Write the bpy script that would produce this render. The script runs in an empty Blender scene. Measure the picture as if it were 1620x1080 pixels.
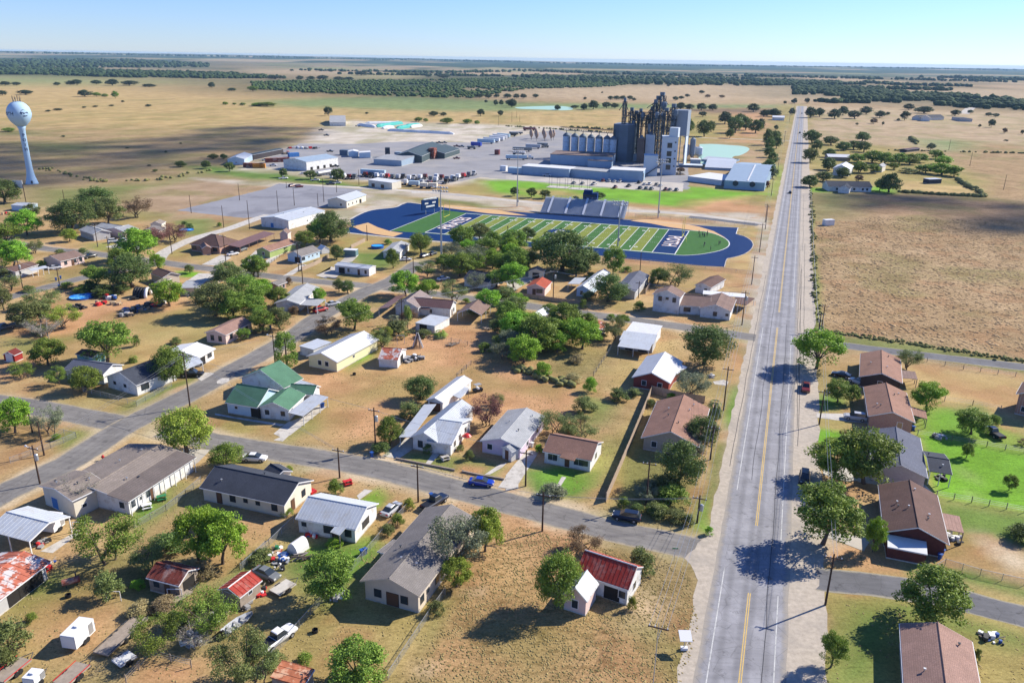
import bpy, math, random
import numpy as np
from mathutils import Vector, Matrix, noise as mnoise
R = math.radians
random.seed(7); RNG = np.random.default_rng(7)
scene = bpy.context.scene
COL = scene.collection
# ---------------------------------------------------------------- camera
CH, PIT, ROL, FPX = 73.343, R(19.7236), R(0.9165), 1249.95
_r0 = Vector((1, 0, 0)); _u0 = Vector((0, math.sin(PIT), math.cos(PIT))); _f0 = Vector((0, math.cos(PIT), -math.sin(PIT)))
_cr = _r0*math.cos(ROL)+_u0*math.sin(ROL); _cu = -_r0*math.sin(ROL)+_u0*math.cos(ROL)
cam_d = bpy.data.cameras.new('camera'); cam = bpy.data.objects.new('camera', cam_d); COL.objects.link(cam)
cam_d.sensor_width = 36; cam_d.lens = FPX/1620*36; cam_d.clip_start = 1; cam_d.clip_end = 60000
cam.matrix_world = Matrix(((_cr.x, _cu.x, -_f0.x, 0), (_cr.y, _cu.y, -_f0.y, 0), (_cr.z, _cu.z, -_f0.z, CH), (0, 0, 0, 1)))
scene.camera = cam
# ---------------------------------------------------------------- light
SUN_AZ, SUN_EL = R(27.0), R(34.5)      # direction towards the sun, from +X counter-clockwise
world = bpy.data.worlds.new('World'); scene.world = world; world.use_nodes = True
wn = world.node_tree; bg = wn.nodes['Background']
sky = wn.nodes.new('ShaderNodeTexSky'); sky.sky_type = 'NISHITA'; sky.sun_disc = False
sky.sun_elevation = SUN_EL; sky.sun_rotation = math.pi/2-SUN_AZ
sky.air_density = 1.0; sky.dust_density = 0.0; sky.ozone_density = 4.0; sky.altitude = 150
_t = wn.nodes.new('ShaderNodeMix'); _t.data_type = 'RGBA'; _t.blend_type = 'MULTIPLY'; _t.inputs[0].default_value = 1; _t.inputs[7].default_value = (.57, .7, 1.08, 1)
wn.links.new(sky.outputs[0], _t.inputs[6]); wn.links.new(_t.outputs[2], bg.inputs[0]); bg.inputs[1].default_value = 0.1
sd = bpy.data.lights.new('sun', 'SUN'); sd.energy = 5.0; sd.angle = R(0.53); sd.color = (1, .93, .81)
sun = bpy.data.objects.new('sun', sd); COL.objects.link(sun)
sdir = Vector((math.cos(SUN_AZ)*math.cos(SUN_EL), math.sin(SUN_AZ)*math.cos(SUN_EL), math.sin(SUN_EL)))
sun.rotation_euler = sdir.to_track_quat('Z', 'Y').to_euler(); sun.location = (60, 60, 200)
scene.view_settings.view_transform = 'Standard'; scene.view_settings.look = 'None'
scene.view_settings.gamma = 1; scene.view_settings.exposure = 0.72
scene.view_settings.use_curve_mapping = False
scene.render.engine = 'CYCLES'
scene.cycles.max_bounces = 5; scene.cycles.diffuse_bounces = 2; scene.cycles.glossy_bounces = 2
scene.cycles.transmission_bounces = 3; scene.cycles.volume_bounces = 0; scene.cycles.transparent_max_bounces = 6
# ---------------------------------------------------------------- survey: photo pixels <-> ground
def proj(X, Y, Z=0.):
    z = Z-CH; cy = Y*math.cos(PIT)-z*math.sin(PIT); up = Y*math.sin(PIT)+z*math.cos(PIT)
    u = X/cy*FPX; v = -up/cy*FPX
    return (810+u*math.cos(ROL)-v*math.sin(ROL), 540+u*math.sin(ROL)+v*math.cos(ROL))
def G(px, py, z=0.):
    a = px-810; b = py-540
    u = a*math.cos(ROL)+b*math.sin(ROL); v = -a*math.sin(ROL)+b*math.cos(ROL)
    ry = FPX*math.cos(PIT)-v*math.sin(PIT); rz = -FPX*math.sin(PIT)-v*math.cos(PIT)
    t = (z-CH)/rz
    return Vector((u*t, ry*t, z))
def Hz(xy, py):                       # height at which the point above xy is seen at photo row py
    a, b = 0., 70.
    for _ in range(30):
        m = (a+b)/2
        if proj(xy[0], xy[1], m)[1] > py: a = m
        else: b = m
    return a
def depth(xy): return xy[1]*math.cos(PIT)+CH*math.sin(PIT)
def ppm(xy): return FPX/depth(xy)      # photo pixels per metre
TL = dict(P=(0, 0, 1), A1=(0, 780, 3.6), A2=(400, 780, 3.6), A3=(800, 780, 3.6), A4=(1200, 780, 3.6),
 B1=(0, 520, 3.6), B2=(400, 520, 3.6), B3=(800, 520, 3.6), B4=(1200, 520, 3.6),
 C1=(0, 260, 3.6), C2=(400, 260, 3.6), C3=(800, 260, 3.6), C4=(1200, 260, 3.6),
 D1=(0, 60, 3.6), D2=(400, 60, 3.6), D3=(800, 60, 3.6), D4=(1200, 60, 3.6),
 Z1=(40, 680, 5.786), Z2=(300, 700, 4.765), Z3=(340, 560, 5.4), Z4=(620, 580, 6.75), Z5=(840, 600, 6), Z6=(960, 480, 6),
 Z7=(1320, 540, 5.4), Z8=(1320, 660, 4.153), Y1=(80, 530, 5.786), Y2=(560, 440, 5.4), Y3=(780, 400, 3.857), Y4=(240, 300, 5.786),
 Y5=(420, 380, 5.4), Y6=(0, 430, 5.4), Y7=(0, 380, 5.4), Y8=(1240, 160, 4.263), X1=(540, 300, 4.5), X2=(860, 300, 4.5),
 X3=(860, 140, 6.231), X4=(1060, 140, 6.231), X5=(360, 180, 6.231), X6=(600, 180, 5.4), X7=(0, 280, 6), X8=(0, 150, 6.75))
def pp(t, x, y): o = TL[t]; return (o[0]+x/o[2], o[1]+y/o[2])
def g(t, x, y, z=0.): return G(*pp(t, x, y), z)
# ---------------------------------------------------------------- mesh helpers
class MB:
    def __init__(s): s.v = []; s.f = []; s.m = []
    def add(s, vs, fs, mi=0):
        n = len(s.v); s.v += [tuple(v) for v in vs]; s.f += [tuple(i+n for i in f) for f in fs]; s.m += [mi]*len(fs); return s
    def hexa(s, p, mi=0): return s.add(p, [(3, 2, 1, 0), (4, 5, 6, 7), (0, 1, 5, 4), (1, 2, 6, 5), (2, 3, 7, 6), (3, 0, 4, 7)], mi)
    def box(s, c, size, rz=0, mi=0, ex=None, ey=None):
        c = Vector(c); hx, hy, hz = [q/2 for q in size]
        if ex is None: ex = Vector((math.cos(rz), math.sin(rz), 0)); ey = Vector((-ex.y, ex.x, 0))
        ps = [c+ex*(a*hx)+ey*(b*hy)+Vector((0, 0, q*hz)) for q in (-1, 1) for a, b in ((-1, -1), (1, -1), (1, 1), (-1, 1))]
        return s.hexa(ps, mi)
    def prism(s, poly, d, mi=0):       # poly: list of 3D points, extruded by vector d
        n = len(poly); a = [Vector(p) for p in poly]; d = Vector(d); b = [p+d for p in a]
        fs = [tuple(range(n-1, -1, -1)), tuple(range(n, 2*n))]+[(i, (i+1) % n, n+(i+1) % n, n+i) for i in range(n)]
        return s.add(a+b, fs, mi)
    def slab(s, quad, th, mi=0):
        q = [Vector(p) for p in quad]; nrm = (q[1]-q[0]).cross(q[3]-q[0]).normalized()
        if nrm.z < 0: nrm = -nrm
        return s.prism(q, -nrm*th, mi)
    def tube(s, pts, r, n=6, mi=0, cap=True):
        pts = [Vector(p) for p in pts]; rs = r if isinstance(r, (list, tuple)) else [r]*len(pts)
        base = len(s.v); up = None
        for i, p in enumerate(pts):
            t = (pts[min(i+1, len(pts)-1)]-pts[max(i-1, 0)]).normalized()
            a = t.orthogonal().normalized() if up is None else (up-t*up.dot(t)).normalized()
            up = a; b = t.cross(a)
            for k in range(n):
                th = 2*math.pi*k/n; s.v.append(tuple(p+(a*math.cos(th)+b*math.sin(th))*rs[i]))
        for i in range(len(pts)-1):
            for k in range(n):
                s.f.append((base+i*n+k, base+i*n+(k+1) % n, base+(i+1)*n+(k+1) % n, base+(i+1)*n+k)); s.m.append(mi)
        if cap:
            s.f.append(tuple(base+k for k in range(n-1, -1, -1))); s.m.append(mi)
            e = base+(len(pts)-1)*n; s.f.append(tuple(e+k for k in range(n))); s.m.append(mi)
        return s
    def lathe(s, c, prof, n=16, mi=0, axis=None):   # prof: (r, z)
        c = Vector(c); base = len(s.v)
        for r, z in prof:
            for k in range(n):
                th = 2*math.pi*k/n; s.v.append((c.x+r*math.cos(th), c.y+r*math.sin(th), c.z+z))
        for i in range(len(prof)-1):
            for k in range(n):
                s.f.append((base+i*n+k, base+i*n+(k+1) % n, base+(i+1)*n+(k+1) % n, base+(i+1)*n+k)); s.m.append(mi)
        e = base+(len(prof)-1)*n
        s.f.append(tuple(e+k for k in range(n))); s.m.append(mi); s.f.append(tuple(base+k for k in range(n-1, -1, -1))); s.m.append(mi)
        return s
    def build(s, name, mats, parent=None, off=None, smooth=False):
        me = bpy.data.meshes.new(name)
        o = Vector(off) if off is not None else (parent.location if parent is not None and parent.parent is None else Vector((0, 0, 0)))
        if parent is not None and parent.parent is not None and off is None: o = parent.parent.location
        me.from_pydata([(v[0]-o.x, v[1]-o.y, v[2]-o.z) for v in s.v], [], s.f)
        if not isinstance(mats, (list, tuple)): mats = [mats]
        for m in mats: me.materials.append(m)
        if len(mats) > 1: me.polygons.foreach_set('material_index', s.m)
        if smooth: me.shade_smooth()
        ob = bpy.data.objects.new(name, me); COL.objects.link(ob)
        if parent is not None: ob.parent = parent
        return ob
def tag(o, label=None, cat=None, group=None, kind=None):
    if label: o['label'] = label
    if cat: o['category'] = cat
    if group: o['group'] = group
    if kind: o['kind'] = kind
    return o
def thing(name, loc, label=None, cat=None, group=None):
    o = bpy.data.objects.new(name, None); COL.objects.link(o); o.empty_display_size = .5
    o.location = Vector((loc[0], loc[1], loc[2] if len(loc) > 2 else 0)); return tag(o, label, cat, group)
def copy_tree(o, parent=None):
    c = o.copy(); COL.objects.link(c); c.parent = parent
    for ch in list(o.children): copy_tree(ch, c)
    return c
def solo(mb, name, mats, label, cat, group=None, smooth=False, base=None):   # thing that is one mesh; origin at base
    if base is None:
        xs = [v[0] for v in mb.v]; ys = [v[1] for v in mb.v]; zs = [v[2] for v in mb.v]
        base = ((min(xs)+max(xs))/2, (min(ys)+max(ys))/2, min(zs))
    o = mb.build(name, mats, off=base, smooth=smooth); o.location = base
    return tag(o, label, cat, group)
AUTO = []        # things whose label gets its place words at the end
LAND = []        # landmarks (name, position)
def auto(o, look, cat, group=None):
    o['category'] = cat
    if group: o['group'] = group
    AUTO.append((o, look)); return o
def land(name, p): LAND.append((name, Vector((p[0], p[1], 0))))
# ---------------------------------------------------------------- materials
def newmat(name):
    m = bpy.data.materials.new(name); m.use_nodes = True; nt = m.node_tree; return m, nt, nt.nodes['Principled BSDF']
def nd(nt, t, **k):
    n = nt.nodes.new(t)
    for a, b in k.items(): setattr(n, a, b)
    return n
def mixc(nt, fac, a, b, mode='MIX'):
    n = nd(nt, 'ShaderNodeMix', data_type='RGBA', blend_type=mode)
    for i, v in ((0, fac), (6, a), (7, b)):
        if isinstance(v, (int, float)): n.inputs[i].default_value = v
        elif isinstance(v, (tuple, list)): n.inputs[i].default_value = (v[0], v[1], v[2], 1)
        else: nt.links.new(v, n.inputs[i])
    return n.outputs[2]
def nz(nt, vec, scale, detail=3, rough=.6):
    n = nd(nt, 'ShaderNodeTexNoise'); n.inputs['Scale'].default_value = scale; n.inputs['Detail'].default_value = detail; n.inputs['Roughness'].default_value = rough
    if vec is not None: nt.links.new(vec, n.inputs['Vector'])
    return n.outputs[0]
def ramp(nt, fac, a, b, ca=(0, 0, 0), cb=(1, 1, 1)):
    n = nd(nt, 'ShaderNodeMapRange'); n.inputs[1].default_value = a; n.inputs[2].default_value = b; nt.links.new(fac, n.inputs[0]); return n.outputs[0]
MC = {}
def mat(name, col, rough=.8, var=.18, scale=1.5, col2=None, metal=0, bump=0., bscale=20, spec=.12, stain=None, stain_amt=.5, stain_scale=.7, emit=None):
    if name in MC: return MC[name]
    m, nt, b = newmat(name)
    gm = nd(nt, 'ShaderNodeNewGeometry'); pos = gm.outputs['Position']
    c2 = col2 or tuple(min(1, c*(1+var)) for c in col); c1 = tuple(c*(1-var) for c in col) if not col2 else col
    f = ramp(nt, nz(nt, pos, scale, 4, .65), .3, .7)
    c = mixc(nt, f, c1, c2)
    if stain:
        sf = ramp(nt, nz(nt, pos, stain_scale, 5, .7), .5, .5+.25*(1.1-stain_amt)); c = mixc(nt, sf, c, stain)
    nt.links.new(c, b.inputs['Base Color']); b.inputs['Roughness'].default_value = rough; b.inputs['Metallic'].default_value = metal
    if spec is not None: b.inputs['Specular IOR Level'].default_value = spec
    if bump:
        bn = nd(nt, 'ShaderNodeBump'); bn.inputs['Strength'].default_value = bump; bn.inputs['Distance'].default_value = .05
        nt.links.new(nz(nt, pos, bscale, 2), bn.inputs['Height']); nt.links.new(bn.outputs[0], b.inputs['Normal'])
    MC[name] = m; return m
def flat(name, col, rough=.6, metal=0, spec=.3):
    if name in MC: return MC[name]
    m, nt, b = newmat(name); b.inputs['Base Color'].default_value = (*col, 1); b.inputs['Roughness'].default_value = rough
    b.inputs['Metallic'].default_value = metal; b.inputs['Specular IOR Level'].default_value = spec; MC[name] = m; return m
def shingle(name, col, streak=.25):
    if name in MC: return MC[name]
    m, nt, b = newmat(name); gm = nd(nt, 'ShaderNodeNewGeometry'); pos = gm.outputs['Position']
    c = mixc(nt, ramp(nt, nz(nt, pos, 5, 3, .8), .35, .65), tuple(q*(1-streak) for q in col), tuple(q*(1+streak) for q in col))
    c = mixc(nt, ramp(nt, nz(nt, pos, .35, 4, .7), .4, .75), c, tuple(q*.72 for q in col))
    sp = nd(nt, 'ShaderNodeSeparateXYZ'); nt.links.new(pos, sp.inputs[0])
    w = nd(nt, 'ShaderNodeMath', operation='MULTIPLY'); nt.links.new(sp.outputs[2], w.inputs[0]); w.inputs[1].default_value = 11
    fr = nd(nt, 'ShaderNodeMath', operation='FRACT'); nt.links.new(w.outputs[0], fr.inputs[0])
    c = mixc(nt, ramp(nt, fr.outputs[0], .8, 1.), c, tuple(q*.55 for q in col))
    nt.links.new(c, b.inputs['Base Color']); b.inputs['Roughness'].default_value = .9; b.inputs['Specular IOR Level'].default_value = .2
    bn = nd(nt, 'ShaderNodeBump'); bn.inputs['Strength'].default_value = .5; bn.inputs['Distance'].default_value = .03
    nt.links.new(nz(nt, pos, 9, 2), bn.inputs['Height']); nt.links.new(bn.outputs[0], b.inputs['Normal'])
    MC[name] = m; return m
WHITE = mat('white_paint', (.68, .68, .66), .7, .06, .5, stain=(.5, .47, .42), stain_amt=.45)
CREAM = mat('cream_siding', (.66, .61, .5), .8, .08, .5)
YELLOWISH = mat('pale_yellow_siding', (.68, .64, .4), .8, .06, .6)
TANW = mat('tan_stucco', (.58, .5, .4), .9, .08, .7)
PINKW = mat('pale_pink_stucco', (.66, .5, .45), .85, .08, .6)
LILAC = mat('lilac_siding', (.6, .5, .6), .8, .06, .6)
BLUEW = mat('pale_blue_siding', (.45, .58, .68), .8, .08, .6)
GREENW = mat('sage_green_siding', (.3, .38, .14), .8, .1, .6)
GREYW = mat('grey_siding', (.42, .42, .42), .85, .1, .6)
GREENR = shingle('green_shingles', (.09, .2, .125), .16)
BROWNR = shingle('brown_shingles', (.29, .165, .12)); DBROWNR = shingle('dark_brown_shingles', (.14, .085, .07)); MBROWN = shingle('taupe_shingles', (.22, .15, .125))
CHARR = shingle('charcoal_shingles', (.055, .062, .08)); GREYR = shingle('grey_shingles', (.22, .2, .185)); LGREYR = shingle('light_grey_shingles', (.36, .37, .38)); TANR = shingle('tan_shingles', (.25, .21, .18))
BLUEGR = shingle('slate_shingles', (.12, .13, .17)); PINKR = shingle('rosy_brown_shingles', (.32, .2, .16))
METAL = mat('galvanised_roof', (.5, .53, .56), .45, .05, .4, metal=.15, stain=(.45, .45, .44), stain_amt=.4)
WMETAL = mat('white_metal_roof', (.64, .65, .66), .5, .04, .4, stain=(.62, .6, .56), stain_amt=.3)
BMETAL = mat('blue_grey_metal', (.3, .38, .46), .5, .08, .4, metal=.1)
DMETAL = mat('dark_green_grey_metal', (.07, .095, .1), .55, .1, .4, metal=.1)
BROWNM = mat('brown_metal_roof', (.17, .1, .09), .5, .1, .4)
REDM = mat('red_metal_roof', (.33, .045, .032), .55, .14, .5, stain=(.4, .19, .15), stain_amt=.35)
RUST = mat('rusty_sheet', (.19, .05, .035), .85, .3, .8, stain=(.38, .26, .22), stain_amt=.5, stain_scale=.6)
RUST2 = mat('faded_rust_sheet', (.42, .13, .08), .85, .3, .8, stain=(.55, .5, .48), stain_amt=.9, stain_scale=.5)
RUSTB = mat('rusty_brown_sheet', (.36, .13, .07), .85, .3, 1.2, stain=(.5, .3, .2), stain_amt=.8)
REDROOF = shingle('terracotta_red_shingles', (.36, .08, .045))
BRICK = mat('red_brick', (.25, .06, .045), .9, .15, 6, bump=.3)
def brickmat(name, c1, c2, mortar, sc=3.2):
    m, nt, b = newmat(name); tc = nd(nt, 'ShaderNodeNewGeometry'); sp = nd(nt, 'ShaderNodeSeparateXYZ'); nt.links.new(tc.outputs['Position'], sp.inputs[0])
    a = nd(nt, 'ShaderNodeMath', operation='ADD'); nt.links.new(sp.outputs[0], a.inputs[0]); nt.links.new(sp.outputs[1], a.inputs[1])
    cb = nd(nt, 'ShaderNodeCombineXYZ'); nt.links.new(a.outputs[0], cb.inputs[0]); nt.links.new(sp.outputs[2], cb.inputs[1])
    bt = nd(nt, 'ShaderNodeTexBrick'); bt.inputs['Scale'].default_value = sc; nt.links.new(cb.outputs[0], bt.inputs['Vector'])
    bt.inputs['Color1'].default_value = (*c1, 1); bt.inputs['Color2'].default_value = (*c2, 1); bt.inputs['Mortar'].default_value = (*mortar, 1); bt.inputs['Mortar Size'].default_value = .03
    nt.links.new(bt.outputs[0], b.inputs['Base Color']); b.inputs['Roughness'].default_value = .9; MC[name] = m; return m
BRICK2 = brickmat('mixed_brick', (.42, .17, .09), (.28, .12, .08), (.45, .4, .35)); STONE = brickmat('buff_stone', (.42, .37, .28), (.33, .29, .22), (.3, .28, .25), 2)
BRICKW = brickmat('weathered_white_brick', (.6, .55, .52), (.48, .4, .38), (.6, .58, .55), 3)
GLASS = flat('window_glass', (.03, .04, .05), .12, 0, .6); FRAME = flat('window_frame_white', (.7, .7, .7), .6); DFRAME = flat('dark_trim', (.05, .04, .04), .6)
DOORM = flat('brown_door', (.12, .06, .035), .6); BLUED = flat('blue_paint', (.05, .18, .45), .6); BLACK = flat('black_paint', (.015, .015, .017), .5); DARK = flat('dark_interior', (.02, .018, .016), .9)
CONC = mat('concrete', (.5, .47, .42), .9, .1, .8, stain=(.36, .33, .29), stain_amt=.6); WOOD = mat('weathered_wood', (.3, .25, .2), .9, .2, 1.5); POLE = mat('pole_wood', (.07, .045, .035), .9, .2, 3)
STEEL = flat('galvanised_steel', (.45, .46, .47), .45, .6); DSTEEL = flat('dark_steel', (.04, .05, .065), .7, 0); BARK = mat('bark', (.12, .095, .075), .95, .25, 4); PALEBARK = mat('pale_bark', (.3, .27, .24), .95, .2, 4)
RED = flat('red_paint', (.5, .02, .02), .4, 0, .5); RUBBER = flat('tyre_rubber', (.02, .02, .02), .9); FENCEW = mat('fence_boards', (.36, .28, .21), .9, .22, 2)
PLASTIC = {'blue': flat('blue_plastic', (.02, .08, .3), .5), 'white': flat('white_plastic', (.75, .75, .75), .5), 'red': flat('red_plastic', (.55, .03, .03), .5), 'black': flat('black_plastic', (.03, .03, .03), .6), 'green': flat('green_plastic', (.03, .2, .08), .5), 'tan': flat('tan_plastic', (.45, .33, .2), .6), 'grey': flat('grey_plastic', (.3, .3, .3), .6)}
# ---------------------------------------------------------------- value noise in numpy
_T = RNG.random((256, 256))
def vn(x, y):
    xi = np.floor(x).astype(int); yi = np.floor(y).astype(int); fx = x-xi; fy = y-yi
    fx = fx*fx*(3-2*fx); fy = fy*fy*(3-2*fy)
    a = _T[xi & 255, yi & 255]; b = _T[(xi+1) & 255, yi & 255]; c = _T[xi & 255, (yi+1) & 255]; d = _T[(xi+1) & 255, (yi+1) & 255]
    return (a*(1-fx)+b*fx)*(1-fy)+(c*(1-fx)+d*fx)*fy
def fbm(x, y, o=4):
    s = 0; a = 1; t = 0
    for i in range(o): s = s+a*vn(x+17.3*i, y+9.1*i); t += a; a *= .5; x = x*2.03; y = y*2.03
    return s/t
def terr(x, y):
    x = np.asarray(x, float); y = np.asarray(y, float); d = np.hypot(x, y)
    t = np.clip((d-3600)/9000, 0, 1); t = t*t*(3-2*t)
    l = np.clip((2500-x)/9000, 0, 1)
    h = (12+38*l)*t+t*(fbm(x/1900+5, y/1900+3, 3)-.5)*24
    return np.clip(h, 0, 66)
# ---------------------------------------------------------------- ground sheet
def axis(a, b, step, lo, hi, cap, gr):
    v = list(np.arange(a, b+.01, step)); s = step; p = v[-1]
    while p < hi: s = min(s*gr, cap(abs(p))); p += s; v.append(p)
    s = step; p = v[0]; w = []
    while p > lo: s = min(s*gr, cap(abs(p))); p -= s; w.append(p)
    return np.array(w[::-1]+v)
xs = axis(-150, 230, 1.25, -16000, 16000, lambda p: 26 if p < 3600 else 400, 1.04)
ys = axis(68, 420, 1.25, -400, 17000, lambda p: 1e9, 1.038)
GX, GY = np.meshgrid(xs, ys); gx = GX.ravel(); gy = GY.ravel(); gd = np.hypot(gx, gy)
GZ = terr(gx, gy)
C = dict(dry=(.43, .3, .15), dry2=(.33, .24, .12), dirt=(.48, .275, .145), red=(.38, .205, .105), pale=(.5, .41, .29), gravel=(.44, .39, .32), olive=(.19, .205, .07), lawn=(.125, .205, .045),
  vivid=(.16, .34, .03), gold=(.44, .32, .145), brown=(.2, .14, .085), field=(.38, .26, .14), wood=(.045, .07, .028), pgreen=(.2, .25, .1), tanf=(.42, .32, .2), wgreen=(.085, .135, .04), mown=(.33, .27, .1), cal=(.5, .45, .38), dirt3=(.36, .26, .17))
col = np.zeros((len(gx), 3)); col[:] = (.3, .245, .135); tuft = np.full(len(gx), .45)
wx = (fbm(gx/(6+gd*.02), gy/(6+gd*.02), 3)-.5); wy = (fbm(gx/(6+gd*.02)+50, gy/(6+gd*.02)+70, 3)-.5)
ux = gx+wx*(1.+np.clip(gd-90, 0, None)*.02); uy = gy+wy*(1.+np.clip(gd-90, 0, None)*.03)
n1 = fbm(gx/700+3, gy/1600+8, 4); n2 = fbm(gx/260+31, gy/700+18, 4); n3 = fbm(gx/14, gy/14, 4)
# far country: patchwork of woods and pasture
far = gd > 1500
c = np.array(C['tanf'])*(.75+.4*n2[:, None]); wmask = np.clip((n1-.47)*14, 0, 1)[:, None]; gmask = np.clip((n2-.5)*10, 0, 1)[:, None]
cf = c*(1-gmask*.6)+np.array(C['pgreen'])*gmask*.6; cf = cf*(1-wmask)+np.array(C['wood'])*wmask
f = np.clip((gd-1300)/600, 0, 1)[:, None]; col = col*(1-f)+cf*f
hw = np.clip((gd-4200)/2500, 0, 1)*np.clip((gx/gd+.35)*3, .35, 1); hw = (hw*np.clip((fbm(gx/2200+9, gy/900+2, 3)-.33)*8, 0, 1))[:, None]; col = col*(1-hw)+np.array((.04, .075, .045))*hw
def region(cn, pts, soft=1., tf=None, amt=1., tile='P'):
    P = np.array([G(*pp(tile, a, b))[:2] for a, b in pts]); cc = np.array(C[cn] if isinstance(cn, str) else cn)
    d0 = np.hypot(P[:, 0], P[:, 1]).max(); pad = soft*3+d0*.03
    idx = np.where((gx > P[:, 0].min()-pad) & (gx < P[:, 0].max()+pad) & (gy > P[:, 1].min()-pad) & (gy < P[:, 1].max()+pad))[0]
    X = ux[idx]; Y = uy[idx]; ins = np.zeros(len(idx), bool); dist = np.full(len(idx), 1e9)
    for i in range(len(P)):
        a = P[i]; b = P[(i+1) % len(P)]
        cr = ((a[1] > Y) != (b[1] > Y)); xx = a[0]+(Y-a[1])*(b[0]-a[0])/((b[1]-a[1]) if b[1] != a[1] else 1e-9)
        ins ^= cr & (X < xx)
        ab = b-a; t = np.clip(((X-a[0])*ab[0]+(Y-a[1])*ab[1])/max(ab@ab, 1e-9), 0, 1)
        dist = np.minimum(dist, np.hypot(X-a[0]-t*ab[0], Y-a[1]-t*ab[1]))
    sg = np.where(ins, dist, -dist); s = soft*(1+gd[idx]*.002)
    k = np.clip(sg/s*.5+.5, 0, 1)*amt; k = np.clip(k*(1+.7*(n3[idx]-.5)*(k < 1)), 0, 1)
    col[idx] = col[idx]*(1-k[:, None])+cc*k[:, None]
    if tf is not None: tuft[idx] = tuft[idx]*(1-k)+tf*k
rg = region
def verge(w0, w1, cn, *pts, amt=.85):
    L = [G(*p) for p in pts]; cc = np.array(C[cn])
    for a, b in zip(L, L[1:]):
        idx = np.where((gx > min(a.x, b.x)-9) & (gx < max(a.x, b.x)+9) & (gy > min(a.y, b.y)-9) & (gy < max(a.y, b.y)+9))[0]
        ab = b-a; l2 = ab.x**2+ab.y**2; X = ux[idx]; Y = uy[idx]; t = np.clip(((X-a.x)*ab.x+(Y-a.y)*ab.y)/l2, 0, 1); d = np.hypot(X-a.x-t*ab.x, Y-a.y-t*ab.y)+(n3[idx]-.5)*2.4
        k = np.clip((w1-d)/(w1-w0), 0, 1)[:, None]*amt; col[idx] = col[idx]*(1-k)+cc*k; tuft[idx] *= 1-k[:, 0]*.8
rg('field', [(-400,130),(1700,130),(1700,700),(-400,700)], 200, .35)
# far bands
rg('gold', [(-300,122),(260,124),(420,150),(560,160),(800,170),(990,175),(990,212),(500,205),(400,212),(200,222),(-300,225)], 60, .2)
rg('pgreen', [(-200,120),(60,121),(200,126),(230,131),(100,133),(-200,134)], 60)
rg((.36,.26,.14), [(-300,200),(140,205),(300,212),(420,200),(500,203),(460,232),(380,262),(300,262),(240,290),(-300,300)], 30, .7)
rg('wgreen', [(45,226),(150,228),(145,236),(60,240)], 14)
rg('wgreen', [(10,208),(40,208),(50,214),(10,213)], 8)
rg('pgreen', [(400,160),(520,155),(640,152),(770,158),(820,162),(1000,164),(1240,166),(1240,172),(1000,172),(830,176),(700,176),(560,172),(430,168)], 14)
rg('wood', [(380,128),(550,127),(700,127),(820,123),(960,126),(1010,131),(960,138),(835,141),(780,150),(742,156),(600,152),(500,148),(400,142)], 60)
rg('wood', [(-100,97),(200,98),(330,103),(330,108),(210,108),(-100,108)], 80)
rg('wood', [(-100,108),(150,110),(250,115),(320,116),(420,118),(420,124),(240,122),(100,119),(-100,118)], 80, None, .75)
rg('tanf', [(160,107),(400,113),(480,116),(320,113),(170,111)], 60)
rg('wood', [(800,121),(1000,123),(1180,125),(1330,131),(1330,135),(1150,136),(1000,134),(900,130)], 60)
rg('tanf', [(800,141),(960,136),(1080,133),(1160,134),(1250,140),(1260,158),(1100,162),(950,158),(820,156),(790,150)], 30)
rg('tanf', [(1140,137),(1620,148),(1700,165),(1260,160)], 30)
rg('wood', [(1255,136),(1300,136),(1380,143),(1500,150),(1640,163),(1640,176),(1540,173),(1400,163),(1300,150),(1255,152)], 40, None, .7)
rg('tanf', [(1400,142),(1640,144),(1640,160),(1500,149)], 30)
rg('tanf', [(1270,168),(1640,182),(1640,240),(1500,238),(1290,216)], 10, .3)
rg((.4,.3,.19), [(1275,190),(1640,205),(1640,245),(1480,235),(1290,215)], 10, .3)
rg('pgreen', [(1430,218),(1560,226),(1620,240),(1500,240)], 8)
rg('gold', [(800,178),(985,176),(985,212),(880,204),(800,199)], 10, .3)
rg('dirt', [(1150,172),(1215,172),(1205,225),(1110,222),(1105,200)], 8, .3)
rg('brown', [(1060,172),(1240,172),(1215,178),(1130,180)], 8)
rg((.4,.28,.17), [(1120,225),(1208,232),(1206,262),(1170,268),(1175,245),(1160,236),(1100,228)], 4)
rg('mown', [(1100,180),(1150,185),(1140,220),(1080,225),(1040,200)], 8)
# verge along road
rg('mown', [(1232,170),(1262,165),(1252,200),(1237,260),(1222,320),(1208,320),(1215,280)], 3)
rg('vivid', [(1226,265),(1245,262),(1236,312),(1214,320)], 3, None, .6)
rg('mown', [(1264,165),(1272,165),(1278,218),(1264,222)], 3)
# right big field
rg((.34,.225,.13), [(1282,304),(1640,318),(1640,352),(1400,345),(1290,352)], 8, .9)
rg('field', [(1290,352),(1640,352),(1640,572),(1480,552),(1330,536),(1300,520)], 8, 1.)
rg((.45,.32,.185), [(1310,380),(1640,400),(1640,500),(1450,490),(1310,450)], 20, 1.)
rg('field', [(1540,225),(1640,232),(1640,320),(1560,312),(1500,270)], 6, .9)
rg('lawn', [(1284,302),(1350,304),(1345,338),(1284,350)], 8, .5, .6)
rg('mown', [(1262,318),(1284,318),(1296,480),(1298,536),(1262,525)], 1.5, .3)
rg('lawn', [(1276,318),(1286,318),(1297,520),(1282,520)], 1, .4, .7)
rg('pale', [(1271,320),(1274,320),(1274,525),(1268,525)], .6, .1)
rg('olive', [(1296,520),(1330,528),(1450,545),(1640,575),(1640,590),(1450,562),(1340,548),(1300,545)], 1.5, .5)
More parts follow.
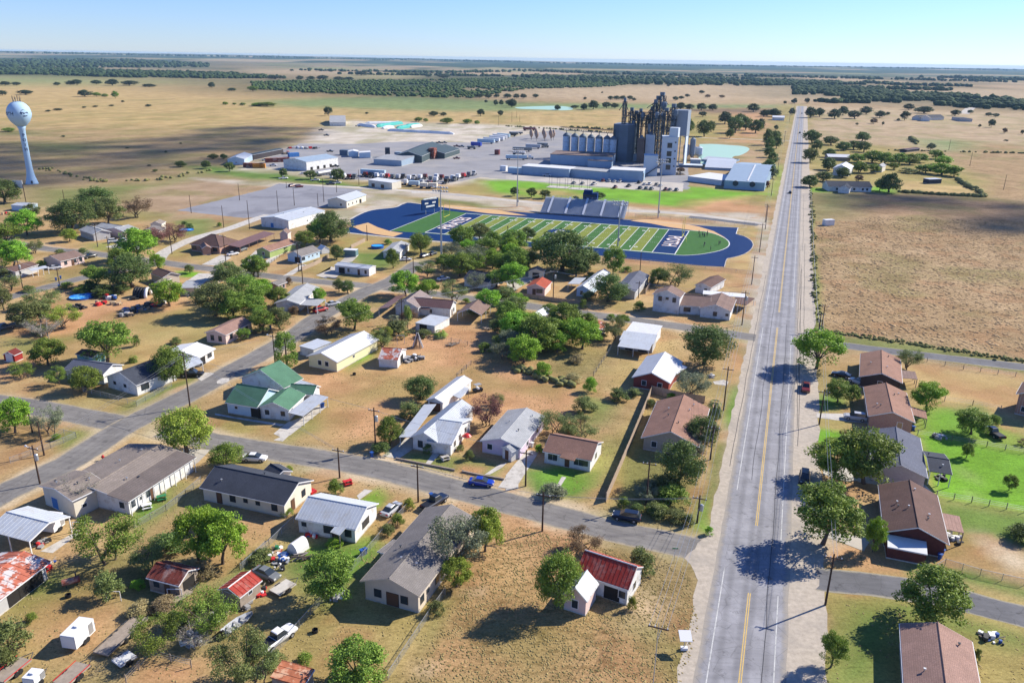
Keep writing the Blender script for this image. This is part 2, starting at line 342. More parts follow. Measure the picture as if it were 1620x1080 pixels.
# homesteads upper right
rg('mown', [(1275,225),(1400,232),(1480,245),(1560,285),(1560,312),(1420,305),(1285,300)], 5, .4)
rg('gold', [(1418,285),(1530,292),(1548,310),(1420,306)], 2, .1)
rg('vivid', [(1285,298),(1310,298),(1310,304),(1285,304)], 2); rg('vivid', [(1380,296),(1412,298),(1412,306),(1375,304)], 2)
rg('pale', [(1262,268),(1275,268),(1300,272),(1300,278),(1264,278)], 2)
rg('pale', [(1264,280),(1276,280),(1274,300),(1262,302)], 2)
# mill / yard surroundings
rg('lawn', [(290,262),(360,262),(440,272),(560,290),(600,296),(560,300),(480,292),(420,286),(330,276)], 4, .3)
rg('dirt3', [(240,300),(300,276),(430,290),(420,298),(280,333),(210,325)], 8, .4)
rg('olive', [(60,298),(240,290),(300,276),(330,276),(300,284),(180,318),(110,330),(60,322)], 8, .4)
rg('olive', [(190,338),(300,335),(385,348),(340,362),(280,370)], 4, .3)
rg('gravel', [(310,281),(430,287),(560,302),(560,306),(420,295),(310,284)], 2)
rg('cal', [(375,268),(475,225),(530,190),(880,200),(1000,215),(1000,300),(780,295),(560,285)], 4, .05)
rg('vivid', [(760,286),(800,284),(890,291),(1000,300),(1080,303),(1082,295),(1215,306),(1205,318),(1120,326),(1090,328),(1010,322),(900,314),(820,309),(765,304)], 4, .15)
rg('mown', [(700,300),(765,285),(780,305),(760,310)], 4, .2)
rg('dirt', [(1100,318),(1210,311),(1208,345),(1150,345),(1060,336),(1000,322),(1080,330)], 5, .2)
rg('mown', [(820,300),(900,300),(940,312),(870,312)], 4, .1)
rg('olive', [(580,304),(760,315),(870,325),(860,332),(760,327),(640,316),(590,310)], 2.5)
rg('dirt', [(590,308),(680,311),(640,318),(590,314)], 2, None, .6)
rg('gravel', [(560,303),(560,296),(640,300),(830,318),(1210,340),(1210,355),(1150,358),(1000,345),(830,334),(760,322),(600,306)], 2, .05)
rg('pale', [(870,318),(1080,334),(1150,345),(1205,350),(1200,358),(1100,352),(1000,343),(870,335)], 3, .05, .6)
rg('gravel', [(520,322),(580,305),(640,313),(660,320),(560,345),(540,360),(500,360)], 3, .05)
# stadium edge
rg('mown', [(440,390),(560,370),(700,390),(860,415),(1000,425),(1200,440),(1205,470),(1000,440),(800,430),(640,420),(520,400)], 4, .2)
rg('dirt', [(980,408),(1040,415),(1190,430),(1200,462),(1090,450),(1020,428)], 3, .2)
rg('gold', [(1150,355),(1215,360),(1195,430),(1165,440),(1140,420),(1190,390)], 3, .1)
rg('dirt', [(1010,340),(1100,345),(1140,352),(1050,352),(1000,346)], 3)
# town base
rg('dry', [(-400,400),(60,350),(300,345),(500,400),(700,420),(1200,440),(1180,700),(1120,1090),(-500,1200)], 12, .35)
rg('dry', [(0,340),(120,330),(260,350),(240,420),(60,385),(0,375)], 6, .3)
rg('dirt3', [(230,300),(300,290),(380,350),(300,345),(260,350)], 6, .3)
rg('dry', [(1285,560),(1640,600),(1640,1090),(1270,1090)], 4, .3)
# right of road yards
rg('gold', [(1450,578),(1620,598),(1625,660),(1560,672),(1480,652),(1440,620)], 3, .1)
rg('dirt', [(1470,585),(1520,600),(1600,630),(1590,650),(1540,632)], 3, None, .5)
rg('lawn', [(1460,650),(1560,640),(1620,690),(1620,720),(1480,690),(1455,680)], 2.5, .3); rg('mown', [(1560,660),(1640,670),(1640,720),(1560,700)], 3, .2)
rg('vivid', [(1455,662),(1490,650),(1500,690),(1470,695)], 3, .2, .7)
rg('vivid', [(1450,686),(1520,700),(1640,725),(1640,808),(1560,796),(1480,780),(1470,740)], 1.2, .45)
rg('pale', [(1518,742),(1545,752),(1550,762),(1520,752)], 1.5, .5, .6); rg('pale', [(1530,775),(1550,780),(1548,790),(1532,785)], 1.5, .5, .6)
rg('vivid', [(1282,676),(1350,680),(1345,712),(1290,715),(1284,700)], 1.2, .3)
rg('lawn', [(1285,620),(1340,620),(1345,648),(1285,648)], 2, .3); rg('vivid', [(1290,632),(1330,636),(1320,652),(1290,650)], 2, None, .5)
rg('mown', [(1280,652),(1350,665),(1350,680),(1282,676)], 1.5)
rg('lawn', [(1480,790),(1640,815),(1640,905),(1500,880),(1490,850)], 2, .3, .8); rg('vivid', [(1500,800),(1640,822),(1640,850),(1500,828)], 2, .3, .35)
rg('dirt', [(1500,860),(1530,840),(1620,880),(1640,905),(1560,900),(1500,885)], 3, .2, .7)
rg('pale', [(1535,836),(1560,838),(1620,868),(1640,900),(1600,905),(1560,870)], 1.2, .1)
rg('mown', [(1280,918),(1330,918),(1420,935),(1480,950),(1640,1000),(1640,1090),(1275,1090)], 1., .4)
rg('lawn', [(1350,960),(1420,965),(1430,985),(1400,1090),(1300,1090),(1330,1010)], 3, .4); rg('lawn', [(1400,940),(1480,962),(1640,1010),(1640,1030),(1450,990)], 2.5, .4, .8)
rg('pale', [(1290,980),(1305,980),(1300,1000),(1290,995)], 1.2); rg('dirt', [(1280,930),(1290,930),(1292,1090),(1278,1090)], 1.)
rg('dirt', [(1310,850),(1380,860),(1390,885),(1300,900),(1285,870)], 2.5, .2, .8)
rg('lawn', [(1440,885),(1540,905),(1640,935),(1640,950),(1500,915),(1440,905)], 1.5, .4)
# shoulders
rg('gravel', [(1200,345),(1222,345),(1210,520),(1190,700),(1150,900),(1120,1090),(1090,1090),(1110,990),(1110,900),(1105,860),(1135,840),(1150,700),(1165,620),(1180,540),(1160,525),(1180,500),(1190,440)], 1.2, .1)
rg('gravel', [(1250,520),(1300,545),(1278,600),(1282,700),(1284,760),(1300,850),(1290,920),(1278,1090),(1230,1090),(1235,800)], 1.2, .1)
rg('gravel', [(1285,850),(1330,830),(1400,850),(1330,860),(1300,880)], 1.5, .1, .8)
# strip left of road
rg('lawn', [(1160,610),(1172,610),(1170,672),(1150,678),(1148,650)], 1, .3); rg('vivid', [(1156,615),(1168,618),(1166,665),(1152,665)], 1, .2, .4)
rg('olive', [(1135,700),(1150,700),(1135,780),(1126,845),(1096,838),(1110,780)], 1, .4); rg('vivid', [(1112,790),(1125,790),(1124,845),(1098,835)], .8, .2, .5)
rg('dirt', [(1162,545),(1180,545),(1166,608),(1150,608)], 1, .2)
# corner lot bottom centre
rg('dirt', [(800,812),(900,835),(980,860),(1060,880),(1098,920),(1110,985),(1085,1090),(620,1090),(700,960),(760,870)], 1.5, .8)
rg('gold', [(830,880),(880,930),(1040,1000),(1030,1090),(640,1090),(720,960),(780,850)], 8, .9, .75)
rg('pale', [(1010,860),(1060,885),(1080,930),(1050,985),(1000,980),(960,950)], 4, .7, .75)
rg('olive', [(985,985),(1040,985),(1110,950),(1100,1090),(1070,1090),(1040,1040)], 2.5, .5, .8)
rg('red', [(1058,970),(1092,965),(1096,1000),(1062,1012)], 1.5, .9)
rg('olive', [(700,950),(716,950),(690,1010),(670,1040),(668,1010)], 1.2, .7)
rg('pale', [(655,1048),(690,1050),(680,1075),(655,1070)], 1., .3, .7); rg('pale', [(725,925),(765,930),(760,945),(728,938)], .8, .2, .7)
rg('dry', [(880,832),(1080,885),(1070,892),(940,862)], 1, .5)
# house rows centre
rg('mown', [(480,900),(560,890),(620,960),(700,950),(690,1000),(640,1060),(600,1090),(440,1090),(470,1000)], 2.5, .5)
rg('gold', [(470,1010),(560,980),(640,990),(620,1060),(480,1080)], 3, .5, .6)
rg('lawn', [(455,860),(560,850),(620,870),(570,920),(520,960),(440,910)], 2, .4); rg('vivid', [(540,800),(600,770),(615,790),(608,800),(590,810)], 1., .2, .9); rg('vivid', [(470,865),(540,872),(590,850),(598,860),(560,900),(540,900),(500,890)], 1.5, .3, .5)
rg('vivid', [(560,845),(600,820),(610,850),(580,870)], 1.5, .3, .4)
rg('mown', [(315,810),(380,850),(420,860),(470,850),(420,900),(390,920),(330,870)], 2, .4); rg('gold', [(400,850),(455,835),(430,880),(400,880)], 2, .3, .6)
rg('lawn', [(380,900),(430,880),(400,930),(350,930)], 2, .5)
rg('lawn', [(200,805),(280,760),(340,770),(250,835),(210,860)], 1.2, .3); rg('vivid', [(225,795),(270,770),(262,800),(225,820)], 1., .2, .4)
rg('dry2', [(270,770),(370,740),(330,800),(250,835)], 2, .4, .7)
rg('dry', [(220,830),(320,800),(300,860),(220,870)], 2, .4, .8)
rg('lawn', [(20,940),(90,900),(130,925),(100,960),(30,975)], 2, .2); rg('dirt', [(60,950),(150,920),(210,950),(180,1000),(60,1050),(20,1000)], 3, .2)
rg('wgreen', [(150,890),(280,880),(330,920),(260,960),(180,950)], 4, .7, .8)
rg('olive', [(240,960),(420,930),(440,1000),(300,1090),(160,1090)], 8, .8, .6); rg('dirt', [(220,1050),(330,1040),(310,1090),(200,1090)], 2, .3)
rg('pale', [(280,960),(330,990),(300,1030),(260,1000)], 3, .7, .5)
# block between streets
rg('dirt', [(430,620),(560,540),(700,530),(800,560),(920,610),(900,680),(760,660),(660,690),(600,720),(500,690)], 4, .25, .9)
rg('red', [(860,600),(930,610),(915,640),(870,640),(800,600)], 3, .2, .6); rg('gold', [(560,570),(680,560),(640,620),(520,640)], 4, .2, .6)
rg('dirt', [(790,700),(850,712),(855,725),(700,700)], 2)
rg('lawn', [(455,655),(520,620),(500,680),(440,700)], 2, .2, .5); rg('lawn', [(545,565),(590,540),(600,555),(550,585)], 1.5, .2, .8); rg('vivid', [(560,560),(585,550),(588,565),(565,570)], 1, .1, .5)
rg('mown', [(340,655),(420,680),(370,690),(330,682)], 1.2, .3)
rg('lawn', [(640,715),(760,725),(800,740),(780,760),(640,735)], 1., .3, .7); rg('dirt', [(725,735),(770,740),(760,755),(720,750)], 1., .2)
rg('lawn', [(825,740),(960,745),(975,700),(955,690),(965,745),(920,790),(835,790)], 1.2, .4); rg('vivid', [(845,755),(950,700),(975,715),(950,770),(890,782)], 1.2, .4, .6)
rg('dry2', [(880,700),(950,640),(1020,650),(980,700),(940,760)], 3, .6, .6); rg('lawn', [(920,620),(980,640),(960,665),(920,680)], 2, .6, .7); rg('mown', [(960,690),(1050,640),(1060,800),(970,800)], 3, .4)
rg('olive', [(980,700),(1010,690),(1090,760),(1100,820),(1050,830),(980,790)], 2, .5, .8)
rg('gold', [(1015,560),(1080,530),(1060,610),(980,620),(950,590)], 2, .2); rg('dry2', [(860,560),(960,560),(930,600),(870,590)], 3, .9)
rg('dirt', [(640,520),(720,510),(790,530),(760,560),(640,545)], 3, .2)
# upper town
rg('gold', [(200,500),(330,470),(420,500),(300,560),(200,580),(180,540)], 3, .2)
rg('dirt', [(0,530),(150,480),(260,470),(300,480),(200,520),(150,560),(0,600)], 3, .2); rg('lawn', [(0,535),(130,530),(60,560),(0,565)], 2, .3, .7)
rg('dirt', [(80,650),(220,640),(250,650),(180,660),(90,655)], 1.5, .2)
rg('lawn', [(185,645),(300,595),(320,600),(240,640),(195,658)], 1, .3, .8); rg('lawn', [(60,770),(150,680),(145,700),(20,790)], 1, .3, .7)
rg('lawn', [(80,690),(140,665),(148,685),(100,720)], 1.5, .3, .7); rg('red', [(0,690),(70,690),(60,720),(0,740)], 3, .3, .8)
rg('lawn', [(550,400),(630,400),(620,425),(560,425)], 2, .2, .8); rg('gold', [(500,425),(640,425),(600,450),(500,445)], 2, .2)
rg('lawn', [(270,350),(330,345),(330,370),(290,372)], 2, .2, .7); rg('vivid', [(288,429),(320,428),(310,437),(292,437)], 1, .1)
rg('vivid', [(140,385),(190,380),(180,400),(140,400)], 2, .2, .4); rg('mown', [(260,385),(340,395),(330,410),(260,405)], 2, .2)
rg('dirt', [(640,430),(680,430),(650,460),(600,470),(580,450)], 2, .1)
rg('dirt', [(830,475),(1000,495),(1180,520),(1180,530),(1000,508),(830,488)], 1.5, .15, .8)
rg('dirt', [(0,370),(60,355),(80,375),(0,385)], 4, .2, .6)
verge(3, 5.6, 'pale', (1125,872),(1050,856),(966,838),(880,815),(800,794),(700,768),(594,741),(500,724),(400,709),(330,697),(262,680))
verge(3.4, 5.4, 'pale', (0,783),(60,754),(111,730),(194,677),(250,648),(305,621),(361,589),(420,557),(469,528),(539,482),(580,460),(622,443),(664,415))
verge(3.2, 5.2, 'pale', (0,636),(60,645),(130,658),(190,670))
verge(3, 5.5, 'pale', (8,382),(69,393),(139,400),(250,414),(375,430),(511,446),(650,460),(733,471),(828,483),(939,498),(1050,513),(1161,529))
verge(2.8, 4.6, 'mown', (1262,910),(1311,918),(1367,922),(1450,934),(1533,953),(1640,980))
rg('vivid', [(1462,660),(1500,648),(1560,668),(1640,700),(1640,812),(1560,800),(1478,785),(1466,745),(1450,690)], 1.5, .4, .6)
rg('lawn', [(1480,790),(1640,815),(1640,862),(1580,850),(1500,835)], 1.5, .3, .7)

col *= (.86+.28*fbm(gx/9+4, gy/9+40, 4))[:, None]
m = (fbm(gx/22+14, gy/22+4, 4)-.52)*3.; m = (np.clip(m, 0, .45)*(gd < 1500))[:, None]
warm = (col[:, 0] > .28)[:, None]
m2 = (fbm(gx/7+60, gy/7+22, 4)-.54)*4.; m2 = (np.clip(m2, 0, .5)*(gd < 420)*(1-np.clip(tuft*0, 0, 1)))[:, None]; col = np.where(warm, col*(1-m2)+np.array((.36, .2, .1))*m2, col)
col = np.where(warm, col*(1-m)+np.array((.2, .2, .06))*m, col)
nx, ny = len(xs), len(ys)
ii = np.arange(nx*ny).reshape(ny, nx); quads = np.stack([ii[:-1, :-1], ii[:-1, 1:], ii[1:, 1:], ii[1:, :-1]], -1).reshape(-1, 4)
me = bpy.data.meshes.new('ground'); me.vertices.add(nx*ny); me.vertices.foreach_set('co', np.stack([gx, gy, GZ], -1).ravel())
me.loops.add(quads.size); me.loops.foreach_set('vertex_index', quads.ravel().astype(np.int32))
me.polygons.add(len(quads)); me.polygons.foreach_set('loop_start', (np.arange(len(quads))*4).astype(np.int32)); me.update(calc_edges=True); me.validate()
at = me.color_attributes.new('soil', 'FLOAT_COLOR', 'POINT'); at.data.foreach_set('color', np.concatenate([col, tuft[:, None]], 1).astype(np.float32).ravel())
ground = bpy.data.objects.new('ground', me); COL.objects.link(ground); ground['kind'] = 'structure'
m, nt, b = newmat('soil_and_grass'); A = nd(nt, 'ShaderNodeAttribute', attribute_name='soil'); pos = nd(nt, 'ShaderNodeNewGeometry').outputs['Position']
mp = nd(nt, 'ShaderNodeMapping'); mp.inputs['Rotation'].default_value = (0, 0, R(-20)); mp.inputs['Scale'].default_value = (.55, 1.3, 1); nt.links.new(pos, mp.inputs[0])
f1 = nz(nt, mp.outputs[0], .9, 6, .85); f2 = nz(nt, pos, 2.2, 5, .85); f3 = nz(nt, pos, .06, 5, .6)
c = mixc(nt, ramp(nt, f2, .3, .7), (.6, .6, .56), (1.36, 1.33, 1.28)); c = mixc(nt, 1., A.outputs['Color'], c, 'MULTIPLY')
c2 = mixc(nt, ramp(nt, f3, .35, .65), (.84, .82, .78), (1.12, 1.13, 1.16)); c = mixc(nt, 1., c, c2, 'MULTIPLY')
t0 = ramp(nt, f1, .52, .6); t1 = ramp(nt, nz(nt, mp.outputs[0], .24, 6, .8), .5, .62); tx = nd(nt, 'ShaderNodeMath', operation='MULTIPLY'); nt.links.new(t1, tx.inputs[0]); tx.inputs[1].default_value = .75; ty = nd(nt, 'ShaderNodeMath', operation='MAXIMUM'); nt.links.new(t0, ty.inputs[0]); nt.links.new(tx.outputs[0], ty.inputs[1]); t = ty.outputs[0]; tm = nd(nt, 'ShaderNodeMath', operation='MULTIPLY'); nt.links.new(t, tm.inputs[0]); nt.links.new(A.outputs['Alpha'], tm.inputs[1])
c = mixc(nt, tm.outputs[0], c, mixc(nt, 1., c, (.38, .38, .3), 'MULTIPLY'))
nt.links.new(c, b.inputs['Base Color']); b.inputs['Roughness'].default_value = .95; b.inputs['Specular IOR Level'].default_value = .1
bn = nd(nt, 'ShaderNodeBump'); bn.inputs['Distance'].default_value = .35; bm = nd(nt, 'ShaderNodeMath', operation='MULTIPLY'); nt.links.new(A.outputs['Alpha'], bm.inputs[0]); bm.inputs[1].default_value = .9
nt.links.new(bm.outputs[0], bn.inputs['Strength']); nt.links.new(f1, bn.inputs['Height']); nt.links.new(bn.outputs[0], b.inputs['Normal'])
me.materials.append(m)
# ---------------------------------------------------------------- roads and sheets
def st(o): o['kind'] = 'structure'; return o
def sheet(name, pts, z, m, tile=None, jit=0., step=2.5, off=None):
    P = [Vector((*g(tile, a, b)[:2],)) if tile else Vector((a, b)) for a, b in pts]; Q = []
    for i, a in enumerate(P):
        b2 = P[(i+1) % len(P)]; n = max(1, int((b2-a).length/step)) if jit else 1
        for k in range(n):
            q = a.lerp(b2, k/n)
            if jit and k: d = (b2-a).normalized(); q = q+Vector((-d.y, d.x))*random.uniform(-jit, jit)
            Q.append(q)
    mb = MB(); mb.add([(q.x, q.y, z) for q in Q], [tuple(range(len(Q)))]); o = mb.build(name, m); return st(o)
def smooth_line(P, step=3.):
    out = []; n = len(P)
    for i in range(n-1):
        p0 = P[max(i-1, 0)]; p1 = P[i]; p2 = P[i+1]; p3 = P[min(i+2, n-1)]; L = (p2-p1).length; k = max(1, int(L/step))
        for j in range(k):
            t = j/k; out.append(.5*((2*p1)+(-p0+p2)*t+(2*p0-5*p1+4*p2-p3)*t*t+(-p0+3*p1-3*p2+p3)*t*t*t))
    return out+[P[-1]]
def ribbon(name, P, w, z, m, jit=.0, cols=9, lat=0., step=3., wend=None, smooth=True):
    L = smooth_line([Vector((p[0], p[1])) for p in P], step) if smooth else [Vector((p[0], p[1])) for p in P]
    vs = []; ls = []; n = len(L)
    for i, p in enumerate(L):
        t = (L[min(i+1, n-1)]-L[max(i-1, 0)]).normalized(); nn = Vector((-t.y, t.x)); ww = w if wend is None else w+(wend-w)*i/(n-1)
        jl, jr = [random.uniform(-jit, jit) for _ in range(2)]
        for k in range(cols):
            s = -1+2*k/(cols-1); o = lat+s*ww/2+(jl if k == 0 else jr if k == cols-1 else 0); q = p+nn*o; vs.append((q.x, q.y, z)); ls.append(s)
    fs = [(i*cols+k, i*cols+k+1, (i+1)*cols+k+1, (i+1)*cols+k) for i in range(n-1) for k in range(cols-1)]
    me = bpy.data.meshes.new(name); me.from_pydata(vs, [], fs); me.materials.append(m)
    a = me.attributes.new('across', 'FLOAT', 'POINT'); a.data.foreach_set('value', ls)
    o = bpy.data.objects.new(name, me); COL.objects.link(o); return st(o)
def asphalt(name, ca, cb, edge, track=.2):
    m, nt, b = newmat(name); A = nd(nt, 'ShaderNodeAttribute', attribute_name='across'); pos = nd(nt, 'ShaderNodeNewGeometry').outputs['Position']
    mp = nd(nt, 'ShaderNodeMapping'); mp.inputs['Rotation'].default_value = (0, 0, R(-71)); mp.inputs['Scale'].default_value = (.12, 1.6, 1); nt.links.new(pos, mp.inputs[0])
    f = mixc(nt, ramp(nt, nz(nt, mp.outputs[0], .8, 4, .7), .3, .7), ca, cb)
    f = mixc(nt, ramp(nt, nz(nt, pos, .16, 5, .7), .45, .75), f, tuple(q*1.28 for q in cb)); f = mixc(nt, ramp(nt, nz(nt, pos, .5, 5, .75), .57, .7), f, tuple(q*.62 for q in ca))
    ab = nd(nt, 'ShaderNodeMath', operation='ABSOLUTE'); nt.links.new(A.outputs['Fac'], ab.inputs[0])
    w = nd(nt, 'ShaderNodeMath', operation='SINE'); ml = nd(nt, 'ShaderNodeMath', operation='MULTIPLY'); nt.links.new(ab.outputs[0], ml.inputs[0]); ml.inputs[1].default_value = 15.; nt.links.new(ml.outputs[0], w.inputs[0])
    f = mixc(nt, ramp(nt, w.outputs[0], -.2, 1.), f, mixc(nt, 1., f, (1-track,)*3, 'MULTIPLY'))
    ad = nd(nt, 'ShaderNodeMath', operation='ADD'); nt.links.new(ab.outputs[0], ad.inputs[0]); sc = nd(nt, 'ShaderNodeMath', operation='MULTIPLY'); nt.links.new(nz(nt, pos, .7, 4, .7), sc.inputs[0]); sc.inputs[1].default_value = .35; nt.links.new(sc.outputs[0], ad.inputs[1])
    f = mixc(nt, ramp(nt, ad.outputs[0], 1.0, 1.14), f, edge)
    vo = nd(nt, 'ShaderNodeTexVoronoi', feature='DISTANCE_TO_EDGE'); vo.inputs['Scale'].default_value = .3; nt.links.new(pos, vo.inputs['Vector'])
    ck = nd(nt, 'ShaderNodeMath', operation='LESS_THAN'); nt.links.new(vo.outputs[0], ck.inputs[0]); ck.inputs[1].default_value = .012
    f = mixc(nt, ck.outputs[0], f, mixc(nt, 1., f, (.82,)*3, 'MULTIPLY'))
    nt.links.new(f, b.inputs['Base Color']); b.inputs['Roughness'].default_value = .85; b.inputs['Specular IOR Level'].default_value = .25; return m
ASP = asphalt('worn_highway_asphalt', (.21, .208, .22), (.275, .272, .285), (.3, .27, .23), .22)
ASP2 = asphalt('old_street_asphalt', (.15, .14, .132), (.2, .188, .172), (.33, .28, .2), .12)
ASP3 = asphalt('dark_street_asphalt', (.1, .1, .107), (.13, .13, .138), (.3, .27, .2), .06)
CAL = mat('caliche', (.47, .43, .37), .95, .1, .08, stain=(.33, .31, .29), stain_amt=.5, stain_scale=.03)
LOT = mat('lot_asphalt', (.25, .25, .27), .9, .1, .06, stain=(.19, .19, .21), stain_amt=.6, stain_scale=.04)
YARD = mat('yard_asphalt', (.265, .26, .265), .9, .12, .05, stain=(.33, .31, .29), stain_amt=.5, stain_scale=.03)
YL = mat('yellow_line', (.58, .4, .12), .8, .15, 2); WL = mat('white_line', (.5, .5, .48), .8, .22, 2, stain=(.3, .3, .3), stain_amt=.5, stain_scale=.8)
SHOULD = mat('shoulder_gravel', (.42, .365, .295), .95, .18, 1.2, stain=(.3, .27, .23), stain_amt=.2, stain_scale=.12)
def PL(*pts): return [G(a, b)[:2] for a, b in pts]
_a = G(1186, 933); _b = G(1236, 482); _c = G(1267, 168)
_dir = (Vector(_c[:2])-Vector(_a[:2])).normalized(); RD = [Vector(_a[:2])+_dir*s for s in np.arange(-45, 1560, 3.)]
RD = [Vector(_a[:2]).lerp(Vector(_c[:2]), t) for t in np.linspace(-.03, 1.0, 500)]
ribbon('shoulder', RD, 18, .008, SHOULD, .35, lat=-1.5, smooth=False)
sheet('street_junction', [(1083,883),(1098,903),(1110,925),(1116,962),(1140,945),(1155,860),(1152,828),(1128,842),(1112,852)], .0165, SHOULD, 'P', .25, 1.5)
sheet('street_junction', [(1255,872),(1290,897),(1296,926),(1284,938),(1280,965),(1262,965)], .0165, SHOULD, 'P', .25, 1.5)
ribbon('main_road', RD, 11., .02, ASP, .1, smooth=False)
def marks(name, lat, w, m, t0, t1):
    L = [Vector(_a[:2]).lerp(Vector(_c[:2]), t) for t in np.linspace(t0, t1, 120)]; return ribbon(name, L, w, .026, m, 0, 2, lat=lat, smooth=False)
for t0, t1 in ((-.03, -.0005), (.0125, .089), (.1, 1.)):
    for s in (-1, 1): marks('yellow_line', s*.14, .13, YL, t0, t1)
for t0, t1 in ((-.03, .003), (.02, .088), (.1, 1.)):
    marks('white_line', 4.0, .15, WL, t0, t1)
for t0, t1 in ((-.03, .0), (.01, .085), (.105, 1.)):
    marks('white_line', -4.0, .15, WL, t0, t1)
TAR = flat('tar_seam', (.05, .05, .055), .7, 0, .1)
for k_ in range(9):
    t0 = random.uniform(-.02, .2); lt = (6.1, 6.8, 7.4, 5.7, 1.9, -1.7, -6., 6.4, 2.6)[k_]; n_ = 60; L = [Vector(_a[:2]).lerp(Vector(_c[:2]), t0+i*.0018) for i in range(n_)]; nn_ = Vector((-_dir.y, _dir.x)); L = [p-nn_*(lt+.5*(fbm(np.array([i*.22]), np.array([k_*3.]), 3)[0]-.5)) for i, p in enumerate(L)]
    ribbon('tar_seam', L, .09, .03, TAR, 0, 2, smooth=False)
ribbon('street', PL((1140,876),(1050,856),(966,838),(880,815),(800,794),(700,768),(594,741),(500,724),(400,709),(330,697),(262,680)), 6.6, .012, ASP2, .2, wend=7)
ribbon('street', PL((-60,818),(0,783),(60,754),(111,730),(194,677),(250,648),(305,621),(361,589),(420,557),(469,528),(500,504),(539,482),(580,460),(622,443),(664,415)), 7.2, .016, ASP2, .2)
ribbon('street', PL((-40,630),(0,636),(60,645),(130,658),(190,670)), 7., .012, ASP2, .2)
ribbon('street', PL((-30,374),(8,382),(69,393),(139,400),(200,408),(250,414),(305,422),(375,430),(428,437),(511,446),(580,452),(650,460),(733,471),(828,483),(939,498),(1050,513),(1161,529),(1200,535)), 6.4, .012, ASP2, .2)
ribbon('street', PL((250,418),(190,428),(133,439),(64,457),(0,474),(-40,486)), 6, .016, ASP2, .15)
ribbon('street', PL((1262,910),(1311,918),(1367,922),(1450,934),(1533,953),(1640,980)), 5.8, .012, ASP3, .25)
ribbon('street', PL((1300,541),(1333,546),(1422,557),(1505,567),(1640,583)), 5.6, .012, ASP3, .2)
ribbon('concrete_lane', PL((250,411),(262,398),(305,378),(361,362),(403,347),(425,340)), 5.5, .02, CONC, 0)
ribbon('farm_track', PL((1256,223),(1200,221),(1105,218)), 4, .01, CAL, .6)
ribbon('access_road', PL((440,291),(572,297),(700,306),(820,318),(960,331),(1080,338),(1203,354)), 6.5, .01, CAL, .4)
ribbon('asphalt_path', PL((1090,343),(1120,346),(1160,351),(1200,356)), 6, .014, ASP3, .2)
sheet('parking_lot', [(280,333),(350,316),(420,299),(441,290.5),(480,293),(575,300),(545,314),(516,327),(405,344),(385,345)], .012, LOT, 'P', .4)
sheet('mill_yard', [(410,262),(440,240),(475,227),(560,228),(640,224),(760,226),(880,205),(1090,262),(1090,300),(1000,300),(900,292),(800,284),(760,280),(700,292),(560,284)], .008, YARD, 'P', 1.)
sheet('mill_lot', [(800,278),(850,276),(1082,290),(1080,303),(1000,300),(900,290),(800,284)], .014, CAL, 'P', .5)
sheet('caliche_pad', [(650,302),(700,302),(698,304),(652,306)], .014, CONC, 'P')
# driveways and walks
_dz = [0]
def drive(pts, tile='P', m=None, n='driveway', z=.022): _dz[0] += 1; return sheet(n, pts, .022+.004*(_dz[0] % 9), m or CONC, tile)
drive([(500,680),(575,715),(640,695),(955,450),(880,440),(740,540),(640,575),(610,590)], 'Z3'); drive([(575,700),(632,697),(580,745),(500,735)], 'Z3')
drive([(0,505),(180,540),(330,560),(600,600),(560,618),(300,572),(180,552),(0,520)], 'Z3', n='walkway')
drive([(735,725),(880,618),(975,640),(905,690),(830,740)], 'B2'); drive([(1030,700),(1075,705),(1010,772),(985,765)], 'B2', n='walkway')
drive([(1395,905),(1512,745),(1512,910)], 'B2'); drive([(0,835),(60,760),(130,690),(190,700),(60,905),(0,925)], 'B3'); drive([(1320,830),(1400,775),(1450,760),(1420,790),(1350,830)], 'B2', n='walkway')
drive([(320,840),(345,845),(310,900),(290,895)], 'B3', n='walkway', z=.02); 
drive([(1280,430),(1380,360),(1320,350),(1260,400)], 'Z2', n='walkway'); 
drive([(330,480),(480,483),(640,505),(640,540),(440,520),(330,505)], 'B4'); drive([(700,830),(930,870),(1000,940),(760,900),(560,870)], 'B4', z=.02)
drive([(360,770),(600,790),(640,860),(500,870),(370,830)], 'B4', z=.018); drive([(380,205),(640,260),(600,330),(420,260),(300,240)], 'A4', CAL, z=.018)
drive([(1040,680),(1200,690),(1130,760),(1060,800)], 'B1', CAL, z=.018)
drive([(455,688),(610,697),(730,622),(640,595)], 'Y4'); drive([(980,690),(1050,700),(1180,600),(1120,600)], 'Y4', z=.02); drive([(1200,790),(1290,780),(1430,690),(1380,680)], 'Y4')
drive([(400,640),(470,650),(600,520),(530,525)], 'C2', CAL, z=.018); drive([(520,330),(430,300),(590,235),(560,225)], 'Y5', CAL, z=.02)
drive([(1160,230),(1230,250),(1180,300),(1090,270)], 'Y1'); drive([(1240,320),(1400,340),(1500,350),(1380,420)], 'Y1')
drive([(600,470),(760,430),(870,480),(700,490)], 'C1', z=.02); drive([(0,650),(90,600),(180,640),(20,740)], 'C3', CONC); drive([(800,700),(950,560),(1080,590),(1010,650)], 'Y4', n='yard_slab', z=.024)
drive([(1140,430),(1200,435),(1290,345),(1260,340)], 'D4', CAL, n='farm_track')
drive([(230,330),(420,225),(440,205),(470,215),(300,340)], 'A1', z=.018); drive([(1180,300),(1240,290),(1270,300),(1260,325),(1190,315)], 'B3', n='walkway')
m, nt, b = newmat('pond_water'); b.inputs['Base Color'].default_value = (.36, .54, .42, 1); b.inputs['Roughness'].default_value = .5; bn = nd(nt, 'ShaderNodeBump'); bn.inputs['Strength'].default_value = .25
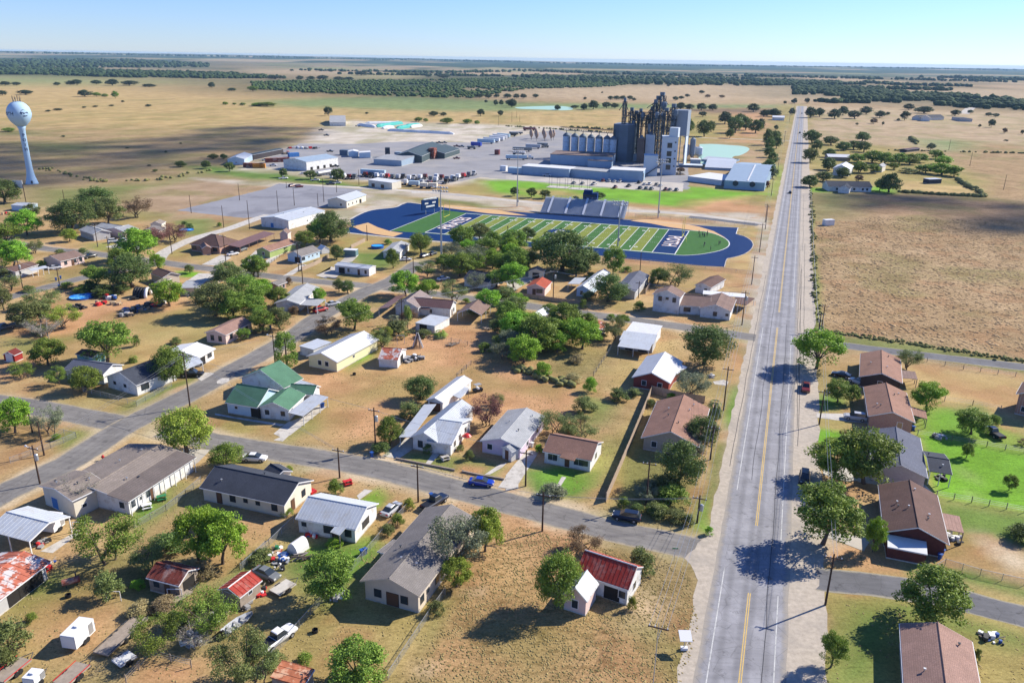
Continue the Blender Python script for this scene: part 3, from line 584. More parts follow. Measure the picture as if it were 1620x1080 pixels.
nt.links.new(nz(nt, nd(nt, 'ShaderNodeNewGeometry').outputs['Position'], 1.2, 3), bn.inputs['Height']); nt.links.new(bn.outputs[0], b.inputs['Normal']); WATER = m
def smooth_sheet(name, pts, z, m, tile, step=2.):
    P = [Vector(g(tile, a, b)[:2]) for a, b in pts]; P = smooth_line(P+[P[0]], step)[:-1]; mb = MB(); mb.add([(p.x, p.y, z) for p in P], [tuple(range(len(P)))]); return st(mb.build(name, m))
smooth_sheet('pond', [(290,550),(420,548),(600,560),(720,570),(780,592),(760,625),(690,660),(620,675),(600,740),(520,735),(300,735)], .02, WATER, 'X4')
smooth_sheet('pond', [(50,395),(180,390),(300,388),(370,396),(380,408),(330,413),(200,408),(80,404)], .02, WATER, 'D3', 6)
smooth_sheet('concrete_patch', [(15,235),(60,205),(120,205),(125,230),(60,255),(20,252)], .024, CONC, 'Z3', 1)

# ---------------------------------------------------------------- buildings
WIN = {'w': (1.0, 1.15, 1.0), 'W': (1.9, 1.25, .95), 's': (.7, .6, 1.4), 'd': (.95, 2.05, .1), 'g': (2.6, 2.1, .08), 'o': (2.4, 2.1, .08), 'D': (1.8, 2.1, .1), 'v': (.8, .8, 2.6), 'B': (1.6, 2.0, .2), 'n': (.9, 1.3, .8)}
def open_at(root, P, u, n, kind, wallm, doorm, framem):
    w, h, sill = WIN[kind]; up = Vector((0, 0, 1)); c = P+up*(sill+h/2)
    def slab(cw, ch, dep, off, cc=c): mb = MB(); mb.prism([cc+u*a*cw/2+up*b*ch/2+n*off for a, b in ((-1, -1), (1, -1), (1, 1), (-1, 1))], n*dep); return mb
    if kind in 'dgDoB':
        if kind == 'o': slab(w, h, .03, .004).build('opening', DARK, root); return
        f = slab(w+.2, h+.12, .03, .004).build('door_frame', framem, root); slab(w, h, .03, .036).build('door', BLUED if kind == 'B' else doorm, f); return
    f = slab(w+.2, h+.2, .04, .004).build('window', framem, root)
    if w > 1.5:
        for s in (-1, 1): slab(w/2-.05, h, .02, .046, c+u*s*w/4).build('pane', GLASS, f)
    else: slab(w, h, .02, .046).build('pane', GLASS, f)
def rect3(p0, p1, p2):
    ex = (p1-p0); ex.z = 0; L = ex.length; ex.normalize(); d = (p2-p0); d.z = 0; d -= ex*d.dot(ex); W = d.length; ey = d.normalized(); return ex, ey, L, W
def volume(root, t, p0, p1, p2, e=2.7, pitch=.33, kind='gable', oh=.4, roof=None, wall=None, op='', seams=0, trim=None, door=DOORM, frame=FRAME, z0=0., th=.14, rim=None, nowall=False, posts=0, vents=0, dark_gable=None):
    if len(t) and isinstance(t, str): a, b, c = g(t, *p0, e+z0), g(t, *p1, e+z0), g(t, *p2, e+z0)
    else: a, b, c = p0, p1, p2
    ex, ey, L, W = rect3(a, b, c); o = Vector((a.x, a.y, 0)); up = Vector((0, 0, 1)); trim = trim or FRAME
    def P(x, y, z): return o+ex*x+ey*y+up*(z+z0)
    rise = pitch*W/2; ze = e
    R_ = MB(); T_ = []
    if kind == 'gable':
        R_.slab([P(0, 0, ze), P(L, 0, ze), P(L, W/2, ze+rise), P(0, W/2, ze+rise)], th); R_.slab([P(0, W, ze), P(L, W, ze), P(L, W/2, ze+rise), P(0, W/2, ze+rise)], th)
        for x in (0, L):
            dx = ex*(-.04 if x == 0 else .04)
            tb = MB(); T_.append(tb)
            for y in (0, W): tb.prism([P(x, y, ze-.2)+dx*.2, P(x, y, ze-.02)+dx*.2, P(x, W/2, ze+rise-.02)+dx*.2, P(x, W/2, ze+rise-.2)+dx*.2], dx)
        C_ = MB(); C_.tube([P(-.02, W/2, ze+rise+.01), P(L+.02, W/2, ze+rise+.01)], .1, 6)
        wallpoly = lambda x: [P(x, oh, 0), P(x, W-oh, 0), P(x, W-oh, ze+2*rise*oh/W-th), P(x, W/2, ze+rise-th), P(x, oh, ze+2*rise*oh/W-th)]
    elif kind == 'hip':
        h = min(W/2, L/2-.01); r0, r1 = P(h, W/2, ze+rise), P(L-h, W/2, ze+rise); A, B, C2, D = P(0, 0, ze), P(L, 0, ze), P(L, W, ze), P(0, W, ze)
        A2, B2, C3, D2 = [q-up*th for q in (A, B, C2, D)]
        R_.add([A, B, C2, D, r0, r1, A2, B2, C3, D2], [(0, 1, 5, 4), (1, 2, 5), (2, 3, 4, 5), (3, 0, 4), (0, 6, 7, 1), (1, 7, 8, 2), (2, 8, 9, 3), (3, 9, 6, 0), (6, 9, 8, 7)])
        C_ = MB(); C_.tube([r0, r1], .09, 5)
        for q, r in ((A, r0), (B, r1), (C2, r1), (D, r0)): C_.tube([q, r], .07, 5)
        wallpoly = lambda x: [P(x, oh, 0), P(x, W-oh, 0), P(x, W-oh, ze-.03), P(x, oh, ze-.03)]
    elif kind == 'flat':
        rise = 0; R_.slab([P(0, 0, ze), P(L, 0, ze), P(L, W, ze), P(0, W, ze)], th); C_ = None
        wallpoly = lambda x: [P(x, oh, 0), P(x, W-oh, 0), P(x, W-oh, ze-th), P(x, oh, ze-th)]
    elif kind == 'shed':                      # low along p0-p1, high on the p2 side
        rise = pitch*W; R_.slab([P(0, 0, ze), P(L, 0, ze), P(L, W, ze+rise), P(0, W, ze+rise)], th); C_ = None
        wallpoly = lambda x: [P(x, oh, 0), P(x, W-oh, 0), P(x, W-oh, ze+rise*(W-oh)/W-th), P(x, oh, ze+rise*oh/W-th)]
    rf = R_.build('roof', roof, root)
    if kind != 'flat' and not nowall:
        for y, dy in ((0, -1), (W, 1)):
            if kind == 'shed' and y: continue
            q = MB(); q.prism([P(-.02, y+dy*.004, ze-.2), P(L+.02, y+dy*.004, ze-.2), P(L+.02, y+dy*.1, ze-.2), P(-.02, y+dy*.1, ze-.2)], up*.13); q.build('gutter', trim, rf)
    if C_: C_.build('ridge_cap', roof if not rim else rim, rf)
    for tb in T_: tb.build('barge_board', trim, rf)
    if seams:
        S_ = MB(); n = int(L/seams)
        for i in range(n+1):
            x = min(L-.03, .03+i*L/n)
            if kind == 'gable':
                for y0, z0_, y1, z1_ in ((0, ze, W/2, ze+rise), (W, ze, W/2, ze+rise)): S_.prism([P(x, y0, z0_), P(x+.05, y0, z0_), P(x+.05, y1, z1_), P(x, y1, z1_)], up*.045)
            elif kind == 'shed': S_.prism([P(x, 0, ze), P(x+.05, 0, ze), P(x+.05, W, ze+rise), P(x, W, ze+rise)], up*.045)
            elif kind == 'flat': S_.prism([P(x, 0, ze), P(x+.05, 0, ze), P(x+.05, W, ze), P(x, W, ze)], up*.045)
        s = S_.build('roof_seams', roof, rf); s['kind'] = 'stuff'
    if not nowall:
        Wm = MB(); Wm.prism(wallpoly(oh), ex*(L-2*oh)); wl = Wm.build('wall', wall, root)
        F_ = MB(); F_.box(P(L/2, W/2, .1), (L-2*oh+.06, W-2*oh+.06, .24), ex=ex, ey=ey); F_.build('foundation', CONC, root)
        for tok in op.split():
            s, rest = tok.split(':') if ':' in tok else (side, tok)
            side = s; k = rest[0]; fr = float('0.'+rest[1:])
            if s == 'a': open_at(root, P(oh+(L-2*oh)*fr, oh, 0), ex, -ey, k, wall, door, frame)
            if s == 'c': open_at(root, P(oh+(L-2*oh)*fr, W-oh, 0), ex, ey, k, wall, door, frame)
            if s == 'b': open_at(root, P(oh, oh+(W-2*oh)*fr, 0), ey, -ex, k, wall, door, frame)
            if s == 'd': open_at(root, P(L-oh, oh+(W-2*oh)*fr, 0), ey, ex, k, wall, door, frame)
    if posts:
        for i in range(posts):
            for y in (.15, W-.15):
                x = .15+(L-.3)*i/(posts-1); zz = ze-th if kind != 'shed' else ze+rise*y/W-th
                if kind == 'gable': zz = ze+pitch*.15-th
                q = MB(); q.box(P(x, y, zz/2), (.14, .14, zz), ex=ex, ey=ey); q.build('post', WHITE if posts > 0 else DSTEEL, root)
    rr = random.Random(int(L*100))
    for i in range(vents):
        x = L*rr.uniform(.15, .85); y = W*(rr.uniform(.2, .45) if i % 2 else rr.uniform(.55, .8)); zz = ze+(rise*(1-abs(y-W/2)/(W/2)) if kind in ('gable', 'hip') else 0)
        q = MB(); q.tube([P(x, y, zz-.1), P(x, y, zz+.35)], .07, 6); q.box(P(x, y, zz+.38), (.3, .3, .08), ex=ex, ey=ey); q.build('roof_vent', STEEL if i % 3 else DSTEEL, rf)
    return P, L, W, rise
def house(name, label, cat, short, vols, group=None, extra=None):
    v0 = vols[0]; k = dict(v0[1]); t, p0, p1, p2 = v0[0]; e = k.get('e', 2.7)+k.get('z0', 0)
    a, b, c = g(t, *p0, e), g(t, *p1, e), g(t, *p2, e); ex, ey, L, W = rect3(a, b, c); ctr = a+ex*L/2+ey*W/2
    root = thing(name, (ctr.x, ctr.y, 0), label, cat, group)
    if short: land(short, ctr)
    root['_r'] = 1; out = []
    for (t, p0, p1, p2), k in vols: out.append(volume(root, t, p0, p1, p2, **k))
    del root['_r']
    return root, out
def porch(root, t, p0, p1, p2, zl, zh, m, posts=2, postm=None, seams=0, th=.08, side='low', name='porch_roof', mats=None):
    a, b, c = g(t, *p0, zl), g(t, *p1, zl), g(t, *p2, zh); d = b+(c-a); mb = MB(); mb.slab([a, b, d, c], th); r = mb.build(name, m, root)
    if seams:
        S_ = MB(); n = max(2, int((b-a).length/seams)); up = Vector((0, 0, .04)); w = (b-a).normalized()*.05
        for i in range(n+1): q = a.lerp(b-w, i/n); q2 = c.lerp(d-w, i/n); S_.prism([q, q+w, q2+w, q2], up)
        s = S_.build('roof_seams', m, r); s['kind'] = 'stuff'
    for i in range(posts):
        q = (a+(d-a)*.03).lerp(b+(c-b)*.03, i/(posts-1) if posts > 1 else .5); p = MB(); p.box((q.x, q.y, (q.z-th)/2), (.13, .13, q.z-th)); p.build('post', postm or WHITE, root)
    return r
def H(**k): return k
# ---------------------------------------------------------------- houses, from the near left to the far right
def hs(name, label, short, *vols, cat='house', group=None): return house(name, label, cat, short, vols, group)[0]
# bottom left
h = hs('carport_barn', 'open white corrugated gable carport sheltering a camper beside the dirt yard', 'the white open carport', (('A1', (165,275), (-80,210), (400,130)), H(e=3, pitch=.28, roof=METAL, wall=GREYW, nowall=True, posts=3, seams=.75, oh=.3)))
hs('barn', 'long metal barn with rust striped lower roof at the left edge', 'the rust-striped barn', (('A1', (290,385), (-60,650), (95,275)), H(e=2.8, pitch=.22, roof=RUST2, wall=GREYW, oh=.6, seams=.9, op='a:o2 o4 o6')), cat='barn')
h = hs('long_house', 'long low taupe-roofed house with back porch at the street corner', 'the long corner house',
  (('Z1', (940,655), (1562,243), (560,345)), H(e=2.9, pitch=.16, roof=TANR, wall=WHITE, oh=.5, op='a:w06 s18 a:d34 a:w28 b:w1', vents=5)),
  (('Z1', (125,510), (455,365), (505,610)), H(e=3.7, pitch=.2, roof=TANR, wall=CREAM, oh=.35, op='b:B35 c:s3', vents=4)))
porch(h, 'Z1', (940,655), (1566,243), (745,590), 3.02, 3.72, shingle('dark_porch_shingles', (.15, .125, .115)), 7, WHITE)
hs('blue_roof_house', 'cream house with charcoal shingle roof beside the striped street', 'the charcoal-roofed house',
  (('Z2', (715,470), (75,335), (935,280)), H(e=2.7, pitch=.42, roof=CHARR, wall=CREAM, oh=.35, frame=DFRAME, rim=CHARR, op='a:w12 s32 s47 w63 d8 b:d3 w7', vents=2)),
  (('Z2', (545,215), (640,270), (725,185)), H(e=2.6, pitch=.45, roof=CHARR, wall=CREAM, oh=.2)))
h = hs('white_house', 'small white house with standing seam white metal roof and little back porch', 'the white metal-roofed cottage',
  (('Z2', (1250,655), (797,568), (1425,455)), H(e=2.75, pitch=.4, roof=METAL, wall=WHITE, oh=.3, seams=.55, op='a:w12 d35 W45 s9 b:w4 w56', frame=DFRAME)))
porch(h, 'Z2', (1130,697), (1060,672), (1178,640), 2.35, 2.8, METAL, 2, WOOD, .5)
hs('stone_grey_house', 'big pinkish tan house with weathered grey shingle roof facing the dry back lawn', 'the big grey-shingled house',
  (('A2', (612,497), (985,80), (945,590)), H(e=3.3, pitch=.36, roof=GREYR, wall=TANW, oh=.45, frame=DFRAME, op='b:w24 D52 w74 c:w06 s15 w3 w5 a:w5', vents=4, trim=TANW)),
  (('A2', (710,330), (800,262), (850,350)), H(e=3.0, pitch=.1, roof=GREYR, wall=TANW, oh=.3)))
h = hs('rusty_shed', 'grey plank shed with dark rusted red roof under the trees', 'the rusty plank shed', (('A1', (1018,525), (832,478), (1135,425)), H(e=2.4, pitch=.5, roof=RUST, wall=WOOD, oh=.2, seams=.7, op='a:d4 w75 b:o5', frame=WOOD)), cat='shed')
h = hs('red_roof_shed', 'small weathered shed with bright rust red roof and white ridge beside the junk yard', 'the red-topped tool shed', (('A1', (1240,545), (1370,448), (1370,588)), H(e=2.3, pitch=.45, roof=REDM, wall=WOOD, oh=.2, seams=.7, rim=WHITE, op='b:g5 c:s5', door=WOOD)), cat='shed')
hs('rusty_lean_to', 'low lean-to of patched rusty brown tin sheets at the bottom edge', 'the patched tin lean-to', (('A2', (285,1100), (350,1000), (100,1060)), H(e=2., pitch=.1, kind='shed', roof=RUSTB, wall=WOOD, oh=.15, seams=.8)), cat='shed')
hs('derelict_cottage', 'abandoned white cottage with bright red tin roof on the dry corner lot', 'the red tin-roofed cottage',
  (('A3', (700,548), (400,448), (765,410)), H(e=2.9, pitch=.62, roof=REDM, wall=WHITE, oh=.2, seams=.6, rim=WHITE, trim=WHITE, op='a:o3 w1 b:w5', frame=WHITE)),
  (('A3', (325,570), (395,470), (460,618)), H(e=2.7, pitch=.9, roof=METAL, wall=PINKW, oh=.2, seams=.6, op='b:n5', trim=WHITE)))
# along the front street, north side
h = hs('green_roof_house', 'white house with green shingle roof and attached tin carports', 'the green-roofed house',
  (('Z3', (360,455), (85,410), (460,300)), H(e=2.7, pitch=.55, roof=GREENR, wall=BLUEW, oh=.3, op='a:s7 o05', rim=GREENR)),
  (('Z3', (365,452), (520,320), (608,500)), H(e=2.7, pitch=.42, roof=GREENR, wall=WHITE, oh=.3, op='b:w25 w8 c:w2', rim=GREENR)),
  (('Z3', (755,205), (590,290), (475,80)), H(e=2.7, pitch=.5, roof=GREENR, wall=WHITE, oh=.3, rim=GREENR)),
  (('Z3', (840,345), (620,330), (720,262)), H(e=2.7, pitch=.5, roof=GREENR, wall=WHITE, oh=.3, rim=GREENR)))
porch(h, 'Z3', (752,530), (970,365), (622,498), 2.35, 2.6, METAL, 4, WHITE, .5); porch(h, 'Z3', (800,318), (885,268), (650,270), 2.35, 2.7, METAL, 2, WHITE, .5)
h = hs('white_gable_house', 'white bungalow with many-gabled pale metal roof and side carport', 'the many-gabled white house',
  (('Z4', (200,745), (620,390), (480,805)), H(e=2.8, pitch=.5, roof=METAL, wall=WHITE, oh=.3, seams=.5, op='b:n32', frame=DFRAME, rim=METAL)),
  (('Z4', (640,830), (370,790), (930,560)), H(e=2.7, pitch=.3, roof=METAL, wall=WHITE, oh=.4, seams=.5, op='b:w2 w45 w75')))
porch(h, 'Z4', (75,750), (345,400), (215,748), 2.4, 2.75, METAL, 3, WHITE, 0)
h = hs('garage', 'narrow white garage with shining metal roof behind the bungalow', 'the narrow metal garage', (('Z4', (370,350), (690,110), (550,380)), H(e=2.6, pitch=.38, roof=WMETAL, wall=WHITE, oh=.2, seams=.5, op='b:g5')), cat='garage')
porch(h, 'Z4', (730,338), (822,235), (640,300), 2.2, 2.6, METAL, 2, WOOD, .5)
h = hs('lilac_house', 'lilac sided house with pale grey roof and small front porch', 'the lilac house', (('Z4', (945,785), (1240,460), (1390,850)), H(e=2.7, pitch=.3, roof=LGREYR, wall=LILAC, oh=.3, op='b:w2 d7 c:w3 w7', vents=3)),
  (('Z4', (1170,855), (1260,815), (1335,880)), H(e=2.4, pitch=.5, roof=LGREYR, wall=WHITE, oh=.15, op='b:d5')))
porch(h, 'Z4', (1440,730), (1565,590), (1380,610), 2.4, 2.9, METAL, 2, WHITE)
h = hs('little_brown_roof_house', 'little white house with sagging reddish brown roof and green front lawn', 'the little brown-roofed house', (('Z5', (575,770), (112,680), (690,590)), H(e=2.6, pitch=.42, roof=BROWNR, wall=WHITE, oh=.3, op='a:w1 W25 d5 W82 b:w5', frame=FRAME, trim=WHITE)),
  (('Z5', (410,772), (270,738), (430,730)), H(e=2.45, pitch=.3, kind='shed', roof=BROWNR, wall=WHITE, oh=.1, nowall=True)))
hs('long_stone_house', 'buff stone house with long brown roof between the board fence and the highway', 'the buff stone house', (('Z5', (1048,550), (1200,200), (1600,620)), H(e=2.8, pitch=.42, roof=BROWNR, wall=STONE, oh=.45, op='b:w2 w6', vents=5)))
h = hs('red_brick_house', 'red brick house with shiny white metal roof by the highway', 'the white-roofed red brick house', (('Z6', (240,698), (380,500), (610,740)), H(e=2.7, pitch=.42, roof=WMETAL, wall=BRICK, oh=.35, seams=.55, op='b:w3 w75')),
  (('Z6', (760,600), (640,680), (640,560)), H(e=2.5, pitch=.2, roof=WMETAL, wall=BRICK, oh=.35)))
h = hs('long_carport', 'long open shed in three stepped white metal roofs behind the highway houses', 'the three-roofed open shed', (('Z6', (402,445), (102,405), (418,385)), H(e=2.4, pitch=.1, kind='shed', roof=METAL, wall=GREYW, oh=.1, nowall=True, posts=3)),
  (('Z6', (445,385), (118,345), (460,310)), H(e=2.7, pitch=.08, kind='shed', roof=METAL, wall=GREYW, oh=.3, seams=.8, op='a:o3 o7')),
  (('Z6', (460,312), (172,270), (518,225)), H(e=2.9, pitch=.06, kind='shed', roof=WMETAL, wall=WHITE, oh=.3, seams=.8)), cat='shed')
h = hs('yellow_house', 'pale yellow house with long white roof in the middle block', 'the pale yellow house', (('B2', (305,155), (555,30), (485,185)), H(e=2.8, pitch=.35, roof=WMETAL, wall=YELLOWISH, oh=.35, op='b:w4 w65 c:s4', seams=.6)),
  (('B2', (345,118), (450,75), (355,60)), H(e=2.5, pitch=.2, kind='flat', roof=METAL, wall=WHITE, oh=.2)))
hs('rust_roof_shed', 'tumbledown white shed with orange rust roof beside the yellow house', 'the orange-rust shed', (('B2', (825,178), (712,170), (905,118)), H(e=2.3, pitch=.4, roof=RUST2, wall=WHITE, oh=.15, seams=.7, op='b:o5')), cat='shed')
# left centre
h = hs('grey_l_house', 'white L-shaped house with dark slate roof behind front yard trees', 'the slate-roofed white house', (('Y1', (500,378), (880,238), (790,455)), H(e=2.8, pitch=.42, roof=CHARR, wall=WHITE, oh=.25, op='b:s25 s6 d:w5 c:W2', frame=DFRAME)),
  (('Y1', (480,360), (120,310), (720,275)), H(e=2.7, pitch=.38, roof=BLUEGR, wall=WHITE, oh=.3, op='a:w3 w7')))
h = hs('white_roof_house', 'white house with broad white metal roof and carport over a black pickup', 'the broad white-roofed house', (('Y1', (1360,205), (1510,120), (1100,130)), H(e=2.7, pitch=.22, roof=WMETAL, wall=WHITE, oh=.4, op='a:o2 W7')))
porch(h, 'Y1', (1225,320), (1395,250), (1170,250), 2.4, 2.8, METAL, 3, WHITE)
hs('teal_shed', 'small pale teal outbuilding half hidden by a tree', 'the teal outbuilding', (('Y1', (380,205), (225,170), (420,140)), H(e=2.3, pitch=.3, roof=DBROWNR, wall=flat('teal_siding', (.2, .42, .45), .8), oh=.2)), cat='shed')
hs('barn_shed', 'tiny dark red barn shaped storage shed on bare dirt', 'the tiny red storage shed', (('Y6', (120,712), (192,680), (50,690)), H(e=2., pitch=.5, roof=mat('maroon_roof', (.14, .03, .025), .7), wall=mat('barn_red', (.25, .03, .025), .8), oh=.1, op='b:D5', door=flat('white_door', (.6, .6, .6)))), cat='shed')
hs('pink_house', 'pale pink house with rosy grey roof beside the diagonal street', 'the pale pink house', (('C1', (1285,972), (1440,895), (1160,958)), H(e=2.8, pitch=.3, roof=PINKR, wall=PINKW, oh=.3, op='b:n3 n7 a:w2 d5 w8', frame=DFRAME)))
hs('tan_house', 'tan house with brown roof behind the cluttered yard', 'the tan brown-roofed house', (('Y4', (100,805), (-20,760), (180,745)), H(e=2.8, pitch=.4, roof=DBROWNR, wall=TANW, oh=.3)),
   (('Y4', (100,808), (20,850), (290,750)), H(e=2.8, pitch=.35, roof=TANR, wall=TANW, oh=.3, op='d:w4 b:n6')))
hs('flat_workshop', 'flat pale tan roofed workshop behind the junk row', 'the flat tan workshop', (('Y4', (240,900), (320,830), (420,910)), H(e=2.6, kind='flat', roof=LGREYR, wall=TANW, oh=.1)), (('Y4', (330,830), (430,765), (500,860)), H(e=2.7, kind='flat', roof=CONC, wall=TANW, oh=.1)), cat='workshop')
hs('ranch_house', 'small pale pink ranch house with taupe roof and bins at its kerb', 'the small ranch house', (('Y7', (515,180), (725,130), (400,145)), H(e=2.7, pitch=.3, roof=MBROWN, wall=PINKW, oh=.3, op='a:w2 d5 w6 w85', frame=DFRAME)))
h = hs('grey_porch_house', 'grey house with dark roof and pale tin porch at the left', 'the grey porch house', (('Y7', (130,270), (330,205), (30,245)), H(e=2.6, pitch=.25, roof=DBROWNR, wall=GREYW, oh=.25, op='b:w5 a:w2')))
porch(h, 'Y7', (270,262), (415,232), (240,245), 2.3, 2.6, METAL, 4)
h = hs('grey_blue_roof_house', 'wide house with blue-grey shingles and chimney behind two parked cars', 'the wide blue-grey-roofed house', (('X7', (880,545), (745,500), (1090,530)), H(e=2.9, pitch=.35, roof=LGREYR, wall=GREYW, oh=.4)),
   (('X7', (1180,520), (1320,490), (1060,480)), H(e=2.8, pitch=.2, roof=LGREYR, wall=PINKW, oh=.3, op='a:d2 w6')), (('X7', (1100,500), (900,470), (1020,440)), H(e=3.1, pitch=.3, roof=LGREYR, wall=PINKW, oh=.3)),
   (('X7', (1250,580), (1350,560), (1200,570)), H(e=2.6, pitch=.3, roof=REDROOF, wall=PINKW, oh=.2, nowall=False)))
hs('small_barn', 'small pale barn beside the reddish crepe myrtles', 'the small pale barn', (('C1', (920,340), (945,325), (862,335)), H(e=3, pitch=.4, roof=TANR, wall=CREAM, oh=.2)), (('C1', (900,385), (945,360), (835,380)), H(e=2.5, pitch=.2, kind='shed', roof=GREYR, wall=WOOD, oh=.2)), cat='barn')
hs('blue_trailer_home', 'blue and white mobile home under trees near the water tower', 'the blue mobile home', (('X7', (235,275), (100,265), (330,248)), H(e=2.7, pitch=.15, roof=METAL, wall=BLUEW, oh=.15)), cat='mobile home')
h = hs('brown_hip_house', 'brick house with brown hip roof and long open carport', 'the brown hip-roofed house', (('Y4', (620,525), (345,498), (770,465)), H(e=2.9, pitch=.55, kind='hip', roof=DBROWNR, wall=BRICK2, oh=.4, op='a:W15 W6 W9', frame=DFRAME)),
   (('Y4', (545,530), (515,490), (430,495)), H(e=2.8, pitch=.6, roof=PINKR, wall=BRICK2, oh=.2)))
porch(h, 'Y4', (800,528), (1130,400), (690,505), 2.6, 3.1, BROWNM, 5, BRICK2)
hs('green_house', 'sage green house with reddish brown roof', 'the sage green house', (('Y4', (1080,565), (1325,485), (965,545)), H(e=2.8, pitch=.4, roof=BROWNR, wall=GREENW, oh=.3, op='b:w5')))
hs('barn_shed', 'small pink gambrel roofed garden shed behind the green house', 'the gambrel garden shed', (('Y4', (1245,405), (1275,385), (1175,400)), H(e=3, pitch=.9, roof=MBROWN, wall=PINKW, oh=.1)), cat='shed')
h = hs('pale_blue_house', 'narrow pale blue house with grey roof and blue porch', 'the pale blue house', (('Y4', (1370,610), (1545,555), (1235,590)), H(e=2.8, pitch=.45, roof=GREYR, wall=BLUEW, oh=.25, op='a:W1 s4 s6 s85 b:o3')))
h = hs('mobile_home', 'long narrow white mobile home by the crossroads', 'the white mobile home', (('Y5', (885,245), (588,212), (930,215)), H(e=2.8, pitch=.2, roof=METAL, wall=WHITE, oh=.12, op='a:n1 d3 n6 o8', frame=FRAME)), cat='mobile home')
hs('brown_cabin', 'small brown cabin with grey roof at the crossroads verge', 'the small brown cabin', (('Y5', (105,385), (185,355), (20,370)), H(e=2.6, pitch=.3, roof=GREYR, wall=BRICK2, oh=.3, op='a:w3 w7')), cat='cabin')
h = hs('grey_hip_house', 'pale grey roofed house with dark open carport beside the red car', 'the pale grey-roofed house', (('Y5', (290,545), (460,400), (160,470)), H(e=2.8, pitch=.3, roof=LGREYR, wall=WHITE, oh=.35, op='a:w2 d5 w8')),
   (('Y5', (440,560), (200,545), (470,500)), H(e=2.6, pitch=.1, kind='flat', roof=LGREYR, wall=DFRAME, oh=.1, nowall=True, posts=4)))
h = hs('brown_metal_house', 'white house with brown ribbed metal roof and two long wings', 'the brown metal-roofed house', (('Y2', (825,262), (480,232), (865,208)), H(e=2.9, pitch=.5, roof=BROWNM, wall=WHITE, oh=.25, seams=.6, trim=WHITE, op='a:w5 b:d3 w6')),
   (('Y2', (345,235), (470,142), (545,258)), H(e=2.9, pitch=.5, roof=mat('taupe_metal', (.3, .24, .22), .5), wall=WHITE, oh=.25, seams=.6)))
porch(h, 'Y2', (205,262), (365,150), (290,250), 2.5, 3., BROWNM, 3); porch(h, 'Y2', (545,255), (645,268), (550,225), 2.4, 2.8, BROWNM, 2)
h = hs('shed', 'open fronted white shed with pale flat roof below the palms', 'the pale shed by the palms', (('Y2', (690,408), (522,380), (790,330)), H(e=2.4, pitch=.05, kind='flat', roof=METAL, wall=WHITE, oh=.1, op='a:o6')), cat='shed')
h = hs('pavilion', 'open brown gabled pavilion shelter behind the dirt yard', 'the brown pavilion', (('Y2', (1090,315), (1170,235), (885,290)), H(e=2.6, pitch=.45, roof=MBROWN, wall=WOOD, oh=.3, nowall=True, posts=3)), cat='pavilion')
hs('white_cottage', 'little white cottage with tall dark gable end across the street', 'the little dark-gabled cottage', (('C2', (1345,672), (1200,650), (1412,640)), H(e=2.7, pitch=.5, roof=CHARR, wall=WHITE, oh=.2, op='b:n3 n7', frame=DFRAME)))
hs('grey_roof_house', 'grey house behind oaks with round blue pool beside it', 'the grey house by the pool', (('C2', (840,500), (895,450), (750,485)), H(e=2.7, pitch=.25, roof=LGREYR, wall=WHITE, oh=.3, op='b:w3 w7')))
hs('box_shed', 'blue-grey container shed with white lid behind the white mobile home', 'the blue-grey container', (('C2', (585,490), (600,480), (515,485)), H(e=2.6, kind='flat', roof=WMETAL, wall=flat('grey_green_metal', (.12, .2, .22)), oh=.03)), cat='shed')
h = hs('quonset_shed', 'small white arched shed beside the pale blue house', None, (('C2', (437,480), (410,470), (400,490)), H(e=1.8, pitch=.7, roof=WMETAL, wall=WHITE, oh=.05)), cat='shed')
# middle row
hs('terracotta_house', 'small pale house with terracotta roof behind a brown fence', 'the terracotta-roofed house', (('Y3', (320,218), (360,175), (200,208)), H(e=2.7, pitch=.4, roof=REDROOF, wall=PINKW, oh=.3, op='b:W3 d6', frame=DFRAME)))
hs('dark_garage', 'shadowed white garage under the big oak', 'the shadowed garage', (('Y3', (310,118), (320,100), (215,108)), H(e=2.6, pitch=.4, roof=TANR, wall=CREAM, oh=.2, op='b:o5')), cat='garage')
h = hs('white_metal_house', 'white cottage with bright metal roof and side carport by round oak', 'the bright metal-roofed cottage', (('Y3', (505,215), (640,112), (590,225)), H(e=2.8, pitch=.5, roof=METAL, wall=BLUEW, oh=.25, op='b:n4')))
porch(h, 'Y3', (455,188), (500,150), (525,190), 2.4, 2.6, METAL, 3)
hs('slate_house', 'long grey house with slate shingle roof below the track', 'the long slate-roofed house', (('Y3', (870,238), (955,135), (760,200)), H(e=2.7, pitch=.35, roof=BLUEGR, wall=GREYW, oh=.25, op='b:w7')))
h = hs('two_storey_house', 'white two-storey house with taupe roof and long single-storey wing', 'the white two-storey house', (('Y3', (1145,272), (1172,240), (972,252)), H(e=5.6, pitch=.4, roof=MBROWN, wall=WHITE, oh=.3, frame=DFRAME, rim=MBROWN)),
   (('Y3', (1330,332), (1135,318), (1350,275)), H(e=2.9, pitch=.35, roof=MBROWN, wall=WHITE, oh=.3, op='a:W75', frame=DFRAME)),
   (('Y3', (1260,335), (1300,262), (1452,362)), H(e=3., pitch=.35, roof=MBROWN, wall=WHITE, oh=.3, op='b:w5 s9', frame=DFRAME)))
for fr in (.22, .47, .72):
    a = g('Y3', 1145, 272, 5.6); b = g('Y3', 972, 252, 5.6); d = (b-a); d.z = 0; q = a+d*fr; n = Vector((d.y, -d.x, 0)).normalized(); n = n if n.y < 0 else -n
    open_at(h, Vector((q.x, q.y, 3.0))+n*-.28, d.normalized(), n, 'n' if fr != .47 else 's', WHITE, DOORM, DFRAME)
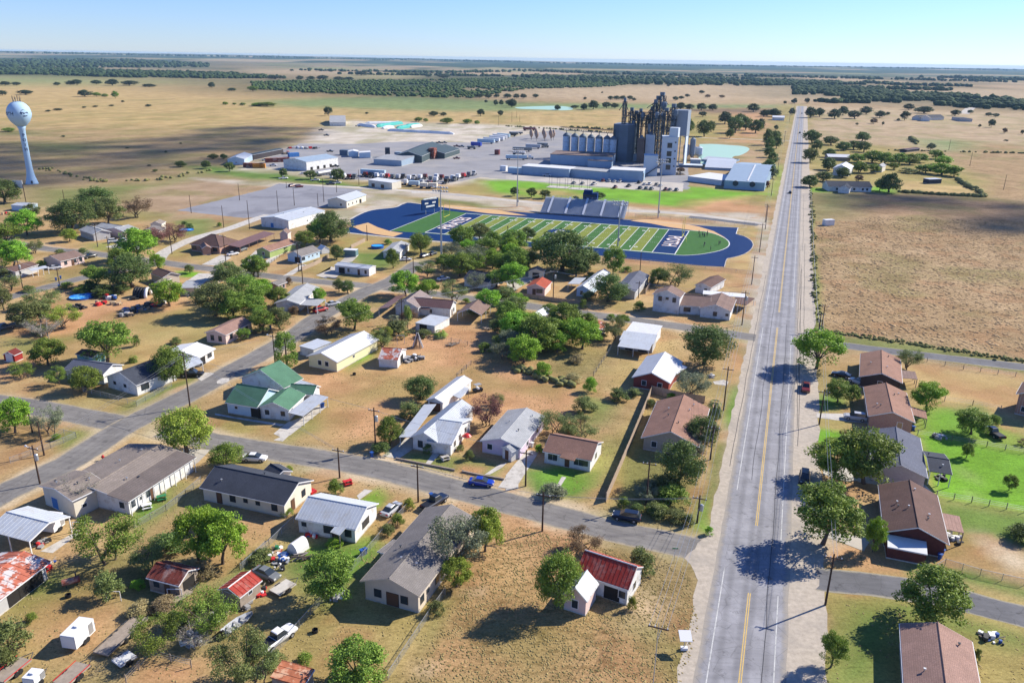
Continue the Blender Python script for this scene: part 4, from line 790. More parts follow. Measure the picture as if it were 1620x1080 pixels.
hs('dark_roof_house', 'white house with dark brown roof beside the track fence', 'the dark-roofed house by the track', (('Y3', (1330,212), (1420,160), (1210,205)), H(e=2.8, pitch=.35, roof=DBROWNR, wall=WHITE, oh=.3, op='b:w3')))
h = hs('carport', 'long white tin carport behind the two-storey house', 'the long tin carport', (('Y3', (1540,272), (1280,250), (1545,250)), H(e=2.7, kind='flat', roof=WMETAL, wall=WHITE, oh=.1, nowall=True, posts=4)), cat='carport')
h = hs('carport', 'brown carport attached low beside the highway verge', 'the brown highway carport', (('Y3', (1545,318), (1440,300), (1550,268)), H(e=2.6, kind='flat', roof=DBROWNR, wall=WHITE, oh=.1, nowall=True, posts=3)), cat='carport')
hs('peaked_roof_cottage', 'small white steep gabled roof poking out of the thicket', 'the thicket cottage', (('Y3', (290,400), (360,355), (185,405)), H(e=2.6, pitch=.6, roof=WMETAL, wall=WHITE, oh=.2)), cat='cottage')
hs('striped_roof_shed', 'small shed with rust striped tin roof in the bushes', None, (('C3', (550,960), (575,905), (505,940)), H(e=2.3, pitch=.3, kind='shed', roof=RUST2, wall=WOOD, oh=.1, seams=.6)), cat='shed')
# right of the highway
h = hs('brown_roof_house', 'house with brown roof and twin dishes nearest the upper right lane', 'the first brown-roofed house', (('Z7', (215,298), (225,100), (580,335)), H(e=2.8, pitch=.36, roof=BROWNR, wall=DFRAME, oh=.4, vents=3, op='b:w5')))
porch(h, 'Z7', (712,322), (690,255), (580,312), 2.3, 2.7, MBROWN, 3, WOOD)
h = hs('brick_brown_house', 'mottled brick house with rosy brown roof beside the silver car', 'the mottled brick house', (('Z7', (290,635), (250,385), (690,695)), H(e=2.8, pitch=.38, roof=BROWNR, wall=BRICK2, oh=.4, op='b:d72', door=flat('tan_door', (.4, .26, .13)), vents=4)))
porch(h, 'Z7', (795,662), (780,590), (640,618), 2.3, 2.8, BROWNR, 3, WOOD)
h = hs('slate_l_house', 'house with slate grey shingle wings and pale ribbed front gable', 'the slate-winged house', (('Z8', (245,330), (230,80), (605,352)), H(e=2.8, pitch=.34, roof=BLUEGR, wall=BRICKW, oh=.35, vents=3)),
   (('Z8', (625,352), (775,375), (560,215)), H(e=2.8, pitch=.2, roof=CHARR, wall=WHITE, oh=.4, nowall=True, vents=2, posts=3)))
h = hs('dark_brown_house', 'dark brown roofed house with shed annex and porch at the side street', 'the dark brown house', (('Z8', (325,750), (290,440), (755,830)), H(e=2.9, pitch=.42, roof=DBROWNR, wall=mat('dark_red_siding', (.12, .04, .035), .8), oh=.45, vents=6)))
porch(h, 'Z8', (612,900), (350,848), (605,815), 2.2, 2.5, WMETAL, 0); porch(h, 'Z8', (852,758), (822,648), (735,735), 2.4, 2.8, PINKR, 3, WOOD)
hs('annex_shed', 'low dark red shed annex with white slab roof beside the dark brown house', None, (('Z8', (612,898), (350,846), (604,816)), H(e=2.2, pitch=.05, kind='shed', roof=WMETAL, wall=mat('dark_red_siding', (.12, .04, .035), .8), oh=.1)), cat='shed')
hs('foreground_house', 'rosy brown shingled house cut by the lower right edge of view', 'the bottom right house', (('A4', (830,1130), (805,740), (1270,1130)), H(e=3, pitch=.38, roof=PINKR, wall=BRICK2, oh=.4, vents=2)))
hs('brick_porch_house', 'brick house with columned two level porch at the right edge', 'the right edge porch house', (('P', (1608,622), (1618,604), (1660,632)), H(e=5, pitch=.4, roof=DBROWNR, wall=BRICK2, oh=.5, op='b:w3')))
# far right homesteads
h = hs('farmhouse', 'long white ranch house with dark blue-grey roof behind a green yard', 'the far dark-roofed ranch house', (('Y8', (600,582), (300,575), (600,562)), H(e=3, pitch=.4, roof=CHARR, wall=WHITE, oh=.4, op='a:w1 w2 w4 w6 w8 d5', frame=DFRAME)),
  (('Y8', (365,585), (385,566), (455,582)), H(e=3, pitch=.5, roof=CHARR, wall=WHITE, oh=.3)))
hs('farmhouse', 'tall white gabled two-storey farmhouse among trees by the highway', 'the tall white farmhouse', (('Y8', (330,452), (360,430), (465,445)), H(e=5, pitch=.45, roof=WMETAL, wall=WHITE, oh=.4, op='b:W4', frame=DFRAME)))
hs('white_barn', 'low white roofed barn behind the tall farmhouse', 'the low white barn', (('Y8', (300,376), (455,380), (310,366)), H(e=3, pitch=.3, roof=WMETAL, wall=WOOD, oh=.3)), cat='barn')
hs('cream_shed', 'small cream gabled outbuilding between hedges', 'the cream outbuilding', (('Y8', (620,440), (645,428), (675,440)), H(e=4, pitch=.6, roof=LGREYR, wall=CREAM, oh=.2)), cat='shed')
hs('paddock_shed', 'small dark shed on the gold paddock', 'the paddock shed', (('Y8', (1070,525), (985,528), (1070,515)), H(e=3, kind='flat', roof=METAL, wall=CHARR, oh=.2)), cat='shed')
hs('distant_ranch_house', 'large blue-grey roofed house alone on the far pasture', 'the lone pasture house', (('Y8', (1085,110), (920,114), (1083,104)), H(e=3.5, pitch=.5, roof=CHARR, wall=WHITE, oh=.5)), (('Y8', (990,115), (986,108), (925,113)), H(e=4.5, pitch=.5, roof=GREYR, wall=WHITE, oh=.3)))
hs('distant_shed', 'long dark shed on the far right pasture', None, (('Y8', (1275,120), (1195,118), (1275,110)), H(e=4, kind='flat', roof=CHARR, wall=GREYW, oh=.2)), cat='shed')
hs('roadside_farmhouse', 'white roofed farm building left of the far highway', 'the far roadside farm', (('X4', (1130,288), (1010,284), (1130,280)), H(e=4, pitch=.2, roof=WMETAL, wall=WHITE, oh=.2)), cat='farm building')
hs('dark_ruin', 'dark collapsed trailer shelter on the right hand fields', None, (('Y8', (920,318), (830,328), (925,308)), H(e=2.5, pitch=.2, roof=mat('burgundy_tin', (.08, .04, .05), .7), wall=DFRAME, oh=.2)), cat='shelter')
hs('white_shack', 'small white box trailer shack on the edge of the brown field', None, (('C4', (385,318), (365,312), (390,302)), H(e=2.8, kind='flat', roof=WMETAL, wall=WHITE, oh=.05)), cat='shack')
# school side
h = hs('gym', 'long white school hall with pale blue stepped metal roof', 'the white school hall', (('Y4', (1250,282), (1585,190), (945,268)), H(e=4.2, pitch=.14, roof=METAL, wall=WHITE, oh=.1, op='b:B6 a:s5', door=BLUED, trim=BLUEW, vents=5)), cat='school hall')
hs('field_house', 'white field house with blue-white gabled roof beside the parking lot', 'the field house', (('X5', (1175,862), (1370,795), (980,848)), H(e=3.6, pitch=.3, roof=METAL, wall=CREAM, oh=.3, op='a:w1 w3 w5 o7 b:w3', trim=BLUEW)), cat='field house')
for t, a, b, c, e, p, rf, wl, nm, lb, sh, k in (
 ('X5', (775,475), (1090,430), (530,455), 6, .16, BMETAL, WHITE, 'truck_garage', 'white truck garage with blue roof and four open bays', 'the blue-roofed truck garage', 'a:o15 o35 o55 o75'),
 ('X5', (165,448), (250,402), (15,438), 4, .3, METAL, BLUEW, 'warehouse', 'pale blue workshop with patched roof at the yard corner', 'the pale blue workshop', 'b:s5'),
 ('X5', (250,405), (550,345), (210,395), 4, .1, DMETAL, DFRAME, 'open_shed', 'long dark open sided equipment shed by the scrap yard', None, ''),
 ('X5', (1385,650), (1620,680), (1400,625), 4, .05, WMETAL, CREAM, 'storage_shed', 'low cream storage shed with roll doors beside the lane', 'the cream storage shed', 'a:g2 g6'),
 ('X6', (190,400), (-50,385), (240,370), 4, .06, LGREYR, BMETAL, 'shop_building', 'low grey metal shop with flat pale roof in the mill yard', 'the low grey shop', ''),
 ('X5', (1190,375), (1190,360), (1290,380), 4, .2, WMETAL, BLUEW, 'yard_office', 'small white and blue yard office by the open lot', None, ''),
 ('X5', (1295,385), (1295,370), (1410,390), 4, .05, WMETAL, BLUEW, 'storage_box', 'pale blue storage box beside the yard office', None, ''),
 ('X5', (1005,85), (1165,85), (1020,35), 4, .12, LGREYR, WHITE, 'pole_barn', 'lone flat pole barn at the far end of the caliche pad', 'the far pole barn', '')):
    hs(nm, lb, sh, ((t, a, b, c), H(e=e, pitch=p, roof=rf, wall=wl, oh=.1, op=k, kind='gable' if p > .07 else 'shed')), cat='industrial building')
hs('green_grain_barn', 'sprawling dark green and grey roofed grain barn in the mill yard', 'the dark green grain barn', (('X6', (365,362), (560,275), (190,330)), H(e=5, pitch=.3, roof=DMETAL, wall=DMETAL, oh=.2)), (('X6', (560,340), (690,300), (470,280)), H(e=4, pitch=.25, roof=DMETAL, wall=DMETAL, oh=.2)), cat='barn')
# ---------------------------------------------------------------- stadium
FC = Vector((20.52, 352.02, 0)); FT = R(-18.26); FU = Vector((math.cos(FT), math.sin(FT), 0)); FV = Vector((-math.sin(FT), math.cos(FT), 0))
def F(u, v, z=0.): return FC+FU*u+FV*v+Vector((0, 0, z))
def frect(name, u0, v0, u1, v1, z, m):
    mb = MB(); mb.add([F(u0, v0, z), F(u1, v0, z), F(u1, v1, z), F(u0, v1, z)], [(0, 1, 2, 3)]); return st(mb.build(name, m))
TRK = mat('blue_track', (.0015, .026, .11), .75, .08, .3); ORG = mat('orange_apron', (.55, .35, .17), .85, .06, .5)
TURF = mat('turf_green', (.05, .135, .035), .95, .12, .6); TURF2 = mat('turf_yellow_green', (.18, .215, .04), .95, .1, .6); EZ = mat('endzone_blue', (.002, .028, .11), .9, .05, 1); LINE = flat('turf_white', (.62, .62, .62), .9)
ox = lambda *p: [(a, b) for a, b in p]
trk = [pp('X1', *p) for p in ox((65,210),(120,180),(180,155),(250,140),(330,133),(385,125),(430,108),(475,92),(600,108),(700,122),(800,135),(1000,140),(1200,155),(1620,185))]+[pp('X2', *p) for p in ox((300,188),(560,208),(760,228),(1010,245),(1200,262),(1385,270),(1370,315),(1430,332),(1478,362),(1492,395),(1470,432),(1420,462),(1360,480),(1308,490),(1288,550),(1100,540),(900,520),(700,502),(550,488))]+[pp('X1', *p) for p in ox((1200,390),(770,372),(400,340),(0,300),(10,285),(75,262))]
def smo(pts, step=2.5): P = [Vector(G(*p)[:2]) for p in pts]; return P
mb = MB(); mb.add([(p.x, p.y, .012) for p in smo(trk)], [tuple(range(len(trk)))]); st(mb.build('running_track', TRK))
def xs_(name, tile, pts, z, m): return sheet(name, pts, z, m, tile)
mb = MB(); P_ = [g(t, *p) for t, p in [('X1', q) for q in ((690,122),(740,108),(900,122),(1110,145),(1325,185),(1230,182),(1050,170),(860,145))]]; mb.add([(p.x, p.y, .016) for p in P_], [tuple(range(len(P_)))]); st(mb.build('track_apron', ORG))
xs_('track_apron', 'X2', [(620,222),(700,210),(820,218),(960,235),(1100,262),(1210,295),(1300,345),(1200,308),(1050,288),(900,268),(760,240)], .016, ORG)
xs_('track_apron', 'X1', [(80,262),(190,235),(260,268),(345,295),(440,310),(370,335),(250,318),(150,298)], .016, ORG)
HW = 24.385; HL = 54.864; EZ0 = 45.72
# D shaped ends of turf
P_ = [g('X1', *p) for p in ((350,293),(720,145),(890,165),(605,300),(590,308))]; mb = MB(); mb.add([(p.x, p.y, .02) for p in P_[:2]]+[tuple(F(-HL, HW+1.5, .02)), tuple(F(-HL, -HW-1.5, .02))]+[tuple((P_[0]+Vector((4, -1.5, .02))))], [(0, 1, 2, 3, 4)]); st(mb.build('turf', TURF))
right = [F(HL, -HW-1.5, .02)]+[g('X2', a, b)+Vector((0, 0, .02)) for a, b in ((1000,468),(1100,462),(1180,450),(1250,435),(1300,415),(1322,392),(1315,365),(1280,340),(1220,315),(1150,298))]+[F(HL, HW+1.5, .02)]
mb = MB(); mb.add(right, [tuple(range(len(right)))]); st(mb.build('turf', TURF))
frect('turf', -HL, -HW-1.5, HL, HW+1.5, .02, TURF)
for k in range(20):
    u = -EZ0+k*4.572
    frect('turf_stripe', u, -HW, u+4.572, HW, .024, TURF2 if k % 2 == 0 else TURF)
for s in (-1, 1): frect('end_zone', s*EZ0 if s > 0 else -HL, -HW, HL if s > 0 else -EZ0, HW, .028, EZ)
for k in range(21): frect('yard_line', -EZ0+k*4.572-.13, -HW, -EZ0+k*4.572+.13, HW, .032, LINE)
for s in (-1, 1):
    frect('end_line', s*HL-.2, -HW, s*HL+.2, HW, .034, LINE); frect('side_line', -HL, s*(HW+.3)-.35, HL, s*(HW+.3)+.35, .036, LINE)
    for v in (-.25, .25):
        mbh = MB()
        for k in range(100):
            u = -EZ0+.914*k; mbh.add([F(u-.07, s*5.6-.3, .037), F(u+.07, s*5.6-.3, .037), F(u+.07, s*5.6+.3, .037), F(u-.07, s*5.6+.3, .037)], [(0, 1, 2, 3)])
        if v < 0: h_ = mbh.build('hash_marks', LINE); h_['kind'] = 'structure'
for tile, pts in (('X1', ((345,295),(720,147))),):
    a, b = g(tile, *pts[0]), g(tile, *pts[1]); ribbon('track_line', [a, b], .35, .026, LINE, 0, 2, smooth=False)
ribbon('track_line', [F(HL, -HW-1.5)]+[Vector((p.x, p.y, 0)) for p in right[1:-1]]+[F(HL, HW+1.5)], .4, .026, LINE, 0, 2)
ribbon('track_line', [g('X2', *p) for p in ((1385,270),(1370,315))], .3, .026, LINE, 0, 2, smooth=False); ribbon('track_line', [g('X2', *p) for p in ((1370,315),(1430,332),(1478,362),(1492,395),(1470,432),(1420,462),(1360,480),(1308,490),(1288,550))], .3, .026, CONC, 0, 2)
ribbon('track_kerb', [g('X1', *p) for p in ((65,210),(120,180),(180,155),(250,140),(385,125),(475,92),(700,122),(800,128),(1200,142),(1620,172))], 1.2, .03, CONC, 0, 2)
ribbon('track_kerb', [g('X1', *p) for p in ((0,302),(400,345),(780,378))], 1.4, .03, CONC, 0, 2); ribbon('track_kerb', [g('X2', *p) for p in ((0,165),(560,212),(1010,247),(1120,255),(1230,262),(1385,270),(1450,268))], .5, .03, CONC, 0, 2)
def text_mesh(txt, size, bold=0.):
    c = bpy.data.curves.new('lettering', 'FONT'); c.body = txt; c.size = size; c.align_x = 'CENTER'; c.align_y = 'CENTER'; c.offset = bold; c.resolution_u = 2
    o = bpy.data.objects.new('tmp', c); COL.objects.link(o); dg = bpy.context.evaluated_depsgraph_get(); me = bpy.data.meshes.new_from_object(o.evaluated_get(dg))
    vs = [tuple(v.co) for v in me.vertices]; fs = [tuple(p.vertices) for p in me.polygons]; bpy.data.objects.remove(o); bpy.data.meshes.remove(me); return vs, fs
def field_text(txt, size, u, v, ax, ay, z, m, bold=0, sx=1., name='lettering'):
    vs, fs = text_mesh(txt, size, bold); mb = MB(); mb.add([F(u, v, z)+ax*x*sx+ay*y for x, y, _ in vs], fs); return st(mb.build(name, m))
WO = flat('letter_orange', (.6, .25, .05), .9)
field_text('PIRATES', 8.2, -HL+4.6, 0, FV, -FU, .036, WO, .22, 1.0); field_text('PIRATES', 8.2, -HL+4.6, 0, FV, -FU, .040, LINE, .06, 1.0)
field_text('POTH', 8.6, HL-4.6, 0, -FV, FU, .036, WO, .22, .95); field_text('POTH', 8.6, HL-4.6, 0, -FV, FU, .040, LINE, .06, .95)
for k, n in enumerate((10, 20, 30, 40, 50, 40, 30, 20, 10)):
    u = -EZ0+9.144*(k+1)
    for v, s in ((-HW+7, 1), (HW-7, -1)): field_text(' '.join(str(n)), 3.2, u, v, FU*s, FV*s, .040, LINE, .03, 1.)
mb = MB(); mb.lathe(F(0, 0, .036), [(5.5, 0), (5.5, .001)], 24); st(mb.build('midfield_badge', EZ)); field_text('P', 9, 0, 0, FU, FV, .041, LINE, .1)
# goal posts
GPY = flat('goal_post_yellow', (.6, .55, .05), .5)
for s in (-1, 1):
    c = F(s*(HL+1.5), 0); r = thing('goal_post', c, ('yellow goal post at the %s end zone' % ('left PIRATES' if s < 0 else 'right POTH')), 'goal post')
    a = FV; c0 = Vector(c)
    for nm, pts, rr in (('post', [c0, c0+Vector((0, 0, 1.6)), c0-FU*s*1.5+Vector((0, 0, 3.05))], .12), ('crossbar', [c0-FU*s*1.5+FV*-3.6+Vector((0, 0, 3.05)), c0-FU*s*1.5+FV*3.6+Vector((0, 0, 3.05))], .1), ('upright', [c0-FU*s*1.5+FV*-3.6+Vector((0, 0, 3)), c0-FU*s*1.5+FV*-3.6+Vector((0, 0, 10))], .09), ('upright', [c0-FU*s*1.5+FV*3.6+Vector((0, 0, 3)), c0-FU*s*1.5+FV*3.6+Vector((0, 0, 10))], .09)):
        q = MB(); q.tube(pts, rr, 6); q.build(nm, GPY, r)
# grandstand on the far side
A0 = g('X1', 1415, 158, .9); B0 = g('X2', 575, 200, .9); ex = (B0-A0); ex.z = 0; GLn = ex.length; ex.normalize(); ey = Vector((-ex.y, ex.x, 0))
gs = thing('grandstand', A0+ex*GLn/2+ey*5, 'long aluminium grandstand with blue press box beside the football field', 'grandstand'); land('the grandstand', gs.location)
ALU = flat('bench_aluminium', (.5, .54, .6), .5, .1); NR = 15; RD_ = .75; RS = .42
def GP(x, y, z): return Vector((A0.x, A0.y, 0))+ex*x+ey*y+Vector((0, 0, z))
for i in range(NR):
    q = MB(); q.prism([GP(0, i*RD_, .9+i*RS), GP(GLn, i*RD_, .9+i*RS), GP(GLn, i*RD_+.32, .9+i*RS), GP(0, i*RD_+.32, .9+i*RS)], (0, 0, .06)); q.build('bench', ALU, gs)
    q = MB(); q.prism([GP(0, i*RD_+.33, .5+i*RS), GP(GLn, i*RD_+.33, .5+i*RS), GP(GLn, i*RD_+.74, .5+i*RS), GP(0, i*RD_+.74, .5+i*RS)], (0, 0, .05)); q.build('footboard', ALU, gs)
q = MB(); q.add([GP(0, 0, .4), GP(GLn, 0, .4), GP(GLn, NR*RD_, .4+NR*RS), GP(0, NR*RD_, .4+NR*RS)], [(0, 1, 2, 3)]); q.build('deck', flat('stand_underside', (.35, .38, .43), .6), gs)
for i in range(5):
    x = GLn*(.08+.21*i); q = MB(); q.prism([GP(x, 0, 1.02), GP(x+1.1, 0, 1.02), GP(x+1.1, NR*RD_, 1.02+NR*RS), GP(x, NR*RD_, 1.02+NR*RS)], (0, 0, .05)); q.build('aisle', flat('aisle_grey', (.6, .62, .65), .6), gs)
q = MB(); q.prism([GP(0, -.1, .1), GP(GLn, -.1, .1), GP(GLn, -.1, 1.9), GP(0, -.1, 1.9)], ey*.04)
for i in range(17):
    for x in (GLn*i/16,): q = MB(); q.tube([GP(x, NR*RD_, 0), GP(x, NR*RD_, .4+NR*RS+1.1)], .07, 5); q.build('support', STEEL, gs)
for z in (.5, 1.1):
    q = MB(); q.tube([GP(0, NR*RD_, .4+NR*RS+z), GP(GLn, NR*RD_, .4+NR*RS+z)], .04, 4); q.build('guard_rail', STEEL, gs)
    q = MB(); q.tube([GP(0, -.3, z+.6), GP(GLn, -.3, z+.6)], .04, 4); q.build('guard_rail', STEEL, gs)
x0, x1 = GLn*.45, GLn*.62; zt = .4+NR*RS
pb = MB(); pb.prism([GP(x0, NR*RD_+.1, 0), GP(x1, NR*RD_+.1, 0), GP(x1, NR*RD_+3.4, 0), GP(x0, NR*RD_+3.4, 0)], (0, 0, zt+3.2)); pb = pb.build('press_box', EZ, gs)
for i in range(8):
    a = x0+.4+(x1-x0-.8)*i/8; q = MB(); q.prism([GP(a, NR*RD_+.09, zt+1.4), GP(a+(x1-x0)/8-.3, NR*RD_+.09, zt+1.4), GP(a+(x1-x0)/8-.3, NR*RD_+.09, zt+2.4), GP(a, NR*RD_+.09, zt+2.4)], ey*-.03); q.build('pane', GLASS, pb)
q = MB(); q.prism([GP(x0+.3, NR*RD_+.5, zt+3.2), GP(x0+4.5, NR*RD_+.5, zt+3.2), GP(x0+4.5, NR*RD_+3, zt+3.2), GP(x0+.3, NR*RD_+3, zt+3.2)], (0, 0, 1.3)); q.build('roof_box', EZ, pb)
# near side bleachers behind the trees
for (t, a, b, lb) in (('X1', (960,352), (1210,375), 'small white framed bleacher on the near side of the field behind the trees'),):
    A1_, B1_ = g(t, *a), g(t, *b); e2 = (B1_-A1_).normalized(); l2 = (B1_-A1_).length; n2_ = Vector((e2.y, -e2.x, 0))
    nb = thing('bleacher', (A1_+B1_)/2, lb, 'bleacher')
    for i in range(6): q = MB(); q.prism([A1_+n2_*i*.7+Vector((0, 0, .5+.35*i)), B1_+n2_*i*.7+Vector((0, 0, .5+.35*i)), B1_+n2_*(i*.7+.35)+Vector((0, 0, .5+.35*i)), A1_+n2_*(i*.7+.35)+Vector((0, 0, .5+.35*i))], (0, 0, .06)); q.build('bench', WHITE, nb)
# scoreboard
c = g('X1', 632, 170); sb = thing('scoreboard', c, 'dark blue and white scoreboard on two posts behind the left end of the field', 'scoreboard'); hz = Hz(c, 300+65/4.5)
pu = (g('X1', 655, 168)-g('X1', 618, 175)).normalized(); pn = Vector((pu.y, -pu.x, 0))
for s in (-1, 1): q = MB(); q.tube([c+pu*s*3, c+pu*s*3+Vector((0, 0, hz-.5))], .18, 6); q.build('post', STEEL, sb)
q = MB(); q.box(c+Vector((0, 0, hz-2.6)), (11.5, .5, 5), ex=pu, ey=pn); bd = q.build('board', EZ, sb)
q = MB(); q.box(c+Vector((0, 0, hz-.1)), (9, .5, .9), ex=pu, ey=pn); q.build('sign_cap', WHITE, sb)
for dx, dz, w in ((-2.6, -2, 2.4), (2.6, -2, 2.4), (0, -3.6, 6)): q = MB(); q.box(c+pu*dx+pn*.27+Vector((0, 0, hz+dz)), (w, .04, .8), ex=pu, ey=pn); q.build('panel', WHITE, bd)
# stadium light masts
def mast(t, b, toppx, rows=2, n=6, label='', base=.35):
    p = g(t, *b); h = Hz(p, pp(t, *toppx)[1]); r = thing('light_mast', p, label, 'light mast', 'light masts around the stadium'); q = MB(); q.tube([p, p+Vector((0, 0, h))], [base, .16], 8); q.build('pole', STEEL, r)
    for i in range(rows):
        z = h-.5-i*1.3; q = MB(); q.box(p+Vector((0, 0, z)), (n*1.1, .12, .15), ex=FU, ey=FV); cb = q.build('crossarm', STEEL, r)
        for k in range(n): q = MB(); q.lathe(p+FU*((k-(n-1)/2)*1.05)-FV*.3+Vector((0, 0, z-.1)), [(.2, -.1), (.42, .25), (.35, .5), (.1, .6)], 8); q.build('floodlight', flat('lamp_housing', (.5, .5, .5), .4), cb)
    q = MB(); q.box(p+FU*.5+Vector((0, 0, 3)), (.7, .5, 1.2), ex=FU, ey=FV); q.build('control_box', STEEL, r)
mast('X2', (528, 405), (545, 80), 2, 6, 'tall light mast on the near sideline in front of the grandstand'); mast('C2', (1075, 580), (1065, 125), 2, 6, 'tallest light mast beside the dirt parking spot under the trees', .4)
mast('C3', (867, 305), (883, -30), 2, 6, 'light mast behind the right end of the grandstand'); mast('C3', (65, 240), (65, -90), 2, 6, 'light mast left of the grandstand near three small trees')
# ---------------------------------------------------------------- water tower
wb = G(51, 291); hb = 47.5; TW = mat('tower_paint', (.4, .56, .7), .55, .05, .1); NAVY = flat('navy_paint', (.015, .03, .1), .6)
tw = thing('water_tower', wb, 'pale blue spheroid water tower lettered POTH with a pirate head emblem', 'water tower'); land('the water tower', wb)
q = MB(); q.lathe(wb, [(3.5, 0), (3.2, .8), (2.2, 4.5), (1.75, 8), (1.6, 14), (1.55, 28), (1.7, 31), (2.3, 32.6)], 24); q.build('column', TW, tw, smooth=True)
RB = 6.3; zc = 39.2
q = MB(); q.lathe(wb, [(2.3, 32.6), (3.4, 33.6), (4.8, 35.2), (5.8, 37.2), (6.3, 39.2), (6.1, 41), (5.5, 42.8), (4.4, 44.4), (3., 45.5), (1.5, 46), (.5, 46.1)], 32); q.build('tank', TW, tw, smooth=True)
to_cam = math.atan2(-wb.y, -wb.x)
def wrap(vs, az0, z0, r): return [wb+Vector((math.cos(az0+x/r)*(r_at(z0+y)+.06), math.sin(az0+x/r)*(r_at(z0+y)+.06), z0+y)) for x, y, *_ in vs]
def r_at(z):
    pr = [(0, 3.5), (.8, 3.2), (4.5, 2.2), (8, 1.75), (14, 1.6), (28, 1.55), (31, 1.7), (32.6, 2.3), (33.6, 3.4), (35.2, 4.8), (37.2, 5.8), (39.2, 6.3), (41, 6.1), (42.8, 5.5), (44.4, 4.4), (45.5, 3.), (46, 1.5)]
    for (a, r), (b, s) in zip(pr, pr[1:]):
        if z <= b: return r+(s-r)*(z-a)/(b-a)
    return 1.5
vs, fs = text_mesh('POTH', 2.6, .05); mb = MB(); mb.add(wrap([(v[0]*1.1, v[1]) for v in vs], to_cam-R(60), 39.6, RB), fs); mb.build('lettering', NAVY, tw)
for i, ch in enumerate('POTH'):
    vs, fs = text_mesh(ch, 2.3, .06); mb = MB(); mb.add(wrap(vs, to_cam+R(8), 27.6-i*2.6, 1.6), fs); mb.build('lettering', NAVY, tw)
def emblem(poly, m, dz=0.):
    # fine strip fill so the patch follows the tank
    mb = MB(); mb.add(wrap(poly, to_cam+R(22), 39.4, RB), [tuple(range(len(poly)))]); return mb.build('emblem', m, tw)
emblem([(-2.3, .5), (-1.5, 1.3), (-.9, 2.3), (.2, 2.6), (1.2, 2.1), (2.2, 1.1), (2.6, .2), (1.4, .6), (.2, .9), (-1, .6)], NAVY); emblem([(-1.9, .4), (-1, .5), (-.7, -.6), (-1.3, -.4)], NAVY)
emblem([(-.4, .7), (.5, .6), (.4, .1), (-.3, .1)], NAVY); emblem([(-.9, -.9), (0, -.6), (.9, -.8), (2, -.5), (1.6, -1.1), (.6, -1.3), (-.4, -1.3)], NAVY)
for k in range(10):
    a = k*.628; q = MB(); q.tube([wb+Vector((1.9*math.cos(a), 1.9*math.sin(a), 45.6)), wb+Vector((1.9*math.cos(a), 1.9*math.sin(a), 49.3-(k % 3)*.5))], .09, 4); an = q.build('antenna', DSTEEL, tw)
    q = MB(); q.box(wb+Vector((2.05*math.cos(a), 2.05*math.sin(a), 48.2-(k % 3)*.4)), (.3, .3, 1.4), rz=a); q.build('antenna_panel', PLASTIC['tan'], an)
q = MB(); q.box(wb+Vector((math.cos(to_cam)*3.2, math.sin(to_cam)*3.2, 1.2)), (.15, .9, 2), rz=to_cam); q.build('door', DSTEEL, tw)
# ---------------------------------------------------------------- mill
MA = g('X3', 65, 745); MBt = g('X3', 980, 805); mx = (MBt-MA).normalized(); my = Vector((-mx.y, mx.x, 0))
MILLB = mat('mill_blue_siding', (.28, .38, .49), .6, .07, .15, metal=.05); MILLD = mat('mill_dark_siding', (.13, .17, .22), .6, .1, .2, metal=.1); MILLW = mat('mill_white_panel', (.5, .56, .62), .65, .05, .15); MGREY = mat('mill_grey_panel', (.24, .28, .33), .6, .06, .15)
def M(p, dx=0, dy=0, z=0.): return p+mx*dx+my*dy+Vector((0, 0, z))
def away(p, d): v = Vector((p.x, p.y, 0)).normalized(); return p+v*d-mx*1.5
def blk(parent, name, t, a, b, dep, top, m, roofm=None, dy=0., ribs=0., z0=0., cap=.3, pitch=0.):
    A_ = g(t, *a); B_ = g(t, *b); h = Hz(A_, pp(t, 0, top)[1]); e = (B_-A_).normalized(); n = Vector((-e.y, e.x, 0)); L = (B_-A_).length; A_ = A_+n*dy
    q = MB(); q.prism([A_+Vector((0, 0, z0)), A_+e*L+Vector((0, 0, z0)), A_+e*L+n*dep+Vector((0, 0, z0)), A_+n*dep+Vector((0, 0, z0))], (0, 0, h-z0)); o = q.build(name, m, parent)
    if roofm:
        q = MB()
        if pitch: q.slab([A_+Vector((0, 0, h)), A_+e*L+Vector((0, 0, h)), A_+e*L+n*dep/2+Vector((0, 0, h+pitch)), A_+n*dep/2+Vector((0, 0, h+pitch))], .1); q.slab([A_+n*dep+Vector((0, 0, h)), A_+e*L+n*dep+Vector((0, 0, h)), A_+e*L+n*dep/2+Vector((0, 0, h+pitch)), A_+n*dep/2+Vector((0, 0, h+pitch))], .1)
        else: q.prism([A_-e*.3-n*.3+Vector((0, 0, h+.003)), A_+e*(L+.3)-n*.3+Vector((0, 0, h+.003)), A_+e*(L+.3)+n*(dep+.3)+Vector((0, 0, h+.003)), A_-e*.3+n*(dep+.3)+Vector((0, 0, h+.003))], (0, 0, cap))
        q.build('roof', roofm, o)
    if ribs:
        q = MB(); k = int(L/ribs)
        for i in range(k+1): q.prism([A_+e*(i*L/k-.09)-n*.12, A_+e*(i*L/k+.09)-n*.12, A_+e*(i*L/k+.09)-n*.004, A_+e*(i*L/k-.09)-n*.004], (0, 0, h))
        r_ = q.build('ribs', m, o); r_['kind'] = 'stuff'
    return o, A_, e, n, L, h
def mthing(name, label, cat, t, a, short=None, group=None):
    p = g(t, *a); r = thing(name, p, label, cat, group)
    if short: land(short, p)
    return r
TANROOF = mat('mill_roof_brown', (.2, .15, .13), .85, .15, .2)
r = mthing('mill_building', 'long blue-grey mill base building with brown flat roof under the silo row', 'mill building', 'X3', (370, 770), 'the mill base building')
